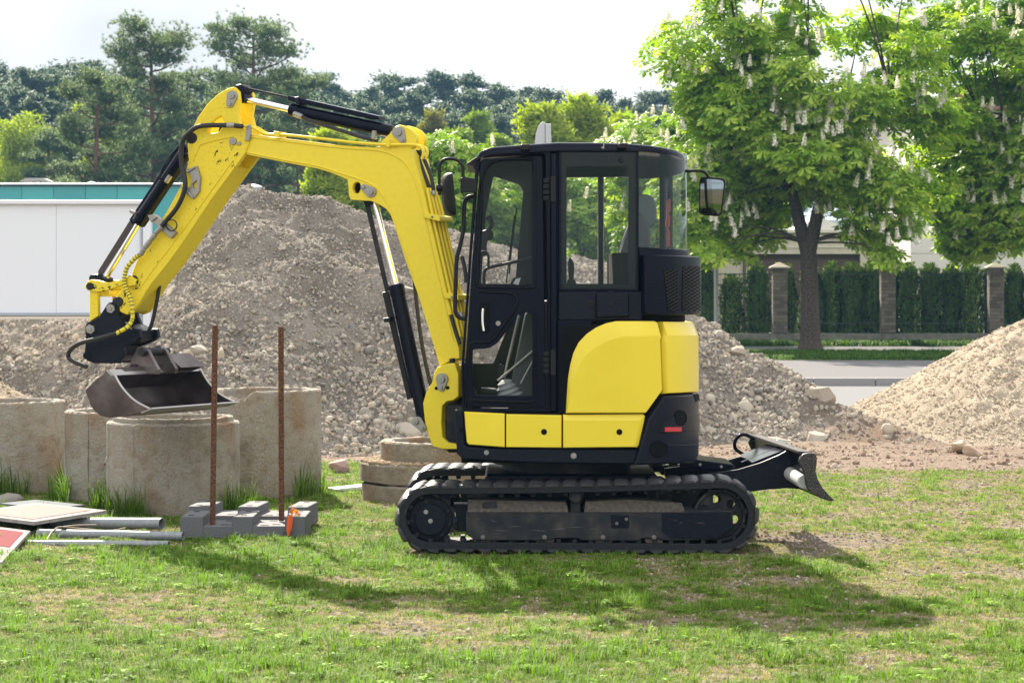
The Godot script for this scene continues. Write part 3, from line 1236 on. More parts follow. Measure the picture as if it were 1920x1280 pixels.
func fence() -> void:
	var d := 62.6
	var posts := ["beside the chestnut trunk on its left, near the excavator", "standing alone right of the chestnut trunk", "above the sand heap, second from the right edge", "at the right edge of the picture"]
	# plinth
	var pl := thing("fence_plinth", Vector3(pillar_x(0), 0.12, -d), "low weathered concrete plinth wall under the fence and brick pillars", "wall")
	for i in 6:
		var g := Geo.new()
		g.box(Vector3(pillar_x(i) + 1.41, 0.26, -d), Vector3(2.52, 0.32, 0.2), Basis.IDENTITY, 0.01)
		part("plinth_panel", g, M["plinth_concrete"], pl)
		g = Geo.new()
		g.box(Vector3(pillar_x(i), 0.27, -d), Vector3(0.30 if i != 1 else 0.52, 0.34, 0.26), Basis.IDENTITY, 0.01)
		part("plinth_block", g, M["plinth_concrete"], pl)
	# pillars, built brick by brick
	var bricks := []
	for i in 2:
		var g := Geo.new()
		g.box(Vector3.ZERO, Vector3(0.188 if i == 0 else 0.092, 0.084, 0.095), Basis.IDENTITY, 0.005)
		bricks.append(g.mesh())
	for i in range(1, 4):
		var base := Vector3(pillar_x(i), 0.44, -d)
		var t := thing("brick_pillar", base, "brown brick fence pillar with a pyramid cap, " + posts[i - 1], "pillar", "brick pillars of the street fence")
		var g := Geo.new()
		g.box(base + Vector3(0, 0.84, 0), Vector3(0.36, 1.68, 0.36))
		part("mortar_core", g, M["mortar"], t)
		for course in 18:
			var y := 0.048 + course * 0.0925
			var laid := [[-0.096, 0], [0.096, 0]] if course % 2 == 0 else [[0.0, 0], [-0.144, 1], [0.144, 1]]
			laid.append_array([[-2.0, 0], [2.0, 0]])
			for q in laid:
				var b := MeshInstance3D.new()
				b.name = "brick"
				b.mesh = bricks[q[1]]
				b.material_override = M["brick_%d" % (rng.randi() % 4)]
				if absf(q[0]) < 1.0:
					b.position = Vector3(q[0], y, 0.144 + rng.randf_range(-0.003, 0.003))
				else:
					b.basis = Basis(Vector3.UP, PI / 2)
					b.position = Vector3(0.0715 * q[0], y, -0.004 - 0.012 * (course % 2))
				t.add_child(b, true)
		g = Geo.new()
		g.box(base + Vector3(0, 1.70, 0), Vector3(0.52, 0.045, 0.52), Basis.IDENTITY, 0.01)
		var s := 0.25
		var apex := base + Vector3(0, 1.85, 0)
		var cs := [Vector3(-s, 1.722, s), Vector3(s, 1.722, s), Vector3(s, 1.722, -s), Vector3(-s, 1.722, -s)]
		for k in 4:
			var a: Vector3 = base + cs[k]
			var b: Vector3 = base + cs[(k + 1) % 4]
			g.tri(a, b, apex, (a + b) * 0.5 - base)
		part("cap", g, M["cap_stone"], t)
	# bar panels between the pillars
	var where := ["left of the chestnut trunk, beginning behind the excavator", "behind the chestnut trunk", "between the second and third brick pillars", "beyond the right sand heap"]
	for i in 4:
		var base := Vector3(pillar_x(i), 0.42, -d)
		var t := thing("bar_fence_panel", base, "dark green steel bar fence panel " + where[i], "fence", "steel bar panels of the street fence")
		var g := Geo.new()
		for y in [0.265, 1.61 - 0.06]:
			g = Geo.new()
			g.box(base + Vector3(1.41, y, 0), Vector3(2.46, 0.026, 0.026))
			part("rail", g, M["rail_steel"], t)
		g = Geo.new()
		g.box(Vector3(0, 0.84, 0.02), Vector3(0.010, 1.5, 0.010))
		var bar := g.mesh()
		for k in 19:
			var b := MeshInstance3D.new()
			b.name = "bar"
			b.mesh = bar
			b.material_override = M["fence_steel"]
			b.position = Vector3(0.25 + k * 0.128, 0, 0)
			t.add_child(b, true)
	# grey post
	var base := sp(1343, 640, 59.0)
	base.y = 0.12
	var g := Geo.new()
	g.rod(base, base + Vector3(0, 3.4, 0), 0.055, 14)
	g.rod(base + Vector3(0, 3.4, 0), base + Vector3(0, 3.44, 0), 0.06, 14, 0.01)
	g.box(base + Vector3(0, 0.05, 0), Vector3(0.2, 0.1, 0.2), Basis.IDENTITY, 0.02)
	single("street_post", g, M["pole_steel"], base, "thin grey steel post rising from behind the gravel heap, left of the brick pillars", "post")


func thuja_mesh(sd: int, flat_top: bool) -> ArrayMesh:
	var r := RandomNumberGenerator.new()
	r.seed = sd
	var g := Geo.new()
	var h := 2.2
	for i in 2600:
		var t := pow(r.randf(), 0.8)
		var a := r.randf() * TAU
		var prof := 0.345 * (1.0 - pow(t, 9.0) * (0.4 if flat_top else 0.65)) * (0.82 + 0.18 * sin(a * 3.0 + t * 9.0))
		var dir := Vector3(cos(a), 0, sin(a))
		var p := dir * prof * r.randf_range(0.80, 1.06) + Vector3.UP * (t * h)
		if t > 0.97:
			p = dir * prof * sqrt(r.randf()) + Vector3.UP * (h * r.randf_range(0.95, 1.03))
		var up := (Vector3.UP * r.randf_range(0.4, 1.2) + dir * r.randf_range(0.1, 0.7) + Vector3(r.randf_range(-0.4, 0.4), 0, r.randf_range(-0.4, 0.4))).normalized()
		var side := up.cross(dir + Vector3(r.randf_range(-0.5, 0.5), 0.1, r.randf_range(-0.5, 0.5))).normalized()
		var l := r.randf_range(0.05, 0.10)
		var w := l * 0.36
		var n := (dir + Vector3.UP * 0.35).normalized()
		var s := r.randf_range(0.6, 1.3)
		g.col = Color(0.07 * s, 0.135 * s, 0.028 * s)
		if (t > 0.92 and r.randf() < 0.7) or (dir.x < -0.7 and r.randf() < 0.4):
			g.col = Color(0.20 * s, 0.29 * s, 0.05 * s)  # sunlit rim put into the leaf colour, on top and one side
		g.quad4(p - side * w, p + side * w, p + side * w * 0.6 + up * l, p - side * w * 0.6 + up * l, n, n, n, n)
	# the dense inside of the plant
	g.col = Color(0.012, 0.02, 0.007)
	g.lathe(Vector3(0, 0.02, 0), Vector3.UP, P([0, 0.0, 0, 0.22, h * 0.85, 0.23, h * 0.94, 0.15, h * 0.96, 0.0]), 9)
	return g.mesh()


func hedge() -> void:
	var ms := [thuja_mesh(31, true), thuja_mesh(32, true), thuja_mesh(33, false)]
	var xs := [1323, 1372, 1420, 1470, 1521, 1560, 1597, 1632, 1668, 1703, 1744, 1783, 1820, 1862, 1903, 1945]
	var tops := [497, 520, 498, 499, 505, 497, 498, 500, 503, 498, 500, 502, 499, 498, 501, 500]
	var says := ["broad light edged thuja column at the left end, beside the excavator", "shorter dull thuja column just right of the grey post", "dark thuja column left of the first brick pillar", "thuja column right behind the first brick pillar", "thuja column hidden mostly by the chestnut trunk",
		"thuja column just right of the chestnut trunk", "wide thuja column, second right of the trunk", "thuja column under the hanging chestnut leaves", "thuja column behind the middle brick pillar", "thuja column just right of the middle brick pillar", "thuja column, second right of the middle pillar",
		"thuja column midway between middle and right pillars", "thuja column, second left of the right pillar", "thuja column behind the right brick pillar", "thuja column right of the last brick pillar", "thuja column cut by the picture's right edge"]
	for i in xs.size():
		var d := 64.2 + (i * 7 % 3) * 0.12
		var base := sp(xs[i], 640, d)
		base.y = 0.1
		var h: float = EYE - (tops[i] - HOR) * d / F - 0.1
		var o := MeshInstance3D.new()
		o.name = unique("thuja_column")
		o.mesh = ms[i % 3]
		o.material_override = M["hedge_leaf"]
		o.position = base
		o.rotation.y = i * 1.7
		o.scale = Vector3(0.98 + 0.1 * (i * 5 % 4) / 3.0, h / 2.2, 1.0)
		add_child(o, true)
		tag(o, "dark clipped " + says[i], "hedge plant", "thuja columns behind the fence")


func houses() -> void:
	# low beige house with the brown garage door
	var d := 72.0
	var a := sp(1322, 0, d)
	var b := sp(1668, 0, d)
	var top := EYE - (437 - HOR) * d / F
	var base := Vector3((a.x + b.x) / 2, 0, -d)
	var t := thing("garage_house", base, "low beige rendered house with a wide brown garage door behind the chestnut tree", "house")
	var g := Geo.new()
	var door0 := sp(1402, 0, d).x
	var door1 := sp(1614, 0, d).x
	var lintel := EYE - (476 - HOR) * d / F
	g.box(Vector3((a.x + door0) / 2, top / 2, -d - 3.0), Vector3(door0 - a.x, top, 6.0))
	g.box(Vector3((door1 + b.x) / 2, top / 2, -d - 3.0), Vector3(b.x - door1, top, 6.0))
	g.box(Vector3((door0 + door1) / 2, (lintel + top) / 2, -d - 3.001), Vector3(door1 - door0, top - lintel, 5.998))
	part("wall", g, M["render_beige"], t)
	g = Geo.new()
	g.box(Vector3(base.x, top - 0.10, -d + 0.03), Vector3(b.x - a.x + 0.1, 0.07, 0.12), Basis.IDENTITY, 0.015)
	g.box(Vector3(base.x, top + 0.06, -d + 0.06), Vector3(b.x - a.x + 0.3, 0.12, 0.24), Basis.IDENTITY, 0.02)
	part("cornice", g, M["cornice"], t)
	g = Geo.new()
	g.box(Vector3(base.x, top - 0.42, -d + 0.012), Vector3(b.x - a.x, 0.035, 0.03))
	part("string_course", g, M["cornice"], t)
	var gd := Node3D.new()
	g = Geo.new()
	g.box(Vector3((door0 + door1) / 2, lintel / 2, -d - 0.25), Vector3(door1 - door0, lintel, 0.08))
	var door := part("garage_door", g, M["garage_brown"], t)
	for k in 4:
		g = Geo.new()
		g.box(Vector3((door0 + door1) / 2, 0.32 + k * 0.62, -d - 0.19), Vector3(door1 - door0 - 0.06, 0.58, 0.04), Basis.IDENTITY, 0.012)
		part("door_panel", g, M["garage_brown"], door)
	g = Geo.new()
	var w0 := sp(1302, 0, d).x
	# white gable piece of the roof
	g = Geo.new()
	var r0 := sp(1490, 438, d)
	var r1 := sp(1596, 438, d)
	var rt := sp(1536, 400, d)
	g.plate([P([1484, 437, 1536, 404, 1600, 437])], Plane2.new(d + 0.1), 0.0, 4.0)
	part("gable", g, M["render_white"], t)
	g = Geo.new()
	g.box(Vector3(sp(1396, 0, d).x, top / 2 - 0.1, -d + 0.06), Vector3(0.09, top - 0.2, 0.09), Basis.IDENTITY, 0.02)
	part("downpipe", g, M["pipe_brown"], t)
	# narrow wing with a window, just right of the excavator
	d = 71.0
	a = sp(1240, 0, d)
	b = sp(1326, 0, d)
	base = Vector3((a.x + b.x) / 2, 0, -d)
	t = thing("house_wing", base, "pale house wing with a brown framed window just right of the excavator's air vent", "house")
	g = Geo.new()
	top = EYE - (446 - HOR) * d / F
	g.box(Vector3(base.x, top / 2, -d - 2.5), Vector3(b.x - a.x, top, 5.0))
	part("wall", g, M["render_beige"], t)
	g = Geo.new()
	g.box(Vector3(base.x, top + 0.08, -d - 2.4), Vector3(b.x - a.x + 0.3, 0.16, 5.4), Basis.IDENTITY, 0.02)
	part("roof_edge", g, M["cornice"], t)
	g = Geo.new()
	var q0 := sp(1298, 478, d)
	var q1 := sp(1324, 560, d)
	g.box((q0 + q1) / 2 + Vector3(0, 0, 0.03), Vector3(q1.x - q0.x, q0.y - q1.y, 0.1), Basis.IDENTITY, 0.01)
	var wn := part("window", g, M["window_frame"], t)
	g = Geo.new()
	g.box((q0 + q1) / 2 + Vector3(-0.05, 0, 0.06), Vector3(q1.x - q0.x - 0.2, q0.y - q1.y - 0.12, 0.06))
	part("pane", g, M["window_glass"], wn)
	# tall white house on the right
	d = 75.0
	a = sp(1708, 0, d)
	b = sp(2190, 0, d)
	top = EYE - (205 - HOR) * d / F
	base = Vector3((a.x + b.x) / 2, 0, -d)
	t = thing("tall_house", base, "tall white rendered house with grooved walls behind the right hand chestnut", "house")
	g = Geo.new()
	g.box(Vector3(base.x, top / 2, -d - 4.0), Vector3(b.x - a.x, top, 8.0))
	var wall := part("wall", g, M["render_white"], t)
	for k in 12:
		g = Geo.new()
		g.box(Vector3(base.x, 0.35 + k * 0.52, -d + 0.012), Vector3(b.x - a.x - 0.02, 0.49, 0.03), Basis.IDENTITY, 0.008)
		part("render_band", g, M["render_white"], wall)
	g = Geo.new()
	g.plate([P([1690, 205, 1950, 120, 2210, 205])], Plane2.new(d - 0.3), 0.0, 8.6, 1.0)
	part("roof", g, M["roof_tile"], t)
	g = Geo.new()
	var px := sp(1857, 0, d).x
	g.rod(Vector3(px, 0, -d + 0.1), Vector3(px, top - 0.1, -d + 0.1), 0.055, 10)
	part("downpipe", g, M["pipe_brown"], t)
	for k in 3:
		g = Geo.new()
		var cx := sp(1775 + k * 130, 0, d).x
		g.box(Vector3(cx, 5.4, -d + 0.05), Vector3(1.0, 1.3, 0.12), Basis.IDENTITY, 0.01)
		wn = part("window", g, M["window_frame"], t)
		g = Geo.new()
		g.box(Vector3(cx, 5.4, -d + 0.09), Vector3(0.86, 1.16, 0.1))
		part("pane", g, M["window_glass"], wn)


func teal_building() -> void:
	var d := 46.0
	var x0 := sp(-420, 0, d).x
	var x1 := sp(338, 0, d).x
	var top := EYE - (343 - HOR) * d / F
	var base := Vector3((x0 + x1) / 2, 0, -d)
	var t := thing("teal_building", base, "flat roofed building clad in teal glass panels behind the white board", "building")
	var g := Geo.new()
	g.box(Vector3(base.x, top / 2 - 0.05, -d - 3.0), Vector3(x1 - x0, top - 0.1, 5.8))
	part("core", g, M["flashing"], t)
	var x := x1
	var k := 0
	while x > x0:
		var w := 0.615
		for row in 3:
			g = Geo.new()
			var y1 := top - 0.06 - row * 1.2
			g.box(Vector3(x - w / 2, y1 - 0.594, -d - 0.08), Vector3(w - 0.005, 1.194, 0.05), Basis.IDENTITY, 0.004)
			part("glass_panel", g, M["teal_glass_%d" % ((k * 5 + row) % 3)], t)
		x -= w
		k += 1
	g = Geo.new()
	g.box(Vector3(base.x, top - 0.02, -d - 3.0), Vector3(x1 - x0 + 0.1, 0.04, 6.1), Basis.IDENTITY, 0.008)
	part("roof_edge", g, M["flashing"], t)
	# vents on its roof
	var sd := d + 2.0
	var c := sp(64, 340, sd)
	c.y = top
	g = Geo.new()
	g.box(c + Vector3(0, 0.04, 0), Vector3(0.56, 0.08, 0.5), Basis.IDENTITY, 0.01)
	g.plate([P([36, 339, 48, 333.5, 80, 333.5, 92, 339])], Plane2.new(sd - 0.25), 0.0, 0.5)
	single("roof_ventilator", g, M["pole_steel"], c, "low grey box ventilator on the teal building's roof", "ventilator")
	c = sp(171, 340, sd)
	c.y = top
	g = Geo.new()
	g.box(c + Vector3(0, 0.03, 0), Vector3(0.16, 0.06, 0.16))
	g.lathe(c + Vector3(0, 0.06, 0), Vector3.UP, P([0, 0, 0, 0.11, 0.05, 0.08, 0.06, 0.0]), 12)
	single("roof_cowl", g, M["board_edge"], c, "small white vent cowl on the teal building's roof under the crooked pine", "vent")
	# mushroom vent seen over the top of the heap
	d = 52.0
	c = sp(476, 352, d)
	var foot := Vector3(c.x, 0, c.z)
	g = Geo.new()
	g.rod(foot, c + Vector3(0, 0.02, 0), 0.07, 12)
	g.lathe(c, Vector3.UP, P([0, 0, 0, 0.18, 0.03, 0.18, 0.07, 0.07, 0.08, 0]), 16)
	single("mushroom_vent", g, M["board_white"], foot, "small white mushroom vent peeping over the peak of the gravel heap", "vent")


func white_board() -> void:
	var d := 24.6
	var pl := Plane2.new(d)
	var x0 := sp(-330, 0, d).x
	var base := Vector3(sp(-20, 0, d).x, 0, -d)
	var t := thing("white_board", base, "large plain white panel board with metal frame standing on posts behind the excavator's arm", "board")
	var g := Geo.new()
	g.plate([rect(-330, 383, 104.3, 590)], pl, 0.0, 0.06, 0.2)
	part("panel", g, M["board_white"], t)
	g = Geo.new()
	g.plate([rect(104.7, 383, 264, 590)], pl, 0.0, 0.06, 0.2)
	part("panel", g, M["board_white"], t)
	g = Geo.new()
	g.plate([rect(-334, 375, 283, 383)], pl, -0.05, 0.12, 1.0)
	part("top_cap", g, M["board_edge"], t)
	g = Geo.new()
	g.plate([rect(-334, 586, 268, 592)], pl, -0.03, 0.08, 0.8)
	part("bottom_rail", g, M["board_rail"], t)
	g = Geo.new()
	g.plate([rect(-330, 592.2, 266, 598)], pl, -0.01, 0.08, 0.5)
	part("bottom_sill", g, M["cornice"], t)
	g = Geo.new()
	g.plate([rect(263, 383.3, 267.5, 760)], pl, -0.02, 0.05, 0.5)
	part("post", g, M["board_rail"], t)
	g = Geo.new()
	g.plate([rect(268, 383.3, 283, 760)], pl, -0.035, 0.07, 1.0)
	part("post", g, M["board_white"], t)
	g = Geo.new()
	g.plate([rect(-300, 600, -286, 790)], pl, 0.09, 0.16, 0.5)
	part("post", g, M["board_rail"], t)


# ---------------------------------------------------------------- heaps

var n_heap := FastNoiseLite.new()
var n_grain := FastNoiseLite.new()
const CREST := [[-420, 0.85, 26.6], [-200, 1.05, 26.6], [0, 1.30, 26.6], [100, 1.36, 26.6], [200, 1.66, 26.7], [265, 2.04, 26.8], [300, 2.30, 26.9], [345, 2.47, 27.0], [400, 2.60, 27.0], [460, 2.70, 27.0], [520, 2.67, 27.0], [600, 2.57, 27.0], [680, 2.42, 27.0], [760, 2.33, 27.0], [830, 2.25, 27.0], [900, 2.17, 27.0], [1000, 2.01, 27.0], [1100, 1.98, 27.0], [1190, 1.93, 27.0], [1250, 1.60, 26.9], [1300, 1.26, 26.8], [1340, 1.14, 26.7], [1400, 0.91, 26.4], [1500, 0.53, 25.8], [1600, 0.26, 25.0], [1700, -0.02, 24.0], [1800, -0.4, 23.4], [2000, -1.0, 23.0]]


func heap_h(which: int, x: float, z: float) -> float:
	var d := -z
	var h := 0.0
	if which == 0:
		var p := x * F / 26.6 + 960.0
		var r := -1.0
		var c := 26.0
		for i in CREST.size() - 1:
			if p >= CREST[i][0] and p < CREST[i + 1][0]:
				var t: float = (p - CREST[i][0]) / (CREST[i + 1][0] - CREST[i][0])
				r = lerpf(CREST[i][1], CREST[i + 1][1], t)
				c = lerpf(CREST[i][2], CREST[i + 1][2], t)
		var away := absf(d - c)
		away = sqrt(away * away + 0.16) - 0.4
		h = r - away * (0.60 if d < c else 0.7)
	elif which == 1:
		var away := Vector2((x - 5.95) * (1.0 if x < 5.95 else 0.8), d - 26.3).length()
		h = 1.47 - sqrt(away * away * 0.29 + 0.02)
	else:
		var away := Vector2(x + 4.95, d - 20.9).length()
		h = 1.08 - sqrt(away * away * 0.36 + 0.01)
	var k := 0.10
	h = k * log(1.0 + exp(clampf(h / k, -30.0, 30.0))) - 0.05
	var on := clampf(h * 3.0, 0.0, 1.0)
	h += on * (n_heap.get_noise_2d(x, z) * (0.16 if which == 0 else 0.07) + n_grain.get_noise_2d(x, z) * (0.05 if which == 0 else 0.03))
	return h


func rock_mesh(sd: int, flat: bool, near := 0.5, far := 0.8) -> ArrayMesh:
	var r := RandomNumberGenerator.new()
	r.seed = sd
	var t := (1.0 + sqrt(5.0)) / 2.0
	var p := [Vector3(-1, t, 0), Vector3(1, t, 0), Vector3(-1, -t, 0), Vector3(1, -t, 0), Vector3(0, -1, t), Vector3(0, 1, t), Vector3(0, -1, -t), Vector3(0, 1, -t), Vector3(t, 0, -1), Vector3(t, 0, 1), Vector3(-t, 0, -1), Vector3(-t, 0, 1)]
	var f := [[0, 11, 5], [0, 5, 1], [0, 1, 7], [0, 7, 10], [0, 10, 11], [1, 5, 9], [5, 11, 4], [11, 10, 2], [10, 7, 6], [7, 1, 8], [3, 9, 4], [3, 4, 2], [3, 2, 6], [3, 6, 8], [3, 8, 9], [4, 9, 5], [2, 4, 11], [6, 2, 10], [8, 6, 7], [9, 8, 1]]
	var q := []
	for a in p:
		q.append(a.normalized())
	var mids := {}
	var f2 := []
	for tr in f:
		var m := []
		for i in 3:
			var a: int = tr[i]
			var b: int = tr[(i + 1) % 3]
			var key := Vector2i(mini(a, b), maxi(a, b))
			if not mids.has(key):
				mids[key] = q.size()
				q.append((q[a] + q[b]).normalized())
			m.append(mids[key])
		f2.append([tr[0], m[0], m[2]])
		f2.append([tr[1], m[1], m[0]])
		f2.append([tr[2], m[2], m[1]])
		f2.append([m[0], m[1], m[2]])
	# a few planes cut off the ball make it a stone
	var cuts := []
	for i in (9 if flat else 6):
		var dcut := Vector3(r.randfn(), r.randfn(), r.randfn()).normalized()
		cuts.append([dcut, r.randf_range(near, far) if flat else r.randf_range(0.66, 0.92)])
	for i in q.size():
		var v: Vector3 = q[i]
		for c in cuts:
			var over: float = v.dot(c[0]) - c[1]
			if over > 0.0:
				v -= c[0] * over
		q[i] = v * r.randf_range(0.95, 1.05)
	var g := Geo.new()
	var vn := []
	for i in q.size():
		vn.append(Vector3.ZERO)
	for tr in f2:
		var nn: Vector3 = (q[tr[2]] - q[tr[0]]).cross(q[tr[1]] - q[tr[0]])
		if nn.dot(q[tr[0]]) < 0.0:
			nn = -nn
		for i in 3:
			vn[tr[i]] += nn
	for tr in f2:
		if flat:
			g.tri(q[tr[0]], q[tr[1]], q[tr[2]], q[tr[0]] + q[tr[1]] + q[tr[2]])
		else:
			g.tri3(q[tr[0]], q[tr[1]], q[tr[2]], vn[tr[0]].normalized(), vn[tr[1]].normalized(), vn[tr[2]].normalized())
	return g.mesh()


func heap_mesh(which: int, x0: float, x1: float, z0: float, z1: float, step: float, base: Vector3, a: Color, b: Color) -> ArrayMesh:
	var w := int((x1 - x0) / step) + 1
	var h := int((z1 - z0) / step) + 1
	var v := PackedVector3Array()
	var c := PackedColorArray()
	for j in h:
		for i in w:
			var x := x0 + i * step
			var z := z0 + j * step
			var y := heap_h(which, x, z)
			y += clampf(y * 4.0, 0.0, 1.0) * n_fine.get_noise_2d(x * 2.2, z * 2.2) * 0.035
			v.append(Vector3(x, y, z) - base)
			var earth := clampf((x - 2.7) * 1.2, 0.0, 1.0) * clampf(1.3 - y * 2.5, 0.0, 1.0) if which == 0 else 0.0
			c.append(a.lerp(Color(0.24, 0.155, 0.10), earth).lerp(b, (1.0 - earth * 0.8) * clampf(0.5 + n_heap.get_noise_2d(x * 1.3 + 9.0, z * 1.3) * 1.4 + n_fine.get_noise_2d(x, z) * 0.3, 0.0, 1.0)))
	var n := PackedVector3Array()
	n.resize(v.size())
	for j in h:
		for i in w:
			var e := v[j * w + mini(i + 1, w - 1)] - v[j * w + maxi(i - 1, 0)]
			var f := v[mini(j + 1, h - 1) * w + i] - v[maxi(j - 1, 0) * w + i]
			n[j * w + i] = f.cross(e).normalized()
	var ix := PackedInt32Array()
	for j in h - 1:
		for i in w - 1:
			var k := j * w + i
			if maxf(maxf(v[k].y, v[k + 1].y), maxf(v[k + w].y, v[k + w + 1].y)) > -0.035:
				ix.append_array(PackedInt32Array([k, k + 1, k + w, k + 1, k + w + 1, k + w]))
	fix_winding(v, ix)
	var g := Geo.new()
	g.v = v
	g.n = n
	g.c = c
	g.ix = ix
	return g.mesh()


func make_heap(which: int, called: String, label: String, base: Vector3, x0: float, x1: float, z0: float, z1: float, a: Color, b: Color, tints: Array, want: int, big: float, most: int) -> void:
	var t := thing(called, base, label, "gravel heap" if which == 0 else "sand heap")
	var o := MeshInstance3D.new()
	o.name = "heap_body"
	o.mesh = heap_mesh(which, x0, x1, z0, z1, 0.05, base, a, b)
	o.material_override = M["heap_soil"]
	t.add_child(o, true)
	var r := RandomNumberGenerator.new()
	r.seed = 500 + which
	var rocks := [rock_mesh(61, true), rock_mesh(62, false), rock_mesh(63, true), rock_mesh(64, false), rock_mesh(67, true, 0.55, 0.84)]
	var found := []
	for i in want:
		var x := r.randf_range(x0, x1)
		var z := r.randf_range(z0, z1)
		var y := heap_h(which, x, z)
		if y < 0.015:
			# a scatter of stones that rolled off the toe
			if r.randf() > 0.10 or heap_h(which, x, z - 0.4) < 0.04:
				continue
			y = ground_y(x, z)
		# nothing on the far side, which no lens near the photograph's sees
		if which == 0 and -z > 27.6:
			continue
		if which == 0 and x < -3.3 and -z > 25.6:
			if r.randf() < 0.5:
				continue
		var low := clampf(1.0 - y / 2.0, 0.0, 1.0) if which == 0 else 0.5
		var band := n_heap.get_noise_2d(x * 0.9 + 30.0, z * 0.9)
		if which == 0:
			if x > 1.2:
				low = minf(1.0, low + 0.15)
			if band < -0.12 and low < 0.62 and r.randf() < 0.3:
				continue
		var s := (0.011 + 0.034 * pow(r.randf(), 2.8) * (0.7 + low)) * big
		if which == 0 and x > 3.0 and y < 0.4 and r.randf() < 0.75:
			continue
		if which == 0 and low > 0.45 and band > -0.2:
			s = (0.010 + 0.046 * pow(r.randf(), 3.2)) * big
		if r.randf() < 0.004:
			s *= r.randf_range(1.7, 2.9)
		var c: Color = tints[r.randi() % tints.size()]
		if s > 0.05 * big and r.randf() < 0.5:
			c = c.lerp(tints[1], 0.5)
		var l := r.randf_range(0.7, 1.22)
		if s < 0.021 and r.randf() < 0.6:
			c = c.lerp(b, 0.75)
		if which == 0:
			c = c.lerp(a.lerp(b, r.randf()), clampf(0.22 + y * 0.16 - band * 0.6, 0.0, 0.7) * (1.0 if s < 0.022 else 0.6))
		else:
			c = c.lerp(b, 0.5)
		c = Color(c.r * l, c.g * l, c.b * l)
		var bs := Basis.from_euler(Vector3(r.randf() * TAU, r.randf() * TAU, r.randf() * TAU)) * Basis.from_scale(Vector3(r.randf_range(0.85, 1.35), r.randf_range(0.5, 0.85), r.randf_range(0.75, 1.1)) * s)
		found.append([s / -z, bs, Vector3(x, y + s * 0.16, z) - base, c, r.randi() % 4])
	found.sort_custom(func(p, q): return p[0] > q[0])
	var stone_mats := []
	for tc: Color in tints:
		var sm := StandardMaterial3D.new()
		sm.resource_name = "loose_stone"
		sm.albedo_color = tc.linear_to_srgb()
		sm.roughness = 0.92
		stone_mats.append(sm)
	var bufs := PackedFloat32Array()
	for i in found.size():
		var e: Array = found[i]
		if i < most:
			var s := MeshInstance3D.new()
			s.name = "stone"
			s.mesh = rocks[e[4]]
			s.transform = Transform3D(e[1], e[2])
			s.material_override = stone_mats[i % stone_mats.size()]
			t.add_child(s, true)
		else:
			put(bufs, e[1], e[2], e[3])
	many("pebbles", rocks[4], M["stone"], bufs, t)


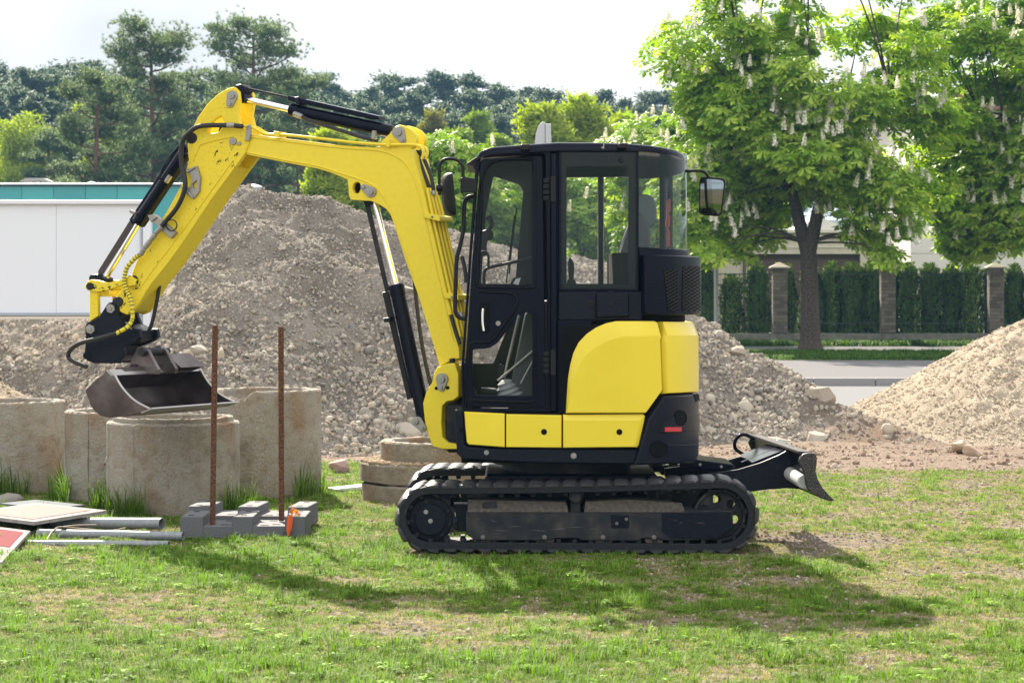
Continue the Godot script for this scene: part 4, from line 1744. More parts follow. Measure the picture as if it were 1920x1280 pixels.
func piles() -> void:
	n_heap.noise_type = FastNoiseLite.TYPE_SIMPLEX_SMOOTH
	n_heap.frequency = 0.7
	n_heap.fractal_octaves = 3
	n_heap.seed = 71
	n_grain.noise_type = FastNoiseLite.TYPE_SIMPLEX_SMOOTH
	n_grain.frequency = 4.0
	n_grain.fractal_octaves = 3
	n_grain.seed = 72
	var grey := [Color(0.42, 0.355, 0.265), Color(0.45, 0.40, 0.325), Color(0.35, 0.30, 0.24), Color(0.28, 0.255, 0.225), Color(0.39, 0.32, 0.235), Color(0.20, 0.185, 0.17), Color(0.47, 0.415, 0.33), Color(0.32, 0.26, 0.20)]
	var tan_ := [Color(0.50, 0.42, 0.315), Color(0.56, 0.485, 0.375), Color(0.44, 0.36, 0.265), Color(0.52, 0.45, 0.35)]
	make_heap(0, "gravel_heap", "big grey brown heap of gravel, stones and soil rising behind the excavator", Vector3(-0.6, 0, -26), -8.6, 4.9, -29.6, -20.6, Color(0.235, 0.205, 0.172), Color(0.37, 0.325, 0.275), grey, 190000, 0.68, 300)
	make_heap(1, "sand_heap", "tan sandy gravel heap at the right edge of the picture", Vector3(5.95, 0, -26.3), 2.6, 9.4, -29.0, -23.0, Color(0.44, 0.36, 0.26), Color(0.56, 0.47, 0.35), tan_, 48000, 0.46, 200)
	make_heap(2, "sand_heap", "small low sand heap at the left edge, in front of the big gravel heap", Vector3(-4.95, 0, -20.9), -6.9, -3.1, -22.8, -18.9, Color(0.40, 0.315, 0.22), Color(0.50, 0.405, 0.29), tan_, 12000, 0.5, 80)
	clods()
	# single boulders the photograph shows
	var spots := [[412, 522, 24.6, 0.075, 0], [310, 655, 23.0, 0.09, 1], [372, 660, 22.8, 0.10, 0], [455, 745, 21.9, 0.07, 1], [760, 545, 24.6, 0.10, 0], [1345, 630, 25.6, 0.10, 0], [1385, 665, 25.0, 0.13, 1], [1540, 745, 23.9, 0.16, 1], [1330, 810, 22.3, 0.10, 0], [1460, 830, 22.1, 0.12, 1], [1530, 822, 22.4, 0.13, 0], [760, 812, 22.0, 0.14, 0]]
	var says := ["pale boulder high on the left of the gravel heap", "tan slab stone left of the first rusty bar", "square pale stone right above the bucket", "flat grey stone between the rusty bars", "grey boulder left of the boom cylinder", "small boulder near the top of the right slope", "flat slab on the heap's right slope", "large slab stone low on the heap's right slope", "round stone at the heap's foot right of the cab", "grey boulder above the dozer blade", "brown slab stone behind the dozer blade", "round pale boulder behind the stacked rings"]
	for i in spots.size():
		var q: Array = spots[i]
		var at := sp(q[0], q[1], q[2])
		# let it lie on the heap along this line of sight
		for k in 60:
			var dd := 21.0 + k * 0.1
			var w := sp(q[0], q[1], dd)
			if w.y <= heap_h(0, w.x, w.z):
				at = w
				break
		boulder(at, q[3], says[i], i + 3, Color(0.40, 0.35, 0.285) if q[4] == 0 else Color(0.34, 0.285, 0.225))
	boulder(Vector3(sp(1800, 0, 22.6).x, 0.06, -22.6), 0.115, "round tan boulder at the foot of the right sand heap", 40, Color(0.42, 0.33, 0.24))
	boulder(Vector3(sp(1822, 0, 22.3).x, 0.045, -22.3), 0.09, "flatter tan boulder leaning in front of the round one at the right sand heap", 41, Color(0.44, 0.33, 0.23))
	boulder(Vector3(sp(634, 0, 20.4).x, 0.05, -20.4), 0.105, "reddish boulder on the grass left of the stacked rings", 42, Color(0.36, 0.25, 0.21))
	boulder(Vector3(sp(150, 0, 19.6).x, 0.06, -19.6), 0.14, "pale angular block behind the left concrete rings", 43, Color(0.40, 0.35, 0.28))
	boulder(Vector3(sp(12, 0, 17.3).x, 0.02, -17.3), 0.09, "flat mossy grey stone at the left edge before the concrete ring", 44, Color(0.24, 0.225, 0.19))


func clods() -> void:            # crumbs of turned earth on the bare strip behind the lawn
	var r := RandomNumberGenerator.new()
	r.seed = 808
	var buf := PackedFloat32Array()
	for i in 21000:
		var d := 20.3 + 3.6 * pow(r.randf(), 0.8)
		var x := r.randf_range(-0.34, 0.34) * d
		var k := n_grain.get_noise_2d(x * 0.6, d * 0.9)
		if k < -0.02 or turf(x, -d) > 0.42:
			continue
		var s := 0.005 + 0.020 * pow(r.randf(), 4.0) * (0.5 + k * 2.0)
		var w := r.randf_range(0.7, 1.2)
		put(buf, Basis.from_euler(Vector3(r.randf() * 6.0, r.randf() * 6.0, r.randf() * 6.0)) * Basis.from_scale(Vector3(1.2, 0.7, 1.0) * s), Vector3(x, ground_y(x, -d) + s * 0.25, -d), Color(0.27 * w, 0.185 * w, 0.13 * w) if r.randf() < 0.7 else Color(0.48 * w, 0.40 * w, 0.31 * w))
	for i in 60000:
		var d := sqrt(r.randf_range(80.0, 430.0))
		var x := r.randf_range(-0.25, 0.25) * d
		var g := turf(x, -d)
		if g > 0.46 or (x < -2.3 and d > 14.0) or (d > 13.9 and d < 15.8 and x > -0.75 and x < 1.45):
			continue
		var s := 0.003 + 0.011 * pow(r.randf(), 3.0)
		var w := r.randf_range(0.6, 1.25)
		put(buf, Basis.from_euler(Vector3(r.randf() * 6.0, r.randf() * 6.0, r.randf() * 6.0)) * Basis.from_scale(Vector3(1.3, 0.6, 1.0) * s), Vector3(x, ground_y(x, -d) + s * 0.3, -d), Color(0.30 * w, 0.235 * w, 0.18 * w) if r.randf() < 0.7 else Color(0.44 * w, 0.39 * w, 0.32 * w))
	tag(many("earth_clods", rock_mesh(66, true), M["stone"], buf, self), "brown earth clods strewn over the bare strip and the lawn's bare spots", "soil")


func boulder(at: Vector3, s: float, label: String, sd: int, c: Color) -> void:
	var o := MeshInstance3D.new()
	o.name = unique("boulder")
	o.mesh = rock_mesh(100 + sd, true)
	var m := StandardMaterial3D.new()
	m.resource_name = "boulder_stone"
	m.roughness = 0.92
	m.albedo_color = c.linear_to_srgb()
	o.material_override = m
	o.position = at
	o.basis = Basis.from_euler(Vector3(0.2 * sin(sd), sd * 1.3, 0.2 * cos(sd * 2.0))) * Basis.from_scale(Vector3(1.35, 0.75, 1.0) * s)
	o.position = at
	add_child(o, true)
	tag(o, label, "boulder", "boulders on and round the heaps")


# ---------------------------------------------------------------- concrete shaft rings

# [x, distance, radius, height, y of the foot]
var ring_spots := [[-3.93, 18.44, 0.47], [-2.87, 17.72, 0.45], [-2.385, 16.80, 0.462], [-1.86, 18.12, 0.41], [-0.57, 17.78, 0.555]]


func ring(called: String, label: String, x: float, d: float, r: float, y0: float, h: float, wall: float, lip: float, chip_from := 9.0, chip_to := 9.0, chip := 0.0, group := "concrete shaft rings") -> Node3D:
	var base := Vector3(x, y0, -d)
	var t := thing(called, base, label, "concrete ring", group)
	var k := 112
	var g := Geo.new()
	var gc := Geo.new()
	var nz := noise(1.1, 4, int(absf(x) * 100.0))
	var rows := []
	for j in k + 1:
		var a := TAU * (j % k) / k
		var dir := Vector3(cos(a), 0, sin(a))
		var cx := dir * 6.0 * r
		var top := h + nz.get_noise_3d(cx.x * 2.0, 3.0, cx.z * 2.0) * 0.008
		if a > chip_from and a < chip_to:
			var m := minf(a - chip_from, chip_to - a)
			top -= chip * clampf(m * 5.0, 0.0, 1.0) * (0.55 + 0.9 * absf(nz.get_noise_2d(a * 7.0, 1.0)) + 0.35 * nz.get_noise_2d(a * 26.0, 4.0))
		var ro := r * (1.0 + nz.get_noise_3d(cx.x * 0.15, 0.0, cx.z * 0.15) * 0.012)
		var prof := [Vector2(ro * 1.004, 0.0), Vector2(ro, h * 0.1), Vector2(ro, h * 0.2), Vector2(ro, h * 0.3), Vector2(ro, h * 0.4), Vector2(ro, h * 0.5), Vector2(ro, h * 0.6), Vector2(ro, h * 0.68), Vector2(ro, h * 0.76), Vector2(ro, top - lip - 0.012), Vector2(ro - 0.010, top - lip)]
		if lip > 0.0:
			prof.append_array([Vector2(ro - wall * 0.48, top - lip + 0.002), Vector2(ro - wall * 0.5, top - 0.006), Vector2(ro - wall * 0.56, top)])
		prof.append_array([Vector2(ro - wall + 0.01, top), Vector2(ro - wall, top - 0.012), Vector2(ro - wall, top * 0.5), Vector2(ro - wall, 0.0)])
		var row := PackedVector3Array()
		for q in prof:
			var jit := nz.get_noise_3d(cx.x * 3.0, q.y * 9.0, cx.z * 3.0) * 0.004
			row.append(base + dir * (q.x + jit) + Vector3.UP * (q.y + jit))
		rows.append(row)
	var m: int = rows[0].size()
	for j in k:
		for i in m - 1:
			var A: Vector3 = rows[j][i]
			var B: Vector3 = rows[j][i + 1]
			var C: Vector3 = rows[j + 1][i + 1]
			var D: Vector3 = rows[j + 1][i]
			var f := (B - A).cross(D - A).normalized()
			var mid := (A + C) * 0.5 - base
			var out := Vector3(mid.x, 0, mid.z).normalized()
			var want := out if i < 9 else (-out if i >= m - 2 else Vector3.UP)
			if f.dot(want) < 0.0:
				f = -f
			if i < 9 or i >= m - 2:
				var o0 := (A - base) * Vector3(1, 0, 1)
				var o1 := (D - base) * Vector3(1, 0, 1)
				var sg := 1.0 if i < 9 else -1.0
				g.quad4(A, B, C, D, o0.normalized() * sg, o0.normalized() * sg, o1.normalized() * sg, o1.normalized() * sg)
			else:
				g.quad(A, B, C, D, want)
	for i in g.v.size():
		var q := g.v[i] - base
		var a := atan2(q.z, q.x)
		var u := a * r
		var s1 := clampf(nz.get_noise_2d(u * 1.6 + 7.0, q.y * 1.1) * 2.2 - 0.15, 0.0, 1.0)
		var s2 := clampf(nz.get_noise_2d(u * 4.5, q.y * 0.7 + 20.0) * 2.0 - 0.55, 0.0, 1.0) * clampf(1.2 - absf(h * 0.6 - q.y) * 2.0, 0.0, 1.0)
		var s3 := clampf(nz.get_noise_2d(u * 1.3 - 30.0, q.y * 2.4) * 2.5 - 0.6, 0.0, 1.0)
		var c := Color(1, 1, 1).lerp(Color(0.82, 0.58, 0.40), s1 * 0.75).lerp(Color(0.45, 0.40, 0.36), s2 * 0.65).lerp(Color(0.55, 0.52, 0.50), s3 * 0.6)
		c = c.lerp(Color(0.62, 0.55, 0.45), clampf(0.5 - q.y * 6.0, 0.0, 0.6))
		g.c[i] = c
	part("shell", g, M["old_concrete"], t)
	if h > 0.5:
		# seam left by the two halves of the mould
		g = Geo.new()
		var sa := 1.15 if chip > 0.0 else 2.05
		var pts := PackedVector3Array()
		for i in 9:
			var yy := 0.02 + (h - lip - 0.05) * i / 8.0
			pts.append(base + Vector3(cos(sa + 0.004 * sin(i * 2.0)) * (r + 0.001), yy, sin(sa) * (r + 0.001)))
		g.tube(pts, 0.005, 6)
		part("mould_seam", g, M["old_concrete"], t)
	return t


func rings() -> void:
	ring("concrete_ring", "wide concrete ring cut off by the picture's left edge", -3.93, 18.44, 0.47, 0, 0.70, 0.07, 0.0)
	ring("concrete_ring", "narrow pale concrete ring standing second from the left, behind the bucket's ring", -2.87, 17.72, 0.45, 0, 0.66, 0.07, 0.0)
	var t := ring("concrete_ring", "front concrete ring with rebated rim directly under the bucket", -2.385, 16.80, 0.462, 0, 0.665, 0.09, 0.035)
	# broken lug with reinforcing steel on its left flank
	var g := Geo.new()
	var c := sp(204, 866, 16.75)
	g.tube(PackedVector3Array([c + Vector3(0.05, 0.10, 0), c + Vector3(0.0, 0.03, 0.01), c + Vector3(-0.02, -0.02, 0.01), c + Vector3(0.04, -0.05, 0)]), 0.022, 9)
	part("broken_lug", g, M["old_concrete"], t)
	g = Geo.new()
	g.tube(PackedVector3Array([c + Vector3(-0.03, -0.01, 0.02), c + Vector3(0.0, -0.035, 0.02), c + Vector3(0.05, -0.03, 0.02)]), 0.011, 7)
	part("rebar_end", g, M["rust"], t)
	t = ring("concrete_ring", "tall concrete ring with a chipped rim behind the two rusty bars", -1.86, 18.12, 0.41, 0, 0.80, 0.075, 0.0, 1.72, 2.9, 0.085)
	ring("low_ring", "lowest ring of the flat stack, half sunk in grass beside the track", -0.57, 17.78, 0.545, 0, 0.125, 0.12, 0.0, 9.0, 9.0, 0.0, "stacked flat concrete rings")
	ring("low_ring", "middle ring of the flat stack with sand lying on its ledge", -0.57, 17.80, 0.560, 0.145, 0.135, 0.16, 0.0, 9.0, 9.0, 0.0, "stacked flat concrete rings")
	ring("low_ring", "uppermost and smallest ring of the flat stack, pale sunlit rim", -0.49, 17.80, 0.49, 0.285, 0.15, 0.09, 0.0, 9.0, 9.0, 0.0, "stacked flat concrete rings")
	# sand on the ledge of the middle ring
	var buf := PackedFloat32Array()
	var r := RandomNumberGenerator.new()
	r.seed = 3
	for i in 500:
		var a := r.randf_range(1.2, 3.9)
		var rr := r.randf_range(0.42, 0.55)
		var s := r.randf_range(0.006, 0.016)
		var w := r.randf_range(0.8, 1.15)
		put(buf, Basis.from_euler(Vector3(r.randf() * 6.0, r.randf() * 6.0, 0)) * Basis.from_scale(Vector3.ONE * s), Vector3(-0.57 + cos(a) * rr, 0.282 + s * 0.4, -17.80 + sin(a) * rr), Color(0.40 * w, 0.30 * w, 0.20 * w))
	tag(many("spilled_sand", rock_mesh(65, false), M["stone"], buf, self), "crumbs of sand lying on the ledge of the stacked rings", "sand")
	# white offcut board beside the stack
	g = Geo.new()
	var bb := Basis(Vector3.UP, 0.55) * Basis(Vector3(0, 0, 1), 0.05)
	var at := Vector3(sp(668, 0, 18.4).x, 0.035, -18.4)
	g.box(at, Vector3(0.42, 0.022, 0.16), bb, 0.004)
	single("white_offcut", g, M["board_edge"], at, "white board offcut on the grass left of the flat ring stack", "board")


# ---------------------------------------------------------------- loose things in front of the rings

func rubber_base(base: Vector3, turn: float, label: String) -> Node3D:
	var t := thing("rubber_base", base, label, "sign base", "rubber fence feet")
	var b := Basis(Vector3.UP, turn)
	# side view of the foot: three raised blocks and two lower decks
	var towers := [[-0.392, -0.245], [-0.065, 0.065], [0.262, 0.392]]
	var decks := [[-0.245, -0.065], [0.065, 0.262]]
	var g := Geo.new()
	for q in towers:
		g.box(base + b * Vector3((q[0] + q[1]) / 2, 0.07, 0), Vector3(q[1] - q[0], 0.14, 0.40), b, 0.008)
	for q in decks:
		g.box(base + b * Vector3((q[0] + q[1]) / 2, 0.04, 0), Vector3(q[1] - q[0] + 0.012, 0.08, 0.395), b, 0.006)
	var body := part("body", g, M["recycled_rubber"], t)
	for q in [[-0.33, 0.13], [0.0, 0.13], [0.33, 0.13], [-0.33, -0.13], [0.0, -0.13], [0.33, -0.13]]:
		g = Geo.new()
		g.box(base + b * Vector3(q[0], 0.1392, q[1]), Vector3(0.034, 0.005, 0.034), b)
		part("socket", g, M["seam_black"], t)
	for q in [[-0.12, 0.13], [0.13, 0.15], [0.20, 0.10], [-0.12, -0.13], [0.16, -0.13]]:
		g = Geo.new()
		g.box(base + b * Vector3(q[0], 0.0795, q[1]), Vector3(0.05, 0.005, 0.022), b)
		part("socket", g, M["seam_black"], t)
	return t


func debris() -> void:
	var a := sp(461.5, 0, 15.1)
	rubber_base(Vector3(a.x, 0.0, -15.1), 0.0, "front grey rubber fence foot holding the two rusty bars")
	rubber_base(Vector3(sp(475, 0, 15.62).x, 0.015, -15.62), -0.09, "rear dark rubber fence foot lying behind the front one")
	for q in [[403.0, 398.0, 610.0, 985.0, 15.0, "left rusty square steel bar standing upright in the rubber foot"], [526.5, 527.5, 612.0, 976.0, 15.2, "right rusty square steel bar standing upright in the rubber foot"]]:
		var top := sp(q[0], q[2], q[4])
		var bot := sp(q[1], q[3], q[4])
		var g := Geo.new()
		var up := (top - bot).normalized()
		var side := Vector3(0, 0, 1).cross(up).normalized()
		var bb := Basis(-side, up, Vector3(0, 0, 1)).orthonormalized()
		g.box((top + bot) / 2, Vector3(0.033, top.distance_to(bot), 0.033), bb, 0.003)
		var bar := single("rusty_bar", g, M["rust"], bot, q[5], "steel bar", "rusty bars in the rubber foot")
	# ribbon and crumpled flowers hung on the right end of the foot
	var pl := Plane2.new(14.885)
	var t := thing("ribbon_flower", sp(548, 966, 14.9), "orange ribbon with crumpled yellow flower hung on the rubber foot's right end", "ribbon")
	var g := Geo.new()
	g.plate([P([541, 966, 548, 964, 549, 975, 547, 990, 542, 1003, 539, 1005, 537, 990, 538, 976])], pl, -0.012, -0.007)
	g.plate([P([543, 968, 546, 968, 545, 985, 542, 999, 541, 985])], pl, -0.02, -0.012)
	part("ribbon", g, M["ribbon_orange"], t)
	var r := RandomNumberGenerator.new()
	r.seed = 17
	for k in 16:
		g = Geo.new()
		var c := sp(549 + r.randf_range(-5.0, 12.0), 958 + r.randf_range(-4.0, 6.0), 14.93)
		var u := Vector3(r.randfn(), r.randfn(), r.randfn()).normalized() * r.randf_range(0.010, 0.02)
		var w := u.cross(Vector3(r.randfn(), r.randfn(), r.randfn())).normalized() * r.randf_range(0.008, 0.017)
		var n := u.cross(w).normalized()
		g.quad(c - u, c + w + n * 0.005, c + u, c - w + n * 0.005, n)
		part("petal", g, M["petal_pink" if k > 12 else ("ribbon_orange" if k % 4 == 0 else "petal_yellow")], t)
	g = Geo.new()
	g.tube(along(pl, [547, 958, 546, 950, 544, 944], 0.03), 0.003, 6)
	part("stalk", g, M["petal_yellow"], t)
	# tubes
	var tubes := [[100, 981, 15.75, 303, 981.5, 15.35, 0.037, "thickest galvanised tube, topmost under the sign boards"], [70, 1000, 15.0, 343, 1005, 14.75, 0.0275, "middle galvanised tube reaching farthest right to the rubber foot"], [30, 1020, 14.6, 316, 1021, 14.4, 0.024, "front galvanised tube lying nearest in the grass"]]
	for q in tubes:
		var p0 := sp(q[0], q[1], q[2])
		var p1 := sp(q[3], q[4], q[5])
		var ax := (p1 - p0).normalized()
		g = Geo.new()
		var l := p0.distance_to(p1)
		var rr: float = q[6]
		g.lathe(p0, ax, PackedVector2Array([Vector2(0, rr - 0.004), Vector2(0, rr), Vector2(l, rr), Vector2(l, rr - 0.004), Vector2(0, rr - 0.004)]), 22)
		single("steel_tube", g, M["galvanised"], (p0 + p1) / 2, q[7], "tube", "galvanised tubes under the boards")
	# sign boards
	board("sign_board", "faded pink and white sign board lying flat on the tubes", [sp(63, 978, 15.0), sp(200, 956.5, 15.85), sp(66, 942, 16.6), sp(-110, 955, 15.8)], 0.022, "sign_white", [0.10, 0.90, "sign_red_faded", 0.12, 0.88])
	board("sign_board", "grey blue sheet metal board under the pink sign board's far edge", [sp(90, 953, 16.3), sp(158, 946, 16.55), sp(66, 936.5, 17.1), sp(20, 944, 16.9)], 0.012, "sign_grey", [])
	board("sign_board", "red and white sign board tilted at the lower left corner", [sp(2, 1054, 13.3), sp(56, 995, 14.8), sp(-30, 984, 15.3), sp(-120, 1030, 14.0)], 0.018, "sign_white", [0.42, 0.92, "sign_red", 0.10, 0.85])
	g = Geo.new()
	g.tube(curve3([sp(70, 990, 15.1), sp(95, 997, 14.95), sp(110, 988, 14.95), sp(150, 991, 15.0), sp(200, 995, 14.95), sp(235, 990, 15.0)]), 0.0055, 7)
	g.tube(curve3([sp(85, 1016, 14.6), sp(100, 994, 14.9), sp(130, 986, 15.0), sp(180, 984, 15.1)]), 0.0055, 7)
	single("bent_wire", g, M["wire"], sp(110, 1000, 14.9), "brown bent wire tangled over the galvanised tubes", "wire")


func board(called: String, label: String, c: Array, thick: float, m: String, face: Array) -> void:
	c[3] = c[0] + c[2] - c[1]
	var base: Vector3 = (c[0] + c[1] + c[2] + c[3]) / 4.0
	var t := thing(called, base, label, "sign board", "old sign boards on the tubes")
	var n: Vector3 = (c[1] - c[0]).cross(c[3] - c[0]).normalized()
	if n.y < 0.0:
		n = -n
	var g := Geo.new()
	var lo := []
	for p in c:
		lo.append(p - n * thick)
	g.quad(c[0], c[1], c[2], c[3], n)
	g.quad(lo[0], lo[1], lo[2], lo[3], -n)
	for i in 4:
		var j := (i + 1) % 4
		g.quad(c[i], c[j], lo[j], lo[i], (c[i] + c[j]) * 0.5 - base)
	part("sheet", g, M[m], t)
	if face:
		g = Geo.new()
		var q := []
		for i in 4:
			var u: float = face[0] if i == 0 or i == 3 else face[1]
			var w: float = face[3] if i < 2 else face[4]
			var p0: Vector3 = c[0].lerp(c[1], u)
			var p1: Vector3 = c[3].lerp(c[2], u)
			q.append(p0.lerp(p1, w) + n * 0.003)
		g.quad(q[0], q[1], q[2], q[3], n)
		part("red_field", g, M[face[2]], t)


# ---------------------------------------------------------------- the excavator

func pin_cap(g: Geo, pl: Plane2, a: Vector2, b: Vector2, ra: float, rb: float, o: float) -> void:   # zinc keeper plate with pin end and bolt
	g.plate([capsule(a, b, ra, rb)], pl, o - 0.012, o + 0.004, 0.8)
	g.plate([circ(a.x, a.y, ra * 0.58, 18)], pl, o - 0.024, o - 0.010, 0.8)
	g.plate([circ(a.x, a.y, ra * 0.2, 10)], pl, o - 0.027, o - 0.010, 0.3)
	g.plate([circ(b.x, b.y, rb * 0.55, 6)], pl, o - 0.022, o - 0.010, 0.5)


func bolt(parent: Node, pl: Plane2, x: float, y: float, r: float, o: float, m := "zinc", called := "bolt") -> void:
	var g := Geo.new()
	g.plate([circ(x, y, r, 16)], pl, o - 0.004, o + 0.002, 0.3)
	g.plate([circ(x, y, r * 0.62, 6)], pl, o - 0.012, o - 0.003, 0.4)
	part(called, g, M[m], parent)


func sheet(poly: PackedVector2Array, pl: Plane2, o: float, strip := 0.0) -> Geo:
	var g := Geo.new()
	if Geo.area(poly) < 0.0:
		poly.reverse()
	g._face([poly], pl, o, -1.0, strip)
	return g


func excavator() -> void:
	var base := Vector3(0.38, 0, -14.85)
	var ex := thing("mini_excavator", base, "yellow and black tracked mini excavator with glazed cab, boom reaching left over the rings", "excavator")
	undercarriage(ex)
	dozer_blade(ex)
	upper_body(ex)
	cab(ex)
	boom_and_arm(ex)
	bucket(ex)


func belt_loop(grow: float, count: int) -> PackedVector2Array:
	var c1 := Vector2(806, 972)
	var c2 := Vector2(1352, 968)
	var r1 := 66.0 + grow
	var r2 := 73.0 + grow
	var raw := PackedVector2Array()
	for i in 41:                                        # left arc, bottom to top
		var a := PI * 0.5 + PI * i / 40.0
		raw.append(c1 + Vector2(cos(a), sin(a)) * r1)
	for i in range(1, 12):                              # upper run with a little sag
		var t := i / 12.0
		raw.append((c1 + Vector2(0, -r1)).lerp(c2 + Vector2(0, -r2), t) + Vector2(0, sin(t * PI) * 2.5))
	for i in 41:
		var a := -PI * 0.5 + PI * i / 40.0
		raw.append(c2 + Vector2(cos(a), sin(a)) * r2)
	var total := 0.0
	for i in raw.size():
		total += raw[i].distance_to(raw[(i + 1) % raw.size()])
	var out := PackedVector2Array()
	var step := total / count
	var pos := 0.0
	var i := 0
	var acc := 0.0
	while out.size() < count:
		var a := raw[i % raw.size()]
		var b := raw[(i + 1) % raw.size()]
		var l := a.distance_to(b)
		while acc + l >= pos and out.size() < count:
			out.append(a.lerp(b, (pos - acc) / maxf(l, 0.0001)))
			pos += step
		acc += l
		i += 1
	return out


func undercarriage(ex: Node3D) -> void:
	var pl := Plane2.new(14.0)
	var pads := 46
	var path := belt_loop(-7.0, pads)
	var lug_mesh: ArrayMesh
	for side in 2:
		var o0 := 0.0 if side == 0 else 1.38
		var g := Geo.new()
		g.plate([belt_loop(-6.0, 150), belt_loop(-21.0, 150)], pl, o0 + 0.012, o0 + 0.308, 1.5)
		# drive ribs on the inner face
		var inner := belt_loop(-22.0, 92)
		for i in inner.size():
			var q := inner[(i + 1) % inner.size()]
			var p := inner[i]
			var ta := (q - p).normalized()
			var c := pl.at(p, o0 + 0.16)
			var tx := Vector3(ta.x, -ta.y, 0)
			var ny := Vector3(-ta.y, -ta.x, 0)
			if i % 2 == 0:
				g.box(c + ny * 0.004, Vector3(0.028, 0.03, 0.24), Basis(tx, ny, tx.cross(ny)), 0.004)
		var track := part("track", g, M["rubber"], ex)
		for i in pads:
			var p := path[i]
			var q := path[(i + 1) % pads]
			var b0 := path[(i + pads - 1) % pads]
			var ta := (q - b0).normalized()
			var tx := Vector3(ta.x, -ta.y, 0)
			var ny := Vector3(ta.y, ta.x, 0)
			if ny.dot(Vector3(p.x - 1080.0, 972.0 - p.y, 0)) < 0.0 and absf(p.x - 1080.0) > 300.0:
				ny = -ny
			elif absf(p.x - 1080.0) <= 300.0:
				ny = Vector3(0, 1.0 if p.y < 972.0 else -1.0, 0)
			if lug_mesh == null:
				var lg := Geo.new()
				# chevron pad: two slanting halves with sloped ends
				for w in [-1.0, 1.0]:
					var rings_ := []
					for k in 5:
						var f: float = k / 4.0
						var hw := lerpf(0.060, 0.042, f) if k > 0 else 0.036
						var hh := 0.023 if k > 0 else 0.010
						if k == 4:
							hh = 0.018
						var zc: float = w * lerpf(0.158, 0.0, f)
						var sh: float = w * lerpf(-0.016, 0.010, f)
						rings_.append(PackedVector3Array([Vector3(sh - hw, -0.006, zc), Vector3(sh - hw * 0.86, hh * 0.75, zc), Vector3(sh - hw * 0.5, hh, zc), Vector3(sh + hw * 0.35, hh * 0.95, zc), Vector3(sh + hw * 0.75, hh * 0.5, zc), Vector3(sh + hw, -0.006, zc)]))
					lg.loft(rings_, true, 0.3)
				lug_mesh = lg.mesh()
			var l := MeshInstance3D.new()
			l.name = "tread_lug"
			l.mesh = lug_mesh
			l.material_override = M["tread_rubber"]
			l.transform = Transform3D(Basis(tx, ny, tx.cross(ny)), pl.at(p, o0 + 0.16) - base_of(ex))
			track.add_child(l, true)
		# side frame: dark face plate below, sloped dusty ledge above
		var face := P([873, 958, 876, 962, 1275, 962, 1290, 957, 1375, 957, 1376, 990, 1346, 1012, 1290, 1014, 1245, 1014, 1238, 1010, 1205, 1010, 1198, 1015, 1090, 1014, 1083, 1010, 1040, 1010, 1032, 1014, 890, 1014, 873, 1001])
		g = Geo.new()
		g.plate([face], pl, o0 + 0.03, o0 + 0.27, 1.6)
		var frame := part("track_frame", g, M["dusty_steel"], ex)
		g = Geo.new()
		for seg in [[[876, 938, 1062, 943, 1066, 956, 1066, 962, 876, 962]], [[1096, 956, 1100, 942, 1180, 938, 1262, 944, 1276, 952, 1288, 961, 1096, 962]]]:
			g.plate([P(seg[0])], pl, o0 + 0.075, o0 + 0.25, 2.0)
			var poly := P(seg[0])
			var lo := 876.0 if poly[0].x < 1000 else 1096.0
			var hi := 1066.0 if poly[0].x < 1000 else 1286.0
			var A := pl.at(Vector2(lo, 961), o0 + 0.032)
			var B := pl.at(Vector2(hi, 961), o0 + 0.032)
			var C := pl.at(Vector2(hi - 6, 944), o0 + 0.077)
			var D := pl.at(Vector2(lo + 3, 942), o0 + 0.077)
			g.quad(A, B, C, D, Vector3(0, 1, 1))
		part("dusty_ledge", g, M["dust"], frame)
		g = Geo.new()
		g.plate([soft(P([905, 944, 930, 942, 933, 954, 903, 954]), 4.0)], pl, o0 + 0.045, o0 + 0.10, 1.5)
		part("grease_port", g, M["dusty_steel"], frame)
		if side == 0:
			g = Geo.new()
			g.plate([P([1147, 966, 1180, 966, 1180, 990, 1147, 990])], pl, o0 + 0.022, o0 + 0.04, 1.0)
			part("access_plate", g, M["navy_matt"], frame)
			g = Geo.new()
			g.plate([P([1242, 962, 1372, 960, 1374, 990, 1345, 1010, 1258, 1010, 1242, 996])], pl, o0 + 0.022, o0 + 0.04, 1.2)
			part("idler_guard", g, M["navy_matt"], frame)
			for q in [[905, 1008], [1021, 1008], [1131, 1008], [1227, 1008]]:
				bolt(frame, pl, q[0], q[1], 4.4, o0 + 0.03, "dusty_bolt")
			for q in [[1157, 982], [1175, 974]]:
				bolt(frame, pl, q[0], q[1], 3.2, o0 + 0.022, "dusty_bolt")
			var sc := RandomNumberGenerator.new()
			sc.seed = 12
			for k in 16:
				g = Geo.new()
				var p := Vector2(sc.randf_range(880, 1360), sc.randf_range(968, 1003))
				var l := sc.randf_range(5, 40)
				var oo := o0 + (0.0215 if p.x > 1244 else 0.0295)
				if p.x + l > 1366 or (p.x < 1244 and p.x + l > 1238) or (p.x < 1182 and p.x + l > 1145):
					continue
				var up := sc.randf_range(-2.0, 2.0)
				g.plate([PackedVector2Array([p, p + Vector2(l * 0.5, up - 0.35), p + Vector2(l, up * 1.6), p + Vector2(l * 0.5, up + 0.35)])], pl, oo, oo + 0.002)
				part("scratch", g, M["dusty_bolt"], frame)
			for q in [[1294, 1007], [1330, 1007], [1348, 1007]]:
				g = Geo.new()
				g.plate([circ(q[0], q[1], 2.0, 10)], pl, o0 + 0.019, o0 + 0.024)
				part("guard_hole", g, M["seam_black"], frame)
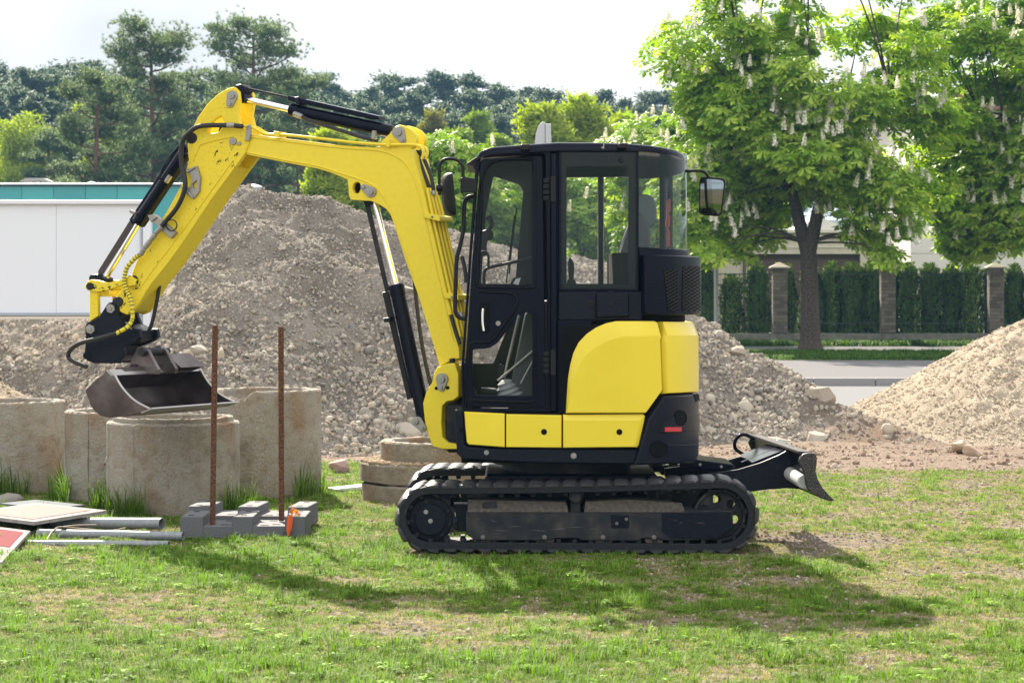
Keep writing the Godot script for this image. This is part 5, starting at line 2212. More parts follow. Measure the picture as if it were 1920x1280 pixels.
		for q in [[905, 1018], [1022, 1018], [1133, 1018], [1228, 1018]]:
			g = Geo.new()
			g.plate([circ(q[0], q[1] - 9, 19, 24)], pl, o0 + 0.06, o0 + 0.11, 2.0)
			g.plate([circ(q[0], q[1] - 9, 19, 24)], pl, o0 + 0.21, o0 + 0.26, 2.0)
			g.plate([circ(q[0], q[1] - 9, 12, 20)], pl, o0 + 0.10, o0 + 0.22)
			part("road_roller", g, M["roller_dust"], ex)
		g = Geo.new()
		g.plate([circ(1080, 932, 13, 24)], pl, o0 + 0.05, o0 + 0.27, 2.0)
		g.plate([circ(1080, 932, 9.5, 24)], pl, o0 + 0.043, o0 + 0.052, 1.0)
		g.plate([P([1071, 944, 1089, 944, 1089, 962, 1071, 962])], pl, o0 + 0.10, o0 + 0.2)
		part("carrier_roller", g, M["dusty_steel"], ex)
		# idler at the rear
		g = Geo.new()
		var rim := circ(1352, 968, 49, 48)
		var holes := [rim]
		for k in 6:
			var a := TAU * k / 6.0 + 0.32
			holes.append(circ(1352 + cos(a) * 30, 968 + sin(a) * 30, 8.5, 12))
		g.plate(holes, pl, o0 + 0.11, o0 + 0.15, 1.0)
		g.plate([circ(1352, 968, 50, 48), circ(1352, 968, 43, 48)], pl, o0 + 0.07, o0 + 0.25, 1.5)
		g.plate([circ(1352, 968, 15, 24)], pl, o0 + 0.06, o0 + 0.26, 1.5)
		part("idler_wheel", g, M["dusty_steel"], ex)
		# sprocket and drive hub
		g = Geo.new()
		var teeth := PackedVector2Array()
		for k in 60:
			var a := TAU * k / 60.0
			var rr := 50.0 if k % 4 < 2 else 43.5
			teeth.append(Vector2(807 + cos(a) * rr, 976 + sin(a) * rr))
		g.plate([soft(teeth, 1.5, 2)], pl, o0 + 0.10, o0 + 0.15, 0.8)
		var spr := part("sprocket", g, M["dusty_steel"], ex)
		g = Geo.new()
		g.plate([circ(807, 976, 41, 40)], pl, o0 + 0.075, o0 + 0.26, 2.0)
		g.plate([circ(807, 976, 29.5, 40)], pl, o0 + 0.028, o0 + 0.08, 2.5)
		part("drive_hub", g, M["navy_matt"], spr)
		if side == 0:
			for q in [[798, 960.5], [806.5, 977.5]]:
				bolt(spr, pl, q[0], q[1], 4.4, o0 + 0.029, "zinc")
			for k in 9:
				var a := TAU * k / 9.0 + 0.25
				bolt(spr, pl, 807 + cos(a) * 35.5, 976 + sin(a) * 35.5, 3.0, o0 + 0.075, "dusty_steel")
		g = Geo.new()
		g.plate([P([850, 948, 880, 948, 880, 1000, 858, 1000])], pl, o0 + 0.12, o0 + 0.24, 1.5)
		part("motor_mount", g, M["navy_matt"], ex)
	# middle frame between the tracks and the slewing ring
	var g := Geo.new()
	g.box(Vector3(0.36, 0.34, -14.85), Vector3(1.05, 0.20, 0.86), Basis.IDENTITY, 0.02)
	for x in [0.02, 0.72]:
		g.box(Vector3(x, 0.26, -14.85), Vector3(0.20, 0.14, 1.12), Basis.IDENTITY, 0.02)
	part("centre_frame", g, M["navy_matt"], ex)
	g = Geo.new()
	g.lathe(Vector3(0.34, 0.42, -14.85), Vector3.UP, P([0, 0, 0, 0.40, 0.06, 0.40, 0.06, 0.46, 0.12, 0.46, 0.12, 0.0]), 40)
	part("slewing_ring", g, M["dusty_steel"], ex)


func base_of(_ex: Node3D) -> Vector3:
	return org


func dozer_blade(ex: Node3D) -> void:
	var pl := Plane2.new(14.45)
	var arm := P([1262, 896, 1285, 893, 1331, 888, 1385, 880, 1426, 867.5, 1461, 852.6, 1486, 838.5, 1496, 850, 1503, 885, 1507, 917.6, 1477, 915, 1439, 917.6, 1407, 922, 1370, 921, 1262, 912])
	for k in 2:
		var o := 0.0 if k == 0 else 0.78
		var g := Geo.new()
		g.plate([arm], pl, o, o + 0.03, 1.0)
		part("blade_arm", g, M["navy_matt"], ex)
	# deck and stiffeners between the arms
	var g := Geo.new()
	for q in [[0.05, 0.30], [0.36, 0.76]]:
		var A := pl.at(Vector2(1412, 868), q[0])
		var B := pl.at(Vector2(1412, 868), q[1])
		var C := pl.at(Vector2(1490, 837), q[1])
		var D := pl.at(Vector2(1490, 837), q[0])
		var dn := Vector3(0, -0.016, 0)
		g.quad(A, B, C, D, Vector3(-0.4, 1, 0))
		g.quad(A + dn, B + dn, C + dn, D + dn, Vector3(0.4, -1, 0))
		g.quad(A, D, D + dn, A + dn, Vector3(0, 0, 1))
		g.quad(B, C, C + dn, B + dn, Vector3(0, 0, -1))
		g.quad(A, B, B + dn, A + dn, Vector3(-1, 0, 0))
	part("deck_plate", g, M["navy_paint"], ex)
	g = Geo.new()
	g.plate([P([1400, 873, 1484, 838, 1486, 842, 1420, 890])], pl, 0.31, 0.35, 0.8)
	part("stiffener", g, M["navy_paint"], ex)
	# link cover in front of the deck
	g = Geo.new()
	g.plate([P([1277, 872, 1283, 863, 1300, 863, 1378, 873, 1382, 878, 1370, 884, 1345, 885, 1277, 877])], pl, 0.12, 0.62, 2.0)
	var cover := part("ram_cover", g, M["navy_paint"], ex)
	for q in [[1316, 873.5], [1356, 877.5]]:
		bolt(cover, pl, q[0], q[1], 2.6, 0.12, "zinc")
	# blade: curved section drawn out across the machine
	var sk := SkewPlane.new(14.0, -0.075)
	var prof := P([1499, 866, 1501, 857, 1507, 851, 1517, 849, 1529, 850, 1532.5, 858, 1532, 870, 1530, 884, 1534, 898, 1543, 914, 1556, 929, 1566, 938, 1558, 939, 1546, 936, 1532, 928, 1518, 921, 1512, 908, 1510, 890, 1505, 878])
	g = Geo.new()
	var body := P([1508, 853, 1517, 851.5, 1528, 852, 1530, 858, 1529, 870, 1527, 884, 1531, 898, 1540, 914, 1553, 929, 1562, 936.5, 1545, 934, 1531, 926, 1522, 912, 1517, 892, 1512, 876, 1508, 862])
	g.plate([body], sk, 0.03, 1.70, 0.8)
	var blade := part("blade", g, M["navy_matt"], ex)
	for o in [0.0, 1.70]:
		g = Geo.new()
		g.plate([prof], sk, o, o + 0.032, 1.2)
		part("end_plate", g, M["scuffed_steel"], blade)
	g = Geo.new()
	g.plate([P([1500, 846.5, 1526, 848.5, 1526, 852.5, 1500, 850.5])], sk, 0.04, 1.69, 0.8)
	part("top_flange", g, M["scuffed_steel"], blade)
	g = Geo.new()
	g.plate([P([1549, 927, 1567, 939.5, 1560, 940.5, 1545, 936])], sk, 0.035, 1.695, 0.6)
	part("cutting_edge", g, M["scuffed_steel"], blade)
	g = Geo.new()
	var c := sp(1499, 897, 14.1)
	g.rod(c + Vector3(0.03, -0.02, 0.0), c + Vector3(-0.03, 0.012, -0.55), 0.042, 22, 0.006)
	part("pivot_tube", g, M["pale_plastic"], blade)
	g = Geo.new()
	var e := sk.at(Vector2(1500, 853), 1.5)
	g.tube(curve3([e, e + Vector3(-0.07, 0.03, 0), e + Vector3(-0.12, 0.0, 0), e + Vector3(-0.125, -0.06, 0), e + Vector3(-0.07, -0.1, 0)]), 0.012, 9)
	part("lifting_eye", g, M["navy_paint"], blade)


func plan_of(s: BentSheet, front: float, shrink: float) -> PackedVector2Array:
	var o := PackedVector2Array()
	o.append(Vector2(front, -(s.d + shrink)))
	for i in 25:
		var a := PI / 2 * i / 24.0
		o.append(Vector2(s.x1 + (s.x2 - s.x1 - shrink) * sin(a), -(s.dc - (s.dc - s.d - shrink) * cos(a))))
	for i in range(o.size() - 2, -1, -1):
		o.append(Vector2(o[i].x, -2.0 * s.dc - o[i].y))
	return o


func upper_body(ex: Node3D) -> void:
	var bs := BentSheet.new(14.10, 0.70, 1.112, 14.85)
	var far := BentSheet.new(14.10, 0.70, 1.112, 14.85)
	far.mirror = true
	# dark core: revolving frame and engine bay
	var g := Geo.new()
	g.prism(plan_of(bs, -0.30, 0.02), 0.53, 0.815, 0.01)
	var front := sp(1052, 0, 14.1).x
	g.prism(plan_of(bs, front, 0.02), 0.815, 1.355, 0.02)
	part("revolving_frame", g, M["seam_black"], ex)
	for sheet_k in 2:
		var s: BentSheet = bs if sheet_k == 0 else far
		g = Geo.new()
		g.domed(P([1061, 774.5, 1062.5, 747, 1065, 710, 1069, 685, 1075, 662, 1085, 642, 1100, 626, 1117.5, 614, 1136, 606, 1155, 602, 1225, 602, 1230, 605, 1234, 622, 1231, 635, 1234, 732, 1207.5, 774.5]), P([1063, 772, 1068, 750, 1072, 722, 1078, 700, 1087, 681, 1100, 664, 1116, 651, 1134, 641, 1150, 635, 1166, 631, 1224, 629, 1229, 629.5, 1230.5, 631, 1228.8, 637, 1231.8, 731, 1206, 772]), s, -0.014, -0.046, 0.03, 6.0)
		var cover := part("engine_cover", g, M["yellow_paint"], ex)
		g = Geo.new()
		g.domed(P([1240, 603, 1299, 604, 1299, 735.5, 1240, 738, 1238.5, 700, 1237, 640, 1240, 622]), P([1241, 628, 1298.5, 629, 1298.5, 733.5, 1242, 736, 1240.5, 700, 1239.5, 642, 1240.5, 632]), s, -0.014, -0.046, 0.03, 3.0)
		var rear := part("rear_hood", g, M["yellow_paint"], ex)
		var k := 0
		for q in [[870.5, 771.5, 946.5, 775, 946.5, 838, 879, 833, 875, 828, 872.5, 800], [948.8, 776, 1053, 778, 1053, 839, 948.8, 838], [1055.6, 777, 1203, 776, 1207, 779, 1205, 792, 1196, 834, 1193, 838, 1055.6, 839]]:
			g = Geo.new()
			if k == 2:
				g.domed(P([1055.6, 777, 1203, 776, 1207, 779, 1205, 792, 1196, 834, 1193, 838, 1055.6, 839]), P([1057, 787, 1192, 787.5, 1195, 790, 1194, 800, 1189, 832, 1188, 836, 1057, 837.5]), s, -0.02, -0.036, 0.02, 6.0)
			else:
				g.plate([P(q)], s, -0.024, 0.02, 1.8, 6.0)
			var sk := part("skirt_panel", g, M["yellow_paint"], ex)
			if k > 0:
				g = Geo.new()
				g.plate([circ(1020 if k == 1 else 1161, 809, 5.6, 18)], s, -0.038 if k == 2 else -0.026, -0.02)
				part("latch_hole_shade", g, M["seam_black"], sk)  # uncut panel, a black disc gives the shade of the round hole
			k += 1
		g = Geo.new()
		g.plate([P([851, 776, 854, 768, 868.5, 767, 871, 832, 876, 836.5, 948, 841.5, 1194, 842, 1198, 866, 1186, 870, 1000, 868, 868, 861, 857, 850])], s, -0.012, 0.03, 3.0, 6.0)
		var sill := part("lower_sill", g, M["navy_matt"], ex)
		if sheet_k == 0:
			g = Geo.new()
			for q in [912.0, 1076.0]:
				g.plate([P([q - 17, 842, q - 10, 854, q + 10, 854.5, q + 17, 842.5, q + 17, 840, q - 17, 840])], s, -0.006, 0.0, 0.5)
			bolt(sill, s, 912, 848, 4.6, -0.014)
			bolt(sill, s, 1075.5, 854, 5.6, -0.014)
			bolt(sill, s, 865, 806, 4.0, -0.014, "navy_paint")
		g = Geo.new()
		g.plate([P([1235.5, 741, 1290, 738, 1299, 744, 1299, 854, 1289, 868, 1186, 871, 1196, 838, 1209.5, 783])], s, -0.05, 0.02, 4.0, 4.0)
		var cw := part("counterweight", g, M["navy_matt"], ex)
		g = Geo.new()
		g.plate([P([1226, 810, 1229, 796, 1240, 783, 1262, 778, 1299, 777, 1299, 806, 1240, 812])], s, -0.056, -0.045, 1.0, 4.0)
		part("raised_band", g, M["navy_matt"], cw)
		if sheet_k == 0:
			for q in [[1262, 783, 8.5, 13.5], [1225, 841, 12.5, 14.5]]:
				g = Geo.new()
				g.plate([circ(q[0], q[1], q[2] + 1.6, 24, q[3] + 1.6), circ(q[0], q[1], q[2], 24, q[3])], s, -0.060, -0.045, 0.6)
				part("recess_rim", g, M["navy_paint"], cw)
				g = Geo.new()
				g.plate([circ(q[0], q[1], q[2], 24, q[3])], s, -0.0575, -0.05)
				var rec := part("lifting_recess_shade", g, M["seam_black"], cw)  # flat black disc, its colour stands for the shade in the hollow
			g = Geo.new()
			g.plate([rect(1234.5, 800, 1262.5, 808.5)], s, -0.0595, -0.05, 0.4, 4.0)
			part("red_reflector", g, M["reflector_red"], cw)
			g = Geo.new()
			g.plate([P([1240, 834, 1299, 832, 1299, 836, 1240, 838])], s, -0.053, -0.045, 0.8, 4.0)
			part("crease_line", g, M["navy_matt"], cw)
			g = Geo.new()
			g.plate([P([1286, 740, 1294, 738, 1297, 752, 1289, 753])], s, -0.0535, -0.04, 0.4)
			part("latch_slot", g, M["seam_black"], cw)


func cab_x(px: float, d: float) -> float:
	return (px - 960.0) * d / F


func cab(ex: Node3D) -> void:
	var cs := Plane2.new(14.15)
	var fs := Plane2.new(15.15)
	var bend := BentSheet.new(14.15, 0.735, 1.075, 14.65)
	var bend_far := BentSheet.new(14.15, 0.735, 1.075, 14.65)
	bend_far.mirror = true
	# near side: frame with door opening
	var opening := soft(P([899, 302, 903, 295, 1022, 288.5, 1029, 766, 872, 766, 869.5, 690, 884, 480]), 7.0)
	var g := Geo.new()
	g.plate([soft(P([892, 306, 897, 286, 1047, 274, 1047, 773, 867, 773, 864.5, 690, 879, 480]), 6.0), opening], cs, 0.0, 0.07, 1.6)
	var shell := part("cab_frame", g, M["navy_paint"], ex)
	g = Geo.new()
	g.plate([rect(1031.5, 286, 1045, 772)], cs, -0.035, 0.0, 5.0)
	part("corner_post", g, M["navy_paint"], shell)
	# door
	var U := soft(P([899, 534, 904, 433, 907.5, 346, 912.5, 322, 924, 309, 941, 303, 998, 301, 998, 534]), 5.0)
	var L := soft(P([886.5, 655, 918, 652.5, 935, 641, 965, 599, 974, 586, 994, 585.5, 998, 591, 998, 741.5, 890, 740.5, 886, 699]), 4.0)
	g = Geo.new()
	g.plate([soft(P([901, 304, 905, 298, 1017, 291.5, 1024, 763, 874, 763, 872, 690, 886, 480]), 7.0), U, L], cs, -0.008, 0.03, 1.4)
	var door := part("door", g, M["navy_paint"], ex)
	for w in [[P([894, 538, 900, 433, 903, 346, 908, 319, 920, 304, 940, 298.5, 1000, 296.5, 1003, 301, 1003, 536, 1000, 539]), "rib"]]:
		g = Geo.new()
		var lp: PackedVector2Array = soft(w[0], 6.0)
		var pts := PackedVector3Array()
		for p in lp:
			pts.append(cs.at(p, -0.010))
		pts.append(pts[0])
		g.tube(pts, 0.0085, 9)
		part("window_seal", g, M["black_gloss"], door)
	g = Geo.new()
	g.tube(along(cs, [896, 545, 925, 548, 952, 548.5, 964, 553, 969.5, 563, 967, 577, 950, 602, 922, 638, 910, 641, 890, 641, 882, 645, 879.5, 655, 880, 700, 883, 744, 890, 750, 990, 753, 1001, 748, 1003, 735, 1003, 590], -0.010, 4), 0.0085, 9)
	part("window_seal", g, M["black_gloss"], door)
	part("glass_pane", sheet(U, cs, 0.012), M["clear_glass"], door)
	part("glass_pane", sheet(L, cs, 0.012), M["clear_glass"], door)
	g = Geo.new()
	g.plate([soft(P([898, 567, 918, 566, 918, 624, 899, 625]), 6.0)], cs, -0.011, 0.0, 1.2)
	var rec := part("handle_recess", g, M["seam_black"], door)
	g = Geo.new()
	g.tube(along(cs, [906, 578, 905, 590, 905, 606, 907, 620], -0.028), 0.0085, 10)
	part("door_handle", g, M["chrome"], door)
	bolt(door, cs, 934, 606, 4.6, -0.012, "zinc", "door_lock")
	g = Geo.new()
	g.plate([circ(927, 569, 5.5, 18)], cs, -0.014, 0.0, 1.2)
	part("door_stop", g, M["black_gloss"], door)
	for y in [330.0, 654.0]:
		g = Geo.new()
		g.plate([soft(rect(1032, y + 1, 1042, y + 49), 2.5)], cs, -0.062, -0.03, 1.5)
		for k in 4:
			g.plate([soft(rect(1018, y + 4 + k * 11, 1030, y + 13 + k * 11), 2.0)], cs, -0.03, 0.0, 1.2)
		part("hinge", g, M["black_plastic"], door)
	# rear side panel with its big fixed pane
	g = Geo.new()
	g.plate([rect(1047, 280, 1198, 546), soft(rect(1058, 291, 1187, 538), 5.0)], cs, 0.0, 0.05, 1.4)
	var side := part("side_panel", g, M["navy_paint"], ex)
	g = Geo.new()
	g.plate([rect(1052, 285, 1193, 542), soft(P([1062, 311, 1179, 311, 1177, 532, 1062, 532]), 4.0)], cs, -0.004, -0.001)
	part("window_border", g, M["black_gloss"], side)
	part("glass_pane", sheet(rect(1053, 286, 1192, 541), cs, -0.0055), M["clear_glass"], side)
	g = Geo.new()
	g.plate([circ(1164, 300.5, 4.5, 16)], cs, -0.02, -0.004, 1.5)
	part("window_stud", g, M["black_plastic"], side)
	g = Geo.new()
	g.plate([P([1047, 546.5, 1203, 546.5, 1203, 600, 1047, 600])], cs, -0.012, 0.1, 1.5)
	var low := part("lower_panel", g, M["navy_matt"], ex)
	g = Geo.new()
	g.plate([P([1117, 552, 1121, 549, 1175, 549, 1179, 552, 1179, 594, 1117, 596])], cs, -0.045, -0.01, 3.5)
	part("latch_box", g, M["navy_matt"], low)
	bolt(low, cs, 1109, 567.5, 6.0, -0.014, "black_plastic", "plug")
	bolt(low, cs, 1144, 570, 4.5, -0.046, "black_plastic", "plug")
	g = Geo.new()
	g.plate([rect(1046.5, 600.5, 1110, 773)], Plane2.new(14.12), 0.01, 0.1, 1.0)
	part("side_filler", g, M["navy_paint"], ex)
	# far side, drawn as seen through the cab
	var w1 := soft(P([925, 331, 973, 346, 981, 358, 966, 532, 902, 532, 911, 400]), 4.0)
	var w2 := soft(P([1062, 333, 1121, 332.5, 1121, 533, 1062, 533]), 3.0)
	var w3 := soft(P([1131, 332.5, 1190, 332, 1190, 533, 1131, 533]), 3.0)
	var w4 := soft(P([884, 600, 957, 600, 925, 681, 884, 681]), 4.0)
	g = Geo.new()
	g.plate([soft(P([904, 315, 910, 300, 1190, 290, 1190.2, 740, 880, 740, 878, 690, 890, 480]), 5.0), w1, w2, w3, w4], fs, -0.05, 0.0, 1.0)
	var fr := part("far_side_frame", g, M["black_gloss"], ex)
	for w in [w1, w4, rect(1062, 332, 1190, 534)]:
		part("glass_pane", sheet(w, fs, -0.02), M["clear_glass"], fr)
	g = Geo.new()
	g.plate([rect(1130.5, 333, 1132, 533)], fs, -0.058, -0.05)
	g.plate([rect(1120, 333, 1121.5, 533)], fs, -0.058, -0.05)
	part("pane_edge", g, M["pale_plastic"], fr)
	# curved rear glass, both corners
	for k in 2:
		var b: BentSheet = bend if k == 0 else bend_far
		g = Geo.new()
		g.plate([P([1198, 463, 1292, 468, 1292, 482, 1198, 480])], b, -0.014, 0.02, 1.5, 3.0)
		part("rear_rail", g, M["navy_paint"], ex)
		part("rear_glass", sheet(P([1198, 280, 1292, 288, 1292, 468, 1198, 463]), b, 0.0, 3.0), M["tinted_glass"], ex)
		if k == 1:
			g = Geo.new()
			g.plate([P([1263, 285, 1277, 286, 1277, 470, 1263, 470])], b, 0.01, 0.05, 1.0, 3.0)
			g.plate([P([1198, 281, 1292, 287, 1292, 322, 1198, 321])], b, 0.01, 0.03, 0.0, 3.0)
			part("rear_post", g, M["black_gloss"], ex)
	# roof
	g = Geo.new()
	var rings_ := []
	var tops := [[893, 293, 305], [899, 284, 298], [908, 278, 293], [925, 274, 291], [985, 269.5, 288], [1046, 265.5, 285], [1120, 266, 284.5], [1180, 268, 285], [1215, 271, 287], [1245, 275, 290], [1268, 280, 294], [1282, 285.5, 297], [1290, 291, 300], [1293, 297, 302]]
	for q in tops:
		var x: float = (q[0] - 960.0) * 14.3 / F
		if q[0] < 1100:
			x = (q[0] - 960.0) * 14.12 / F
		var hw := 0.535
		if x > 0.70:
			var t := minf((x - 0.70) / 0.375, 0.996)
			hw = 0.535 * sqrt(1.0 - t * t)
		var dn := 14.65 - hw
		var yt: float = EYE - (q[1] - HOR) * dn / F
		var yb: float = EYE - (q[2] - HOR) * minf(dn, 14.3) / F
		var hgt := yt - yb
		var e := minf(0.07, hw * 0.5)
		rings_.append(PackedVector3Array([Vector3(x, yb, -14.65 + maxf(hw - 0.04, 0.0)), Vector3(x, yb + hgt * 0.12, -14.65 + hw), Vector3(x, yb + hgt * 0.62, -14.65 + hw), Vector3(x, yb + hgt * 0.88, -14.65 + hw - e * 0.22), Vector3(x, yt, -14.65 + hw - e), Vector3(x, yt, -14.65 - hw + e), Vector3(x, yb + hgt * 0.88, -14.65 - hw + e * 0.22), Vector3(x, yb + hgt * 0.62, -14.65 - hw), Vector3(x, yb + hgt * 0.12, -14.65 - hw), Vector3(x, yb, -14.65 - maxf(hw - 0.04, 0.0))]))
	g.loft(rings_, true, 0.45)
	var roof := part("roof", g, M["navy_paint"], ex)
	for q in [985, 1168]:
		g = Geo.new()
		g.plate([soft(P([q - 9, 268, q - 6, 271, q + 6, 271, q + 9, 275, q + 7, 281, q - 7, 281]), 2.0)] if false else [soft(rect(q - 9, 269 if q > 1000 else 271, q + 9, 279 if q > 1000 else 282), 3.0)], Plane2.new(14.1), -0.05, 0.03, 3.0)
		part("roof_lamp_stub", g, M["black_plastic"], roof)
	g = Geo.new()
	g.tube(along(Plane2.new(14.1), [1130, 266, 1132, 272, 1131, 279, 1128, 275], -0.02, 3), 0.004, 6)
	part("roof_clip", g, M["zinc"], roof)
	g = Geo.new()
	g.plate([P([1003, 270, 1005, 250, 1010, 235, 1017, 228, 1022, 229, 1022, 270])], Plane2.new(15.0), 0.0, 0.02, 1.0)
	g.plate([P([1023, 270, 1023, 232, 1033, 232, 1034, 270])], Plane2.new(15.0), -0.01, 0.03, 1.0)
	part("roof_fin", g, M["pale_plastic"], roof)
	# front: visor, posts, windscreen, lower plate
	g = Geo.new()
	var fx := cab_x(878, 14.15)
	g.box(Vector3(cab_x(872, 14.15), 0.98, -14.65), Vector3(0.03, 0.28, 0.98), Basis(Vector3(0, 0, 1), -0.03), 0.008)
	part("front_plate", g, M["navy_matt"], ex)
	g = Geo.new()
	var a0 := sp(870, 690, 14.2)
	var a1 := sp(897, 300, 14.2)
	g.quad(a0, a1, Vector3(a1.x, a1.y, -15.1), Vector3(a0.x, a0.y, -15.1), Vector3(-1, 0, 0))
	part("windscreen", g, M["clear_glass"], ex)
	g = Geo.new()
	g.plate([P([874, 306, 897, 291, 898, 306, 897, 317, 888, 316, 887, 310])], cs, 0.04, 0.95, 0.8)
	part("sun_visor", g, M["black_plastic"], ex)
	# floor
	g = Geo.new()
	g.box(Vector3(cab_x(960, 14.65), 0.80, -14.65), Vector3(0.62, 0.05, 0.96), Basis.IDENTITY, 0.005)
	part("cab_floor", g, M["black_plastic"], ex)
	cab_inside(ex, cs)
	cab_outside(ex, cs)
	# air vent box behind the side pane
	var vb := BentSheet.new(14.12, 0.70, 1.118, 14.8)
	g = Geo.new()
	g.plate([soft(P([1204, 477, 1300, 481, 1300, 587, 1296, 590, 1206, 590, 1203, 585]), 5.0)], vb, -0.055, 0.05, 6.0, 3.0)
	var vent := part("air_vent_box", g, M["navy_paint"], ex)
	var grilles := [P([1233, 505, 1257, 505, 1257, 582, 1241, 582]), P([1265, 500, 1296, 499, 1297, 583, 1264, 583])]
	for gp in grilles:
		g = Geo.new()
		g.plate([gp], vb, -0.0575, -0.05, 0.0, 3.0)
		var gr := part("grille_opening_shade", g, M["seam_black"], vent)  # vent box is not cut open, black sheet stands for the shade inside
		g = Geo.new()
		for dirn in [1.0, -1.0]:
			for k in 32:
				var c: float = 1120.0 + k * 10.4
				var line := PackedVector2Array([Vector2(c, 480), Vector2(c + dirn * 140.0 * 1.35, 600)])
				if dirn < 0.0:
					line = PackedVector2Array([Vector2(c + 60, 480), Vector2(c + 60 - 140.0 * 1.35, 600)])
				for seg: PackedVector2Array in Geometry2D.intersect_polyline_with_polygon(line, gp):
					var pts := PackedVector3Array()
					var n := maxi(2, int(seg[0].distance_to(seg[seg.size() - 1]) / 5.0))
					for j in n + 1:
						pts.append(vb.at(seg[0].lerp(seg[seg.size() - 1], float(j) / n), -0.0595))
					if seg[0].distance_to(seg[seg.size() - 1]) > 1.0:
						g.tube(pts, 0.0006 if dirn > 0 else 0.0011, 4)
		part("grille_wire", g, M["grille_steel"], vent)
	g = Geo.new()
	g.prism(plan_of(BentSheet.new(14.17, 0.68, 1.06, 14.65), cab_x(1150, 14.2), 0.0), 1.36, EYE - (474 - HOR) * 14.2 / F, 0.0)
	part("rear_bulkhead", g, M["seam_black"], ex)


func cab_inside(ex: Node3D, cs: Plane2) -> void:
	var mid := Plane2.new(14.65)
	var g := Geo.new()
	g.plate([soft(P([1143, 545, 1150, 505, 1186, 402, 1198, 398, 1214, 428, 1216, 545]), 8.0)], mid, -0.22, 0.22, 4.0)
	var seat := part("seat", g, M["seat_vinyl"], ex)
	g = Geo.new()
	g.plate([soft(P([1092, 553, 1110, 546, 1190, 552, 1190, 585, 1096, 590]), 7.0)], mid, -0.24, 0.24, 4.0)
	part("cushion", g, M["seat_vinyl"], seat)
	g = Geo.new()
	g.plate([soft(P([1181, 372, 1190, 366, 1218, 366, 1228, 382, 1230, 410, 1222, 428, 1196, 430, 1183, 420]), 12.0)], mid, -0.15, 0.15, 10.0)
	part("headrest", g, M["seat_grey"], seat)
	g = Geo.new()
	g.plate([rect(1201, 428, 1214, 470)], mid, -0.07, 0.07, 3.0)
	part("headrest_post", g, M["seat_grey"], seat)
	g = Geo.new()
	g.plate([soft(P([985, 585, 1010, 565, 1060, 556, 1200, 556, 1200, 768, 952, 768, 962, 700]), 8.0)], mid, -0.28, 0.34, 3.0)
	part("seat_box", g, M["seat_vinyl"], ex)
	# joystick and levers
	g = Geo.new()
	g.plate([soft(P([1066, 535, 1064, 526, 1072, 518, 1080, 524, 1083, 535]), 4.0)], cs, 0.18, 0.26, 3.0)
	g.plate([soft(P([1068, 522, 1066, 492, 1070, 480, 1077, 489, 1079, 500, 1077, 524]), 4.0)], cs, 0.195, 0.24, 3.5)
	part("joystick", g, M["black_plastic"], ex)
	g = Geo.new()
	g.tube(along(mid, [909, 540, 909, 512, 917, 503, 955, 494, 998, 485], -0.3, 4), 0.010, 9)
	g.tube(along(mid, [902, 474, 911, 474, 916.5, 481, 916.5, 503], -0.3, 4), 0.008, 9)
	part("lap_bar", g, M["black_plastic"], ex)
	g = Geo.new()
	g.tube(along(mid, [913, 408, 920, 412, 921, 424, 914, 434, 921, 437, 920, 446, 910, 448], -0.1, 4), 0.014, 9)
	g.plate([soft(P([903, 434, 914, 430, 920, 440, 913, 456, 913, 480, 903, 480]), 4.0)], mid, -0.12, -0.05, 2.0)
	part("travel_levers", g, M["black_plastic"], ex)
	g = Geo.new()
	g.tube(along(mid, [969, 386, 963, 430, 957, 480, 955, 512], 0.42, 3), 0.006, 6)
	g.tube(along(mid, [965, 400, 956, 470, 949, 530], 0.42, 3), 0.005, 6)
	part("wiper", g, M["black_plastic"], ex)
	g = Geo.new()
	g.plate([soft(P([955, 534, 962, 521, 972, 518, 983, 522, 988, 536]), 4.0)], mid, -0.25, -0.12, 2.0)
	var mon := part("monitor", g, M["black_plastic"], ex)
	g = Geo.new()
	g.plate([P([962, 532, 967, 523, 976, 521, 972, 534])], mid, -0.262, -0.25)
	part("monitor_screen", g, M["pale_plastic"], mon)
	g = Geo.new()
	g.plate([soft(P([1255, 372, 1261, 370, 1261, 394, 1257, 398, 1261, 404, 1260, 422, 1256, 426, 1260, 432, 1260, 462, 1254, 462, 1255, 430, 1252, 420, 1254, 404]), 2.0)], mid, 0.18, 0.22, 1.5)
	part("red_strip", g, M["red_plastic"], ex)  # narrow wavy red strip behind the rear glass
	# foot well: rod, lever, rubber boot
	g = Geo.new()
	g.rod(mid.at(Vector2(934, 710), -0.3), mid.at(Vector2(999, 655), -0.3), 0.008, 10)
	g.rod(mid.at(Vector2(976, 715), -0.32), mid.at(Vector2(999, 672), -0.32), 0.006, 10)
	g.rod(mid.at(Vector2(945, 706), -0.2), mid.at(Vector2(973, 590), -0.2), 0.009, 10)
	part("foot_rod", g, M["zinc"], ex)
	g = Geo.new()
	var c := mid.at(Vector2(958, 745), -0.26)
	g.lathe(c, Vector3(-0.35, 1, 0.1), P([0, 0, 0, 0.085, 0.02, 0.09, 0.035, 0.07, 0.05, 0.078, 0.065, 0.058, 0.08, 0.064, 0.095, 0.045, 0.11, 0.048, 0.125, 0.02, 0.13, 0.0]), 18)
	part("pedal_boot", g, M["boot_grey"], ex)
	g = Geo.new()
	g.plate([soft(P([938, 680, 946, 684, 942, 704, 934, 700]), 2.0)], mid, -0.2, -0.1, 1.0)
	g.plate([soft(P([902, 724, 930, 726, 936, 732, 905, 732]), 2.0)], mid, -0.3, -0.1, 1.0)
	part("pedal", g, M["black_plastic"], ex)


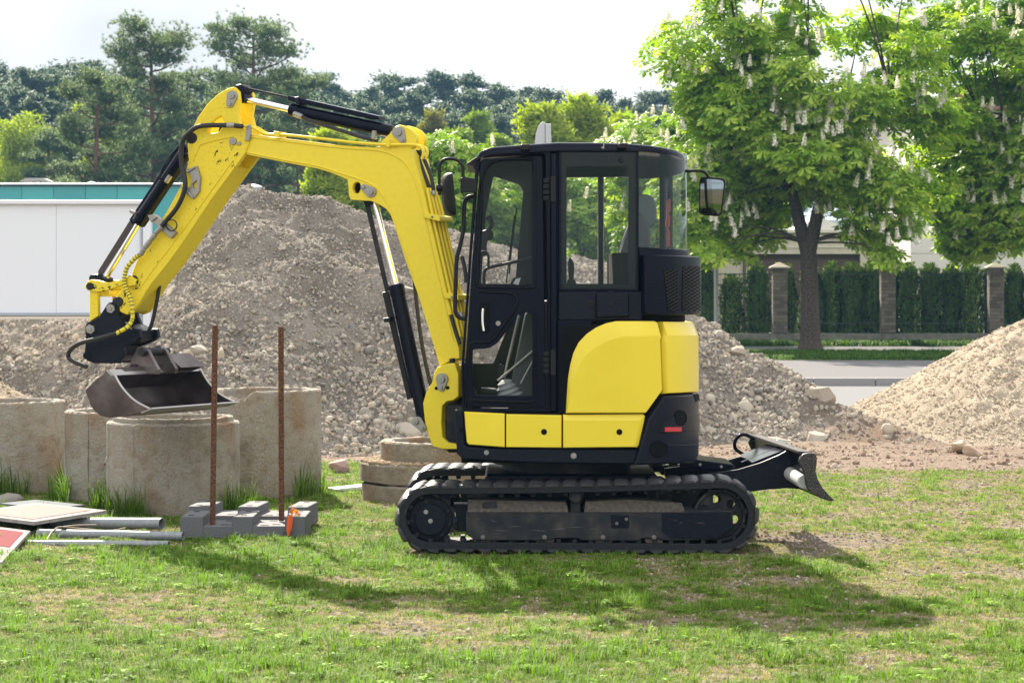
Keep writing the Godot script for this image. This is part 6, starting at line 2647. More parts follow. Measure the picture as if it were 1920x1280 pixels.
func cab_outside(ex: Node3D, cs: Plane2) -> void:
	var g := Geo.new()
	g.tube(along(cs, [893, 367.5, 881, 368, 874, 373, 870, 386, 869, 410, 868, 434, 862, 462, 856, 486, 854, 530, 853, 575, 855, 588, 861, 595, 872, 598], 0.02, 5), 0.0125, 12)
	part("grab_rail", g, M["black_plastic"], ex)
	# front mirror on its hooped arm
	g = Geo.new()
	g.tube(along(cs, [868, 340, 868, 320, 866, 309, 858, 301, 845, 298, 833, 300, 826, 307, 824, 320, 824, 366], -0.04, 5), 0.0095, 12)
	var ma := part("mirror_arm", g, M["black_plastic"], ex)
	g = Geo.new()
	g.plate([soft(P([864, 334, 872, 333, 894, 336, 894, 361, 872, 361, 864, 362]), 2.0)], cs, -0.07, 0.02, 1.5)
	part("arm_clamp", g, M["black_plastic"], ma)
	g = Geo.new()
	g.rod(cs.at(Vector2(818, 353), -0.04), cs.at(Vector2(836, 352), -0.04), 0.022, 16, 0.006)
	part("ball_joint", g, M["black_plastic"], ma)
	# the mirror head faces right, seen nearly edge-on
	var c := cs.at(Vector2(843.5, 366), -0.04)
	var bb := Basis(Vector3(0.96, 0.10, -0.24).normalized(), Vector3(-0.10, 0.99, 0.02).normalized(), Vector3.ZERO)
	bb.z = bb.x.cross(bb.y).normalized()
	bb.x = bb.y.cross(bb.z).normalized()
	mirror_head(ma, c, bb, 0.085, 0.13)
	# rear mirror on the right
	g = Geo.new()
	g.tube(along(Plane2.new(14.7), [1284, 321, 1305, 320, 1317, 321, 1325, 326, 1331, 336], 0.0, 5), 0.009, 12)
	var mb := part("mirror_arm", g, M["black_plastic"], ex)
	c = sp(1335, 369, 14.7)
	bb = Basis(Vector3(-0.34, -0.10, 0.93).normalized(), Vector3(0.06, 1.0, 0.12).normalized(), Vector3.ZERO)
	bb.y = (bb.y - bb.x * bb.x.dot(bb.y)).normalized()
	bb.z = bb.x.cross(bb.y).normalized()
	mirror_head(mb, c, bb, 0.083, 0.122)


func mirror_head(parent: Node3D, c: Vector3, b: Basis, hw: float, hh: float) -> void:    # looks along b.x
	var outline := soft(P([-hw, -hh * 0.9, -hw * 0.75, -hh, hw * 0.75, -hh, hw, -hh * 0.9, hw * 0.88, hh * 0.95, -hw * 0.88, hh * 0.95]), hw * 0.45, 5)
	var rings_ := []
	for q in [[-0.045, 0.35], [-0.036, 0.72], [-0.015, 0.95], [0.0, 1.0], [0.012, 1.0], [0.012, 0.90]]:
		var r := PackedVector3Array()
		for p in outline:
			r.append(c + b.x * q[0] + b.z * p.x * q[1] + b.y * -p.y * q[1])
		rings_.append(r)
	var g := Geo.new()
	g.loft(rings_, true, 0.3)
	var head := part("mirror_head", g, M["black_plastic"], parent)
	g = Geo.new()
	var t := Geometry2D.triangulate_polygon(outline)
	for i in range(0, t.size(), 3):
		var v := []
		var n := []
		for k in 3:
			var p := outline[t[i + k]] * 0.90
			v.append(c + b.x * 0.0135 + b.z * p.x + b.y * -p.y)
			n.append((b.x + b.z * p.x * 1.6 - b.y * p.y * 1.6).normalized())
		g.tri3(v[0], v[1], v[2], n[0], n[1], n[2])
	part("mirror_glass", g, M["mirror_glass"], parent)


func cylinder(ex: Node3D, pl: Plane2, a: Vector2, b: Vector2, e: Vector2, off: float, r_barrel: float, r_rod: float, called: String) -> MeshInstance3D:   # barrel from a to b, rod on to e
	var g := Geo.new()
	var A := pl.at(a, off)
	var B := pl.at(b, off)
	var ax := (B - A).normalized()
	var l := A.distance_to(B)
	var R := r_barrel
	g.lathe(A, ax, PackedVector2Array([Vector2(0, 0), Vector2(0, R * 0.9), Vector2(0.008, R), Vector2(l - 0.07, R), Vector2(l - 0.068, R * 1.08), Vector2(l - 0.006, R * 1.08), Vector2(l, R * 1.0), Vector2(l, 0)]), 28)
	var barrel := part(called, g, M["navy_paint"], ex)
	g = Geo.new()
	g.rod(B - ax * 0.02, pl.at(e, off), r_rod, 24)
	part("piston_rod", g, M["chrome"], barrel)
	return barrel


func boom_and_arm(ex: Node3D) -> void:
	var s := 0.5
	var x0 := -0.385
	var bp := SwungPlane.new(14.755, x0, s)       # near face of boom and arm
	var bc := SwungPlane.new(14.855, x0, s)       # their middle
	var bt := 0.18
	# ---- boom
	var out := P([427, 262, 431, 251, 440, 245, 452, 247, 465, 251, 500, 255.5, 560, 263, 620, 270.5, 670, 274.5, 710, 276, 745, 276, 768, 275, 776, 290, 781, 315, 789, 342, 797, 370, 806, 412, 820, 470, 835, 537, 849, 600, 861, 657, 861, 672, 845, 676, 824, 688, 815, 655, 805, 622, 793, 585, 782, 549, 760, 489, 741, 429, 731, 402, 722, 391, 711, 384, 695, 377, 657, 375, 653, 366, 651, 337, 620, 324, 595, 316.5, 530, 304, 462, 290, 447, 286, 433, 279])
	var slot := soft(P([662, 345, 668, 341, 674, 343, 676, 352, 672, 362, 664, 363, 660, 354]), 3.0)
	var g := Geo.new()
	g.plate([out, slot], bp, 0.0, bt, 1.6)
	var boom := part("boom", g, M["boom_yellow"], ex)
	g = Geo.new()
	g.plate([slot], bp, 0.03, 0.05)
	part("shade_backing", g, M["seam_black"], boom)  # black backing added to stand in for the shade inside the slot
	# welded seams where the side plates end
	for q in [[465, 256, 560, 268, 640, 277, 700, 281, 732, 288, 757, 303, 773, 326, 782, 352, 795, 400, 815, 490, 835, 575, 850, 640], [462, 285, 530, 299, 595, 311, 640, 325, 680, 338, 706, 352, 723, 375, 735, 405, 752, 455, 775, 520]]:
		g = Geo.new()
		g.tube(along(bp, q, -0.001, 5), 0.0048, 6)
		part("weld_seam", g, M["boom_yellow"], boom)
	g = Geo.new()
	pin_cap(g, bp, Vector2(439, 265), Vector2(451, 269), 12.0, 7.0, 0.0)
	part("pin_keeper", g, M["zinc"], boom)
	g = Geo.new()
	pin_cap(g, bp, Vector2(696, 360), Vector2(683, 351), 10.0, 6.0, 0.0)
	part("pin_keeper", g, M["zinc"], boom)
	# lug for the arm ram on top of the knee
	g = Geo.new()
	for o in [0.02, 0.13]:
		g.plate([P([708, 276, 712, 263, 726, 251, 737, 237, 745, 233, 756, 236, 768, 242, 775, 249, 779, 258, 777, 268, 772, 277])], bp, o, o + 0.03, 1.5)
	var lug := part("ram_lug", g, M["boom_yellow"], boom)
	g = Geo.new()
	pin_cap(g, bp, Vector2(745, 248), Vector2(753, 262), 12.0, 6.0, 0.02)
	part("pin_keeper", g, M["zinc"], lug)
	# steel oil pipes along the boom
	for k in 2:
		g = Geo.new()
		g.tube(along(bp, [455, 236 + k * 2, 474, 238, 488, 246, 503, 252, 530, 252.5, 600, 259.5, 660, 266.5, 720, 271, 768, 271, 785, 273, 794, 279, 795.5, 287, 793, 298], -0.012 + k * 0.05, 5), 0.0095, 9)
		part("oil_pipe", g, M["boom_yellow"], boom)
	for k in 4:
		g = Geo.new()
		g.tube(along(bp, [798 - k * 0.6, 352, 806 + k * 1.2, 392, 822 + k * 1.6, 465, 838 + k * 1.6, 535, 851 + k * 1.4, 592, 860 + k, 632], 0.02 + k * 0.036, 4), 0.0105, 9)
		part("oil_pipe", g, M["boom_yellow"], boom)
	for q in [[796, 398, 827, 406, 828, 412, 826, 415, 797, 408], [833, 548, 862, 553, 862, 562, 836, 559]]:
		g = Geo.new()
		g.plate([P(q)], bp, -0.02, 0.15, 1.0)
		var cl := part("pipe_clamp", g, M["boom_yellow"], boom)
		bolt(cl, bp, q[0] + 17, q[1] + 8.5, 2.4, -0.02, "zinc")
	g = Geo.new()
	g.plate([P([517, 246, 527, 247, 527, 258, 517, 257])], bp, -0.03, 0.06, 0.8)
	g.plate([P([728, 262, 734, 262, 734, 276, 728, 276])], bp, -0.03, 0.0, 0.8)
	part("pipe_clamp", g, M["boom_yellow"], boom)
	g = Geo.new()
	g.plate([soft(P([466, 235, 474, 234, 474, 250, 470, 264, 462, 264, 464, 250]), 2.0)], bp, -0.026, -0.014, 0.8)
	part("hose_bracket", g, M["zinc"], boom)
	for q in [[770, 281, 776, 300, 785, 325, 793, 345, 797, 356], [776, 281, 786, 300, 798, 330, 803, 356], [765, 508, 770, 560, 780, 640, 792, 700, 801, 732], [856, 480, 862, 505, 864, 530], [845, 590, 852, 615, 862, 645]]:
		g = Geo.new()
		g.tube(along(bp, q, 0.07 if q[0] != 845 else 0.0, 5), 0.0125, 9)
		part("hydraulic_hose", g, M["hose"], boom)
	for q in [[797, 356, 799, 364], [803, 357, 805, 365], [854, 585, 858, 598]]:
		g = Geo.new()
		g.rod(bp.at(Vector2(q[0], q[1]), 0.06), bp.at(Vector2(q[2], q[3]), 0.06), 0.016, 12, 0.003)
		part("hose_fitting", g, M["zinc"], boom)
	# ---- boom foot on its swing post
	g = Geo.new()
	var foot := P([822, 699, 828, 688, 845, 681, 861, 680, 868, 700, 868, 742, 858, 750, 846, 752, 838, 760, 836, 790, 838, 818, 848, 828, 866, 832, 866, 841, 838, 841, 820, 836, 812, 818, 806, 800, 803, 776, 801, 755, 807, 734, 818, 716])
	g.plate([foot], bp, -0.06, -0.01, 2.0)
	g.plate(Geometry2D.intersect_polygons(foot, rect(700, 600, 838, 900)), bp, 0.19, 0.24, 1.0)
	g.plate([P([803, 776, 812, 818, 820, 836, 838, 841, 866, 841, 866, 833, 848, 829, 826, 824, 816, 800, 812, 776])], bp, -0.01, 0.19, 1.0)
	var post := part("swing_post", g, M["boom_yellow"], ex)
	g = Geo.new()
	pin_cap(g, bp, Vector2(838, 710), Vector2(837, 726), 11.5, 7.0, -0.06)
	part("pin_keeper", g, M["zinc"], post)
	g = Geo.new()
	pin_cap(g, bp, Vector2(791, 789), Vector2(802, 801), 9.5, 7.0, -0.065)
	part("pin_keeper", g, M["zinc"], post)
	for q in [[827, 727], [848, 726]]:
		g = Geo.new()
		g.plate([circ(q[0], q[1], 3.4, 12)], bp, -0.063, -0.055)
		part("plug_hole", g, M["seam_black"], post)
	g = Geo.new()
	g.rod(bp.at(Vector2(842, 712), -0.02), bp.at(Vector2(842, 712), 0.2), 0.045, 20)
	g.plate([P([846, 672, 853, 671, 854, 690, 847, 691])], bp, -0.03, 0.0, 1.0)
	part("foot_pin", g, M["dusty_steel"], post)
	g = Geo.new()
	g.box(Vector3(-0.30, 0.70, -14.86), Vector3(0.22, 0.30, 0.30), Basis.IDENTITY, 0.02)
	g.rod(Vector3(-0.36, 0.56, -14.86), Vector3(-0.36, 0.92, -14.86), 0.075, 20)
	part("swing_bracket", g, M["dusty_steel"], ex)
	g = Geo.new()
	g.tube(curve3([bc.at(Vector2(858, 640), 0.05), bc.at(Vector2(868, 675), 0.05), Vector3(-0.27, 1.0, -14.8), Vector3(-0.2, 0.85, -14.8)]), 0.014, 9)
	g.tube(curve3([bc.at(Vector2(852, 640), 0.1), bc.at(Vector2(866, 685), 0.12), Vector3(-0.28, 0.98, -14.9), Vector3(-0.2, 0.8, -14.9)]), 0.014, 9)
	part("hydraulic_hose", g, M["hose"], ex)
	# ---- boom ram
	var br := cylinder(ex, bc, Vector2(796, 779), Vector2(744, 534), Vector2(701, 366), -0.01, 0.047, 0.019, "boom_ram")
	g = Geo.new()
	g.plate([P([721, 548, 732, 546, 776, 745, 768, 749])], bc, -0.035, -0.02, 1.0)
	part("rod_guard", g, M["black_plastic"], br)
	g = Geo.new()
	g.plate([P([687, 381, 695, 379, 733, 544, 726, 547])], bc, -0.03, -0.018, 0.8)
	part("guard_bar", g, M["dusty_steel"], br)
	g = Geo.new()
	g.plate([P([728, 596, 741, 594, 741, 602, 729, 604])], bc, -0.065, 0.0, 1.0)
	part("guard_clamp", g, M["black_plastic"], br)
	g = Geo.new()
	g.rod(bc.at(Vector2(696, 361), -0.05), bc.at(Vector2(696, 361), 0.03), 0.032, 18)
	g.plate([P([684, 374, 708, 374, 702, 384, 690, 386])], bc, -0.04, 0.02, 1.5)
	part("rod_eye", g, M["navy_matt"], br)
	g = Geo.new()
	g.rod(bc.at(Vector2(797, 786), -0.07), bc.at(Vector2(797, 786), 0.07), 0.036, 18)
	part("ram_eye", g, M["navy_matt"], br)
	# ---- arm ram on top of the boom
	var ar := cylinder(ex, bc, Vector2(737, 247), Vector2(547, 206), Vector2(460, 186), -0.01, 0.041, 0.0205, "arm_ram")
	g = Geo.new()
	g.plate([P([546, 180, 566, 184, 716, 218, 718, 225, 700, 224, 546, 189])], bc, -0.05, 0.03, 1.2)
	part("rod_guard", g, M["navy_paint"], ar)
	g = Geo.new()
	g.rod(bc.at(Vector2(466, 166), -0.01), bc.at(Vector2(548, 184), -0.01), 0.0065, 10)
	part("guide_rod", g, M["dusty_steel"], ar)
	g = Geo.new()
	g.plate([soft(P([444, 167, 449, 160, 460, 159, 466, 163, 467, 172, 462, 176, 466, 178, 466, 193, 455, 194, 450, 186, 449, 176, 444, 173]), 2.0)], bc, -0.055, 0.045, 2.0)
	part("rod_eye", g, M["navy_matt"], ar)
	g = Geo.new()
	g.plate([P([561, 183, 568, 182, 570, 198, 563, 198])], bc, -0.06, 0.04, 1.0)
	part("guard_clamp", g, M["black_plastic"], ar)
	g = Geo.new()
	g.rod(bc.at(Vector2(559, 214), -0.055), bc.at(Vector2(575, 220), -0.055), 0.018, 12, 0.003)
	g.rod(bc.at(Vector2(711, 246), -0.06), bc.at(Vector2(709, 262), -0.06), 0.016, 12, 0.003)
	part("hose_fitting", g, M["zinc"], ar)
	for k in 2:
		g = Geo.new()
		g.tube(along(bc, [572, 218 + k, 590, 227 + k * 2, 630, 240 + k * 2, 680, 256 + k, 708, 263 + k], -0.055 + k * 0.05, 5), 0.013, 9)
		part("hydraulic_hose", g, M["hose"], ar)
	# ---- arm
	var ap := SwungPlane.new(14.762, x0, s)
	var arm_out := P([440, 163, 427, 167, 408, 179, 390, 196, 373, 221, 361, 246, 354, 272, 356, 300, 346, 340, 317, 393, 288, 440, 262, 482, 252, 505, 246, 525, 221, 554, 216, 566, 222, 582, 240, 590, 252, 585, 262, 570, 286, 532, 317, 494, 345, 455, 372, 414, 401, 371, 452, 302, 463, 286, 469, 268, 463, 245, 452, 235, 447, 213, 451, 190, 449, 172])
	var arm_hole := soft(P([390, 247, 402, 226, 417, 217, 424, 233, 412, 248, 397, 251]), 3.0)
	g = Geo.new()
	g.plate([arm_out, arm_hole], ap, -0.02, 0.012, 1.5)
	g.plate([arm_out, arm_hole], ap, 0.15, 0.182, 1.5)
	g.plate([P([354, 290, 356, 300, 346, 340, 317, 393, 288, 440, 262, 482, 252, 505, 246, 525, 228, 560, 240, 586, 252, 582, 286, 532, 345, 455, 401, 371, 440, 315, 420, 290, 380, 270])], ap, 0.012, 0.15)
	var arm := part("arm", g, M["worn_yellow"], ex)
	g = Geo.new()
	g.plate([P([404, 232, 424, 224, 420, 240, 408, 254, 398, 254])], ap, 0.05, 0.12, 1.0)
	part("shade_backing", g, M["seam_black"], arm)  # black plate put in for the shade seen through the arm hole
	g = Geo.new()
	g.tube(along(ap, [378, 271, 410, 262, 440, 256], -0.021, 4), 0.005, 6)
	g.tube(along(ap, [378, 271, 366, 300], -0.021, 3), 0.005, 6)
	g.tube(along(ap, [440, 300, 390, 370, 340, 440, 290, 505, 262, 545], -0.021, 4), 0.004, 6)
	part("weld_seam", g, M["worn_yellow"], arm)
	g = Geo.new()
	pin_cap(g, ap, Vector2(439, 180), Vector2(435, 195), 10.0, 7.0, -0.02)
	part("pin_keeper", g, M["zinc"], arm)
	g = Geo.new()
	g.plate([circ(362, 259, 10.5, 20)], ap, -0.026, 0.0, 1.0)
	g.plate([circ(360, 260, 5, 14)], ap, -0.032, 0.0, 0.8)
	part("pin_end", g, M["dusty_steel"], arm)
	g = Geo.new()
	g.plate([circ(252, 526, 10.5, 20)], ap, -0.045, 0.22, 1.5)
	g.plate([circ(224, 566, 10, 20)], ap, -0.03, 0.21, 1.5)
	part("pin_end", g, M["dusty_steel"], arm)
	# grease smears round the pins
	var rr := RandomNumberGenerator.new()
	rr.seed = 4
	for q in [[409, 283, 4.5], [413, 300, 5.0], [406, 291, 3.0], [447, 290, 5.0], [436, 279, 4.0], [418, 268, 2.5], [236, 562, 8.0], [228, 571, 6.0], [244, 552, 4.0], [262, 536, 3.5], [300, 490, 2.5], [330, 452, 2.5], [236, 548, 3.0], [258, 540, 5.0], [249, 580, 5.0], [268, 520, 3.0], [371, 392, 2.2], [396, 345, 2.0], [284, 470, 2.4], [428, 300, 4.0], [440, 309, 3.5]]:
		g = Geo.new()
		for k in 9:
			var sm := PackedVector2Array()
			var c := Vector2(q[0], q[1]) + Vector2(rr.randfn() * 0.42, rr.randfn() * 0.75).rotated(0.45) * float(q[2])
			var sr := float(q[2]) * rr.randf_range(0.08, 0.34)
			for i in 11:
				var a := TAU * i / 11.0
				sm.append(c + Vector2(cos(a) * 0.7, sin(a) * 1.5).rotated(0.45) * sr * rr.randf_range(0.4, 1.2))
			g.plate([sm], ap, -0.0212, -0.0195)
		part("grease_smear", g, M["grease"], arm)
	# brackets and hoses on the arm's flank
	g = Geo.new()
	g.plate([soft(P([356, 318, 374, 311, 381, 333, 379, 359, 367.5, 374, 352, 360, 345, 350, 362, 352, 366, 336]), 1.5), soft(P([366, 345, 375, 337, 374, 354, 368, 353]), 1.0)], ap, -0.04, -0.02, 0.8)
	g.tube(along(ap, [347, 327, 360, 322, 372, 314], -0.045, 2), 0.006, 6)
	g.tube(along(ap, [345, 350, 357, 359, 368, 370], -0.045, 2), 0.006, 6)
	part("hose_bracket", g, M["zinc"], arm)
	g = Geo.new()
	g.plate([P([289, 413, 300, 404, 337, 436, 328, 447])], ap, -0.05, -0.02, 1.0)
	g.plate([P([286, 404, 297, 402, 303, 408, 292, 417])], ap, -0.062, -0.02, 1.0)
	part("hose_bracket", g, M["zinc"], arm)
	g = Geo.new()
	g.tube(along(ap, [464, 238, 440, 236, 401, 236, 380, 239, 366, 248, 353, 263, 349, 286, 351, 314, 357, 342, 352, 368, 339, 393, 322, 413, 308, 430], -0.062, 5), 0.0158, 12)
	part("hydraulic_hose", g, M["hose"], arm)
	g = Geo.new()
	for q in [[450, 236, 436, 236], [313, 424, 303, 437], [301, 439, 293, 450], [291, 452, 281, 465], [280, 466, 273, 478]]:
		g.rod(ap.at(Vector2(q[0], q[1]), -0.062), ap.at(Vector2(q[2], q[3]), -0.062), 0.018, 12, 0.003)
	part("hose_fitting", g, M["zinc"], arm)
	g = Geo.new()
	var coil := PackedVector2Array()
	for i in 40:
		var a := TAU * i / 18.0
		coil.append(Vector2(331 + cos(a) * (9.5 + i * 0.03), 422.5 + sin(a) * 10.5))
	var cp := PackedVector3Array()
	for i in coil.size():
		cp.append(ap.at(coil[i], -0.055 - i * 0.0003))
	g.tube(cp, 0.0035, 6)
	part("wire_coil", g, M["hose"], arm)
	var spiral := along(ap, [272, 478, 262, 485, 249, 500, 244, 515, 243, 530, 247, 544, 253, 556, 257, 572, 258.5, 590], -0.062, 5)
	spiral.append_array(curve3([ap.at(Vector2(258, 598), -0.062), ap.at(Vector2(254, 612), -0.09), ap.at(Vector2(238, 625), -0.13)]))
	g = Geo.new()
	g.tube(spiral, 0.0145, 10)
	var yh := part("spiral_hose", g, M["hose_yellow"], arm)
	g = Geo.new()
	var step := 0
	for i in range(1, spiral.size() - 1, 2):
		var t := (spiral[i + 1] - spiral[i - 1]).normalized()
		g.lathe(spiral[i] - t * 0.003, t, P([0, 0.014, 0.0005, 0.0162, 0.0055, 0.0162, 0.006, 0.014]), 10)
	part("spiral_band", g, M["hose"], yh)
	g = Geo.new()
	g.tube(curve3([ap.at(Vector2(240, 624), -0.13), ap.at(Vector2(210, 634), -0.16), ap.at(Vector2(178, 642), -0.16), ap.at(Vector2(156, 654), -0.14), ap.at(Vector2(148, 668), -0.12), ap.at(Vector2(160, 678), -0.12), ap.at(Vector2(180, 687), -0.10)]), 0.0150, 10)
	g.tube(along(ap, [282, 535, 276, 570, 268, 605, 262, 620], 0.1, 4), 0.013, 9)
	part("hydraulic_hose", g, M["hose"], arm)
	# ---- bucket ram
	var kr := cylinder(ex, SwungPlane.new(14.85, x0, s), Vector2(349, 283), Vector2(259, 418), Vector2(197, 522), 0.0, 0.046, 0.0195, "bucket_ram")
	g = Geo.new()
	g.plate([P([335, 272, 346, 270, 352, 278, 260, 415, 248, 420, 243, 412])], bc, -0.012, 0.03, 1.2)
	part("rod_guard", g, M["navy_paint"], kr)
	g = Geo.new()
	g.plate([P([243, 414, 253, 418, 193, 513, 185, 518, 184, 508])], bc, -0.008, 0.006, 0.6)
	part("guard_bar", g, M["guard_brown"], kr)
	g = Geo.new()
	g.rod(bc.at(Vector2(319, 342), -0.05), bc.at(Vector2(327, 330), -0.05), 0.017, 12, 0.003)
	g.rod(bc.at(Vector2(253, 396), -0.055), bc.at(Vector2(262, 400), -0.055), 0.012, 10)
	part("hose_fitting", g, M["zinc"], kr)
	g = Geo.new()
	g.tube(along(bc, [345, 272, 325, 296, 312, 318, 308, 336, 317, 343], -0.05, 4), 0.005, 6)
	part("ram_pipe", g, M["navy_matt"], kr)
	g = Geo.new()
	g.plate([soft(P([173, 522, 176, 515, 190, 514, 204, 522, 202, 530, 180, 532]), 2.0)], bc, -0.05, 0.05, 1.5)
	part("rod_eye", g, M["navy_matt"], kr)
	# ---- linkage: lever from the arm, side links to the coupler
	g = Geo.new()
	var lever := P([166, 536, 170, 528, 178, 524, 190, 525, 208, 530, 226, 527, 243, 520, 254, 516, 263, 524, 260, 535, 250, 537, 240, 534, 226, 538, 206, 545, 190, 547, 176, 546, 168, 542])
	g.plate([lever], ap, -0.048, -0.026, 1.5)
	g.plate([lever], ap, 0.186, 0.21, 1.5)
	var lv := part("lever_link", g, M["worn_yellow"], ex)
	g = Geo.new()
	g.plate([circ(176.5, 536.5, 7.0, 18)], ap, -0.056, 0.22, 1.0)
	part("link_pin", g, M["dusty_steel"], lv)
	for q in [[187, 540, 6.0], [198, 541, 5.0], [212, 538, 3.5], [182, 533, 3.0], [225, 534, 2.5]]:
		g = Geo.new()
		for k in 8:
			var sm := PackedVector2Array()
			var c := Vector2(q[0], q[1]) + Vector2(rr.randfn() * 0.8, rr.randfn() * 0.4) * float(q[2])
			var sr := float(q[2]) * rr.randf_range(0.1, 0.4)
			for i in 11:
				var a := TAU * i / 11.0
				sm.append(c + Vector2(cos(a) * 1.4, sin(a) * 0.7) * sr * rr.randf_range(0.4, 1.2))
			if not Geometry2D.intersect_polygons(sm, lever).is_empty():
				g.plate([Geometry2D.intersect_polygons(sm, lever)[0]], ap, -0.0492, -0.047)
		if g.v.size() == 0:
			continue
		part("grease_smear", g, M["grease"], lv)
	g = Geo.new()
	g.plate([P([172, 545, 187, 545, 188, 592, 172, 603])], ap, -0.03, 0.0, 1.2)
	g.plate([P([189, 546, 204, 546, 204, 584, 189, 592])], ap, 0.12, 0.15, 1.2)
	g.plate([P([172, 545, 204, 545, 204, 556, 172, 556])], ap, 0.0, 0.14, 1.0)
	part("push_link", g, M["worn_yellow"], ex)
	# ---- coupler
	var cp_out := P([216, 566, 223, 569, 227, 576, 228, 592, 235, 608, 250, 616, 266, 617, 268, 632, 261, 639, 236, 650, 238, 667, 227, 681, 182, 681, 168, 676, 162, 667, 165, 640, 164, 612, 168, 604, 178, 601, 190, 594, 204, 572, 209, 567])
	g = Geo.new()
	g.plate([cp_out], ap, -0.035, -0.005, 1.8)
	g.plate([cp_out], ap, 0.165, 0.195, 1.8)
	g.plate([P([175, 625, 190, 605, 228, 604, 262, 620, 260, 636, 232, 648, 232, 664, 224, 677, 184, 678, 168, 664])], ap, -0.005, 0.165, 1.0)
	var cpl := part("coupler", g, M["navy_matt"], ex)
	for q in [[214, 578.5], [176, 617]]:
		g = Geo.new()
		g.plate([P([q[0] - 8, q[1] - 4, q[0] - 2, q[1] - 9, q[0] + 6, q[1] - 6, q[0] + 8, q[1] + 3, q[0] + 2, q[1] + 9, q[0] - 6, q[1] + 6])], ap, -0.05, -0.03, 1.0)
		g.plate([circ(q[0], q[1], 3.6, 14)], ap, -0.056, -0.048, 0.6)
		part("coupler_pin", g, M["zinc"], cpl)
	for q in [[226, 613, 9], [168, 666, 7]]:
		g = Geo.new()
		g.plate([circ(q[0], q[1], q[2], 18)], ap, -0.042, -0.03, 1.2)
		part("boss", g, M["navy_matt"], cpl)


func bucket(ex: Node3D) -> void:
	var s := 0.5
	var x0 := -0.385
	var k := sqrt(1.0 + s * s)
	var half := 0.50
	# near side plate plane: half a width in front of the boom's middle plane
	var np := SwungPlane.new(14.85 - half * k, x0, s)
	var prof := P([201.5, 695, 213, 703, 219, 714, 228, 728, 244, 745.6, 260, 757, 280, 767, 262, 773.5, 232, 780, 204, 783.5, 187.5, 779, 176, 770, 169, 760, 159, 731.5, 178, 712])
	# move the drawn plate to the swung near plane and sweep it across the width
	var w := 2.0 * half
	var g := Geo.new()
	# shell: back and floor as a thick curved sheet
	var outer := P([201.5, 695, 178, 712, 159, 731.5, 169, 760, 176, 770, 187.5, 779, 204, 783.5, 232, 780, 262, 773.5, 281, 767])
	var inner := PackedVector2Array()
	for i in range(outer.size() - 1, -1, -1):
		var t := (outer[mini(i + 1, outer.size() - 1)] - outer[maxi(i - 1, 0)]).normalized()
		inner.append(outer[i] + Vector2(t.y, -t.x) * 3.2)
	var loop := outer.duplicate()
	loop.append_array(inner)
	var bk: MeshInstance3D
	g.plate([loop], np, 0.012, w - 0.012, 0.0)
	bk = part("bucket", g, M["bare_steel"], ex)
	for o in [0.0, w - 0.016]:
		g = Geo.new()
		g.plate([prof], np, o, o + 0.016, 0.6)
		part("side_plate", g, M["bare_steel"], bk)
		g = Geo.new()
		g.tube(along(np, [203, 696, 213, 703, 219, 714, 228, 728, 244, 745.6, 260, 757, 279, 766.5], o + 0.008, 4), 0.0085, 7)
		part("side_rim", g, M["worn_edge"], bk)
	g = Geo.new()
	g.plate([P([262, 770.5, 284, 764.2, 285, 766.6, 264, 775])], np, 0.0, w, 0.5)
	part("cutting_edge", g, M["worn_edge"], bk)
	g = Geo.new()
	g.plate([P([197, 694.5, 205, 693, 213, 703.5, 208, 705])], np, -0.002, w + 0.002, 0.6)
	part("top_bar", g, M["worn_edge"], bk)
	# mounting ears behind the top bar
	for o in [half - 0.14, half + 0.06]:
		g = Geo.new()
		var ear := P([195, 653, 204, 650, 216, 660, 226, 680, 235, 696, 233, 705, 214, 705, 180, 697, 178, 690, 186, 672])
		g.plate([ear], np, o, o + 0.03, 1.0)
		part("mounting_ear", g, M["bare_steel"], bk)
	g = Geo.new()
	g.plate([P([186, 700, 192, 690, 207, 690, 209, 700])], np, half - 0.36, half + 0.36, 1.0)
	g.plate([P([192, 672, 206, 668, 236, 694, 212, 703])], np, half + 0.12, half + 0.40, 0.8)
	part("torsion_box", g, M["bare_steel"], bk)
	g = Geo.new()
	g.rod(np.at(Vector2(207, 662), half - 0.17), np.at(Vector2(207, 662), half + 0.13), 0.028, 18)
	g.rod(np.at(Vector2(192, 692), half - 0.17), np.at(Vector2(192, 692), half + 0.13), 0.024, 18)
	part("bucket_pin", g, M["dusty_steel"], bk)


# ---------------------------------------------------------------- trees

func chestnut_leaf(sd: int) -> ArrayMesh:           # five to seven drooping leaflets spread like a hand
	var r := RandomNumberGenerator.new()
	r.seed = sd
	var g := Geo.new()
	var k := 6
	for i in k:
		var a := lerpf(-2.35, 2.35, i / float(k - 1)) + r.randf_range(-0.12, 0.12)
		var l := (1.0 - 0.32 * absf(a) / 2.35) * r.randf_range(0.85, 1.1)
		var dir := Vector3(sin(a), 0, cos(a))
		var side := Vector3(cos(a), 0, -sin(a))
		var droop := r.randf_range(0.25, 0.6)
		var p0 := Vector3.ZERO
		var p1 := dir * l * 0.66 + Vector3(0, -droop * 0.16, 0)
		var p2 := dir * l * (1.0 - 0.12 * droop) + Vector3(0, -droop * 0.55, 0)
		var w := 0.20 * l
		var t := r.randf_range(0.85, 1.15)
		g.col = Color(t, t, t)
		var up := Vector3(0, 1, 0)
		var nl := (up + side * 0.35 + dir * 0.2).normalized()
		var nr := (up - side * 0.35 + dir * 0.2).normalized()
		var fold := Vector3(0, -0.04, 0)
		var n2 := (up + dir * 0.7).normalized()
		g.tri3(p0, p1, p1 + side * w + fold, nl, nl, nl)
		g.tri3(p0, p1 - side * w + fold, p1, nr, nr, nr)
		g.tri3(p1, p2, p1 + side * w + fold, n2, n2, nl)
		g.tri3(p1, p1 - side * w + fold, p2, nr, nr, n2)
	return g.mesh()


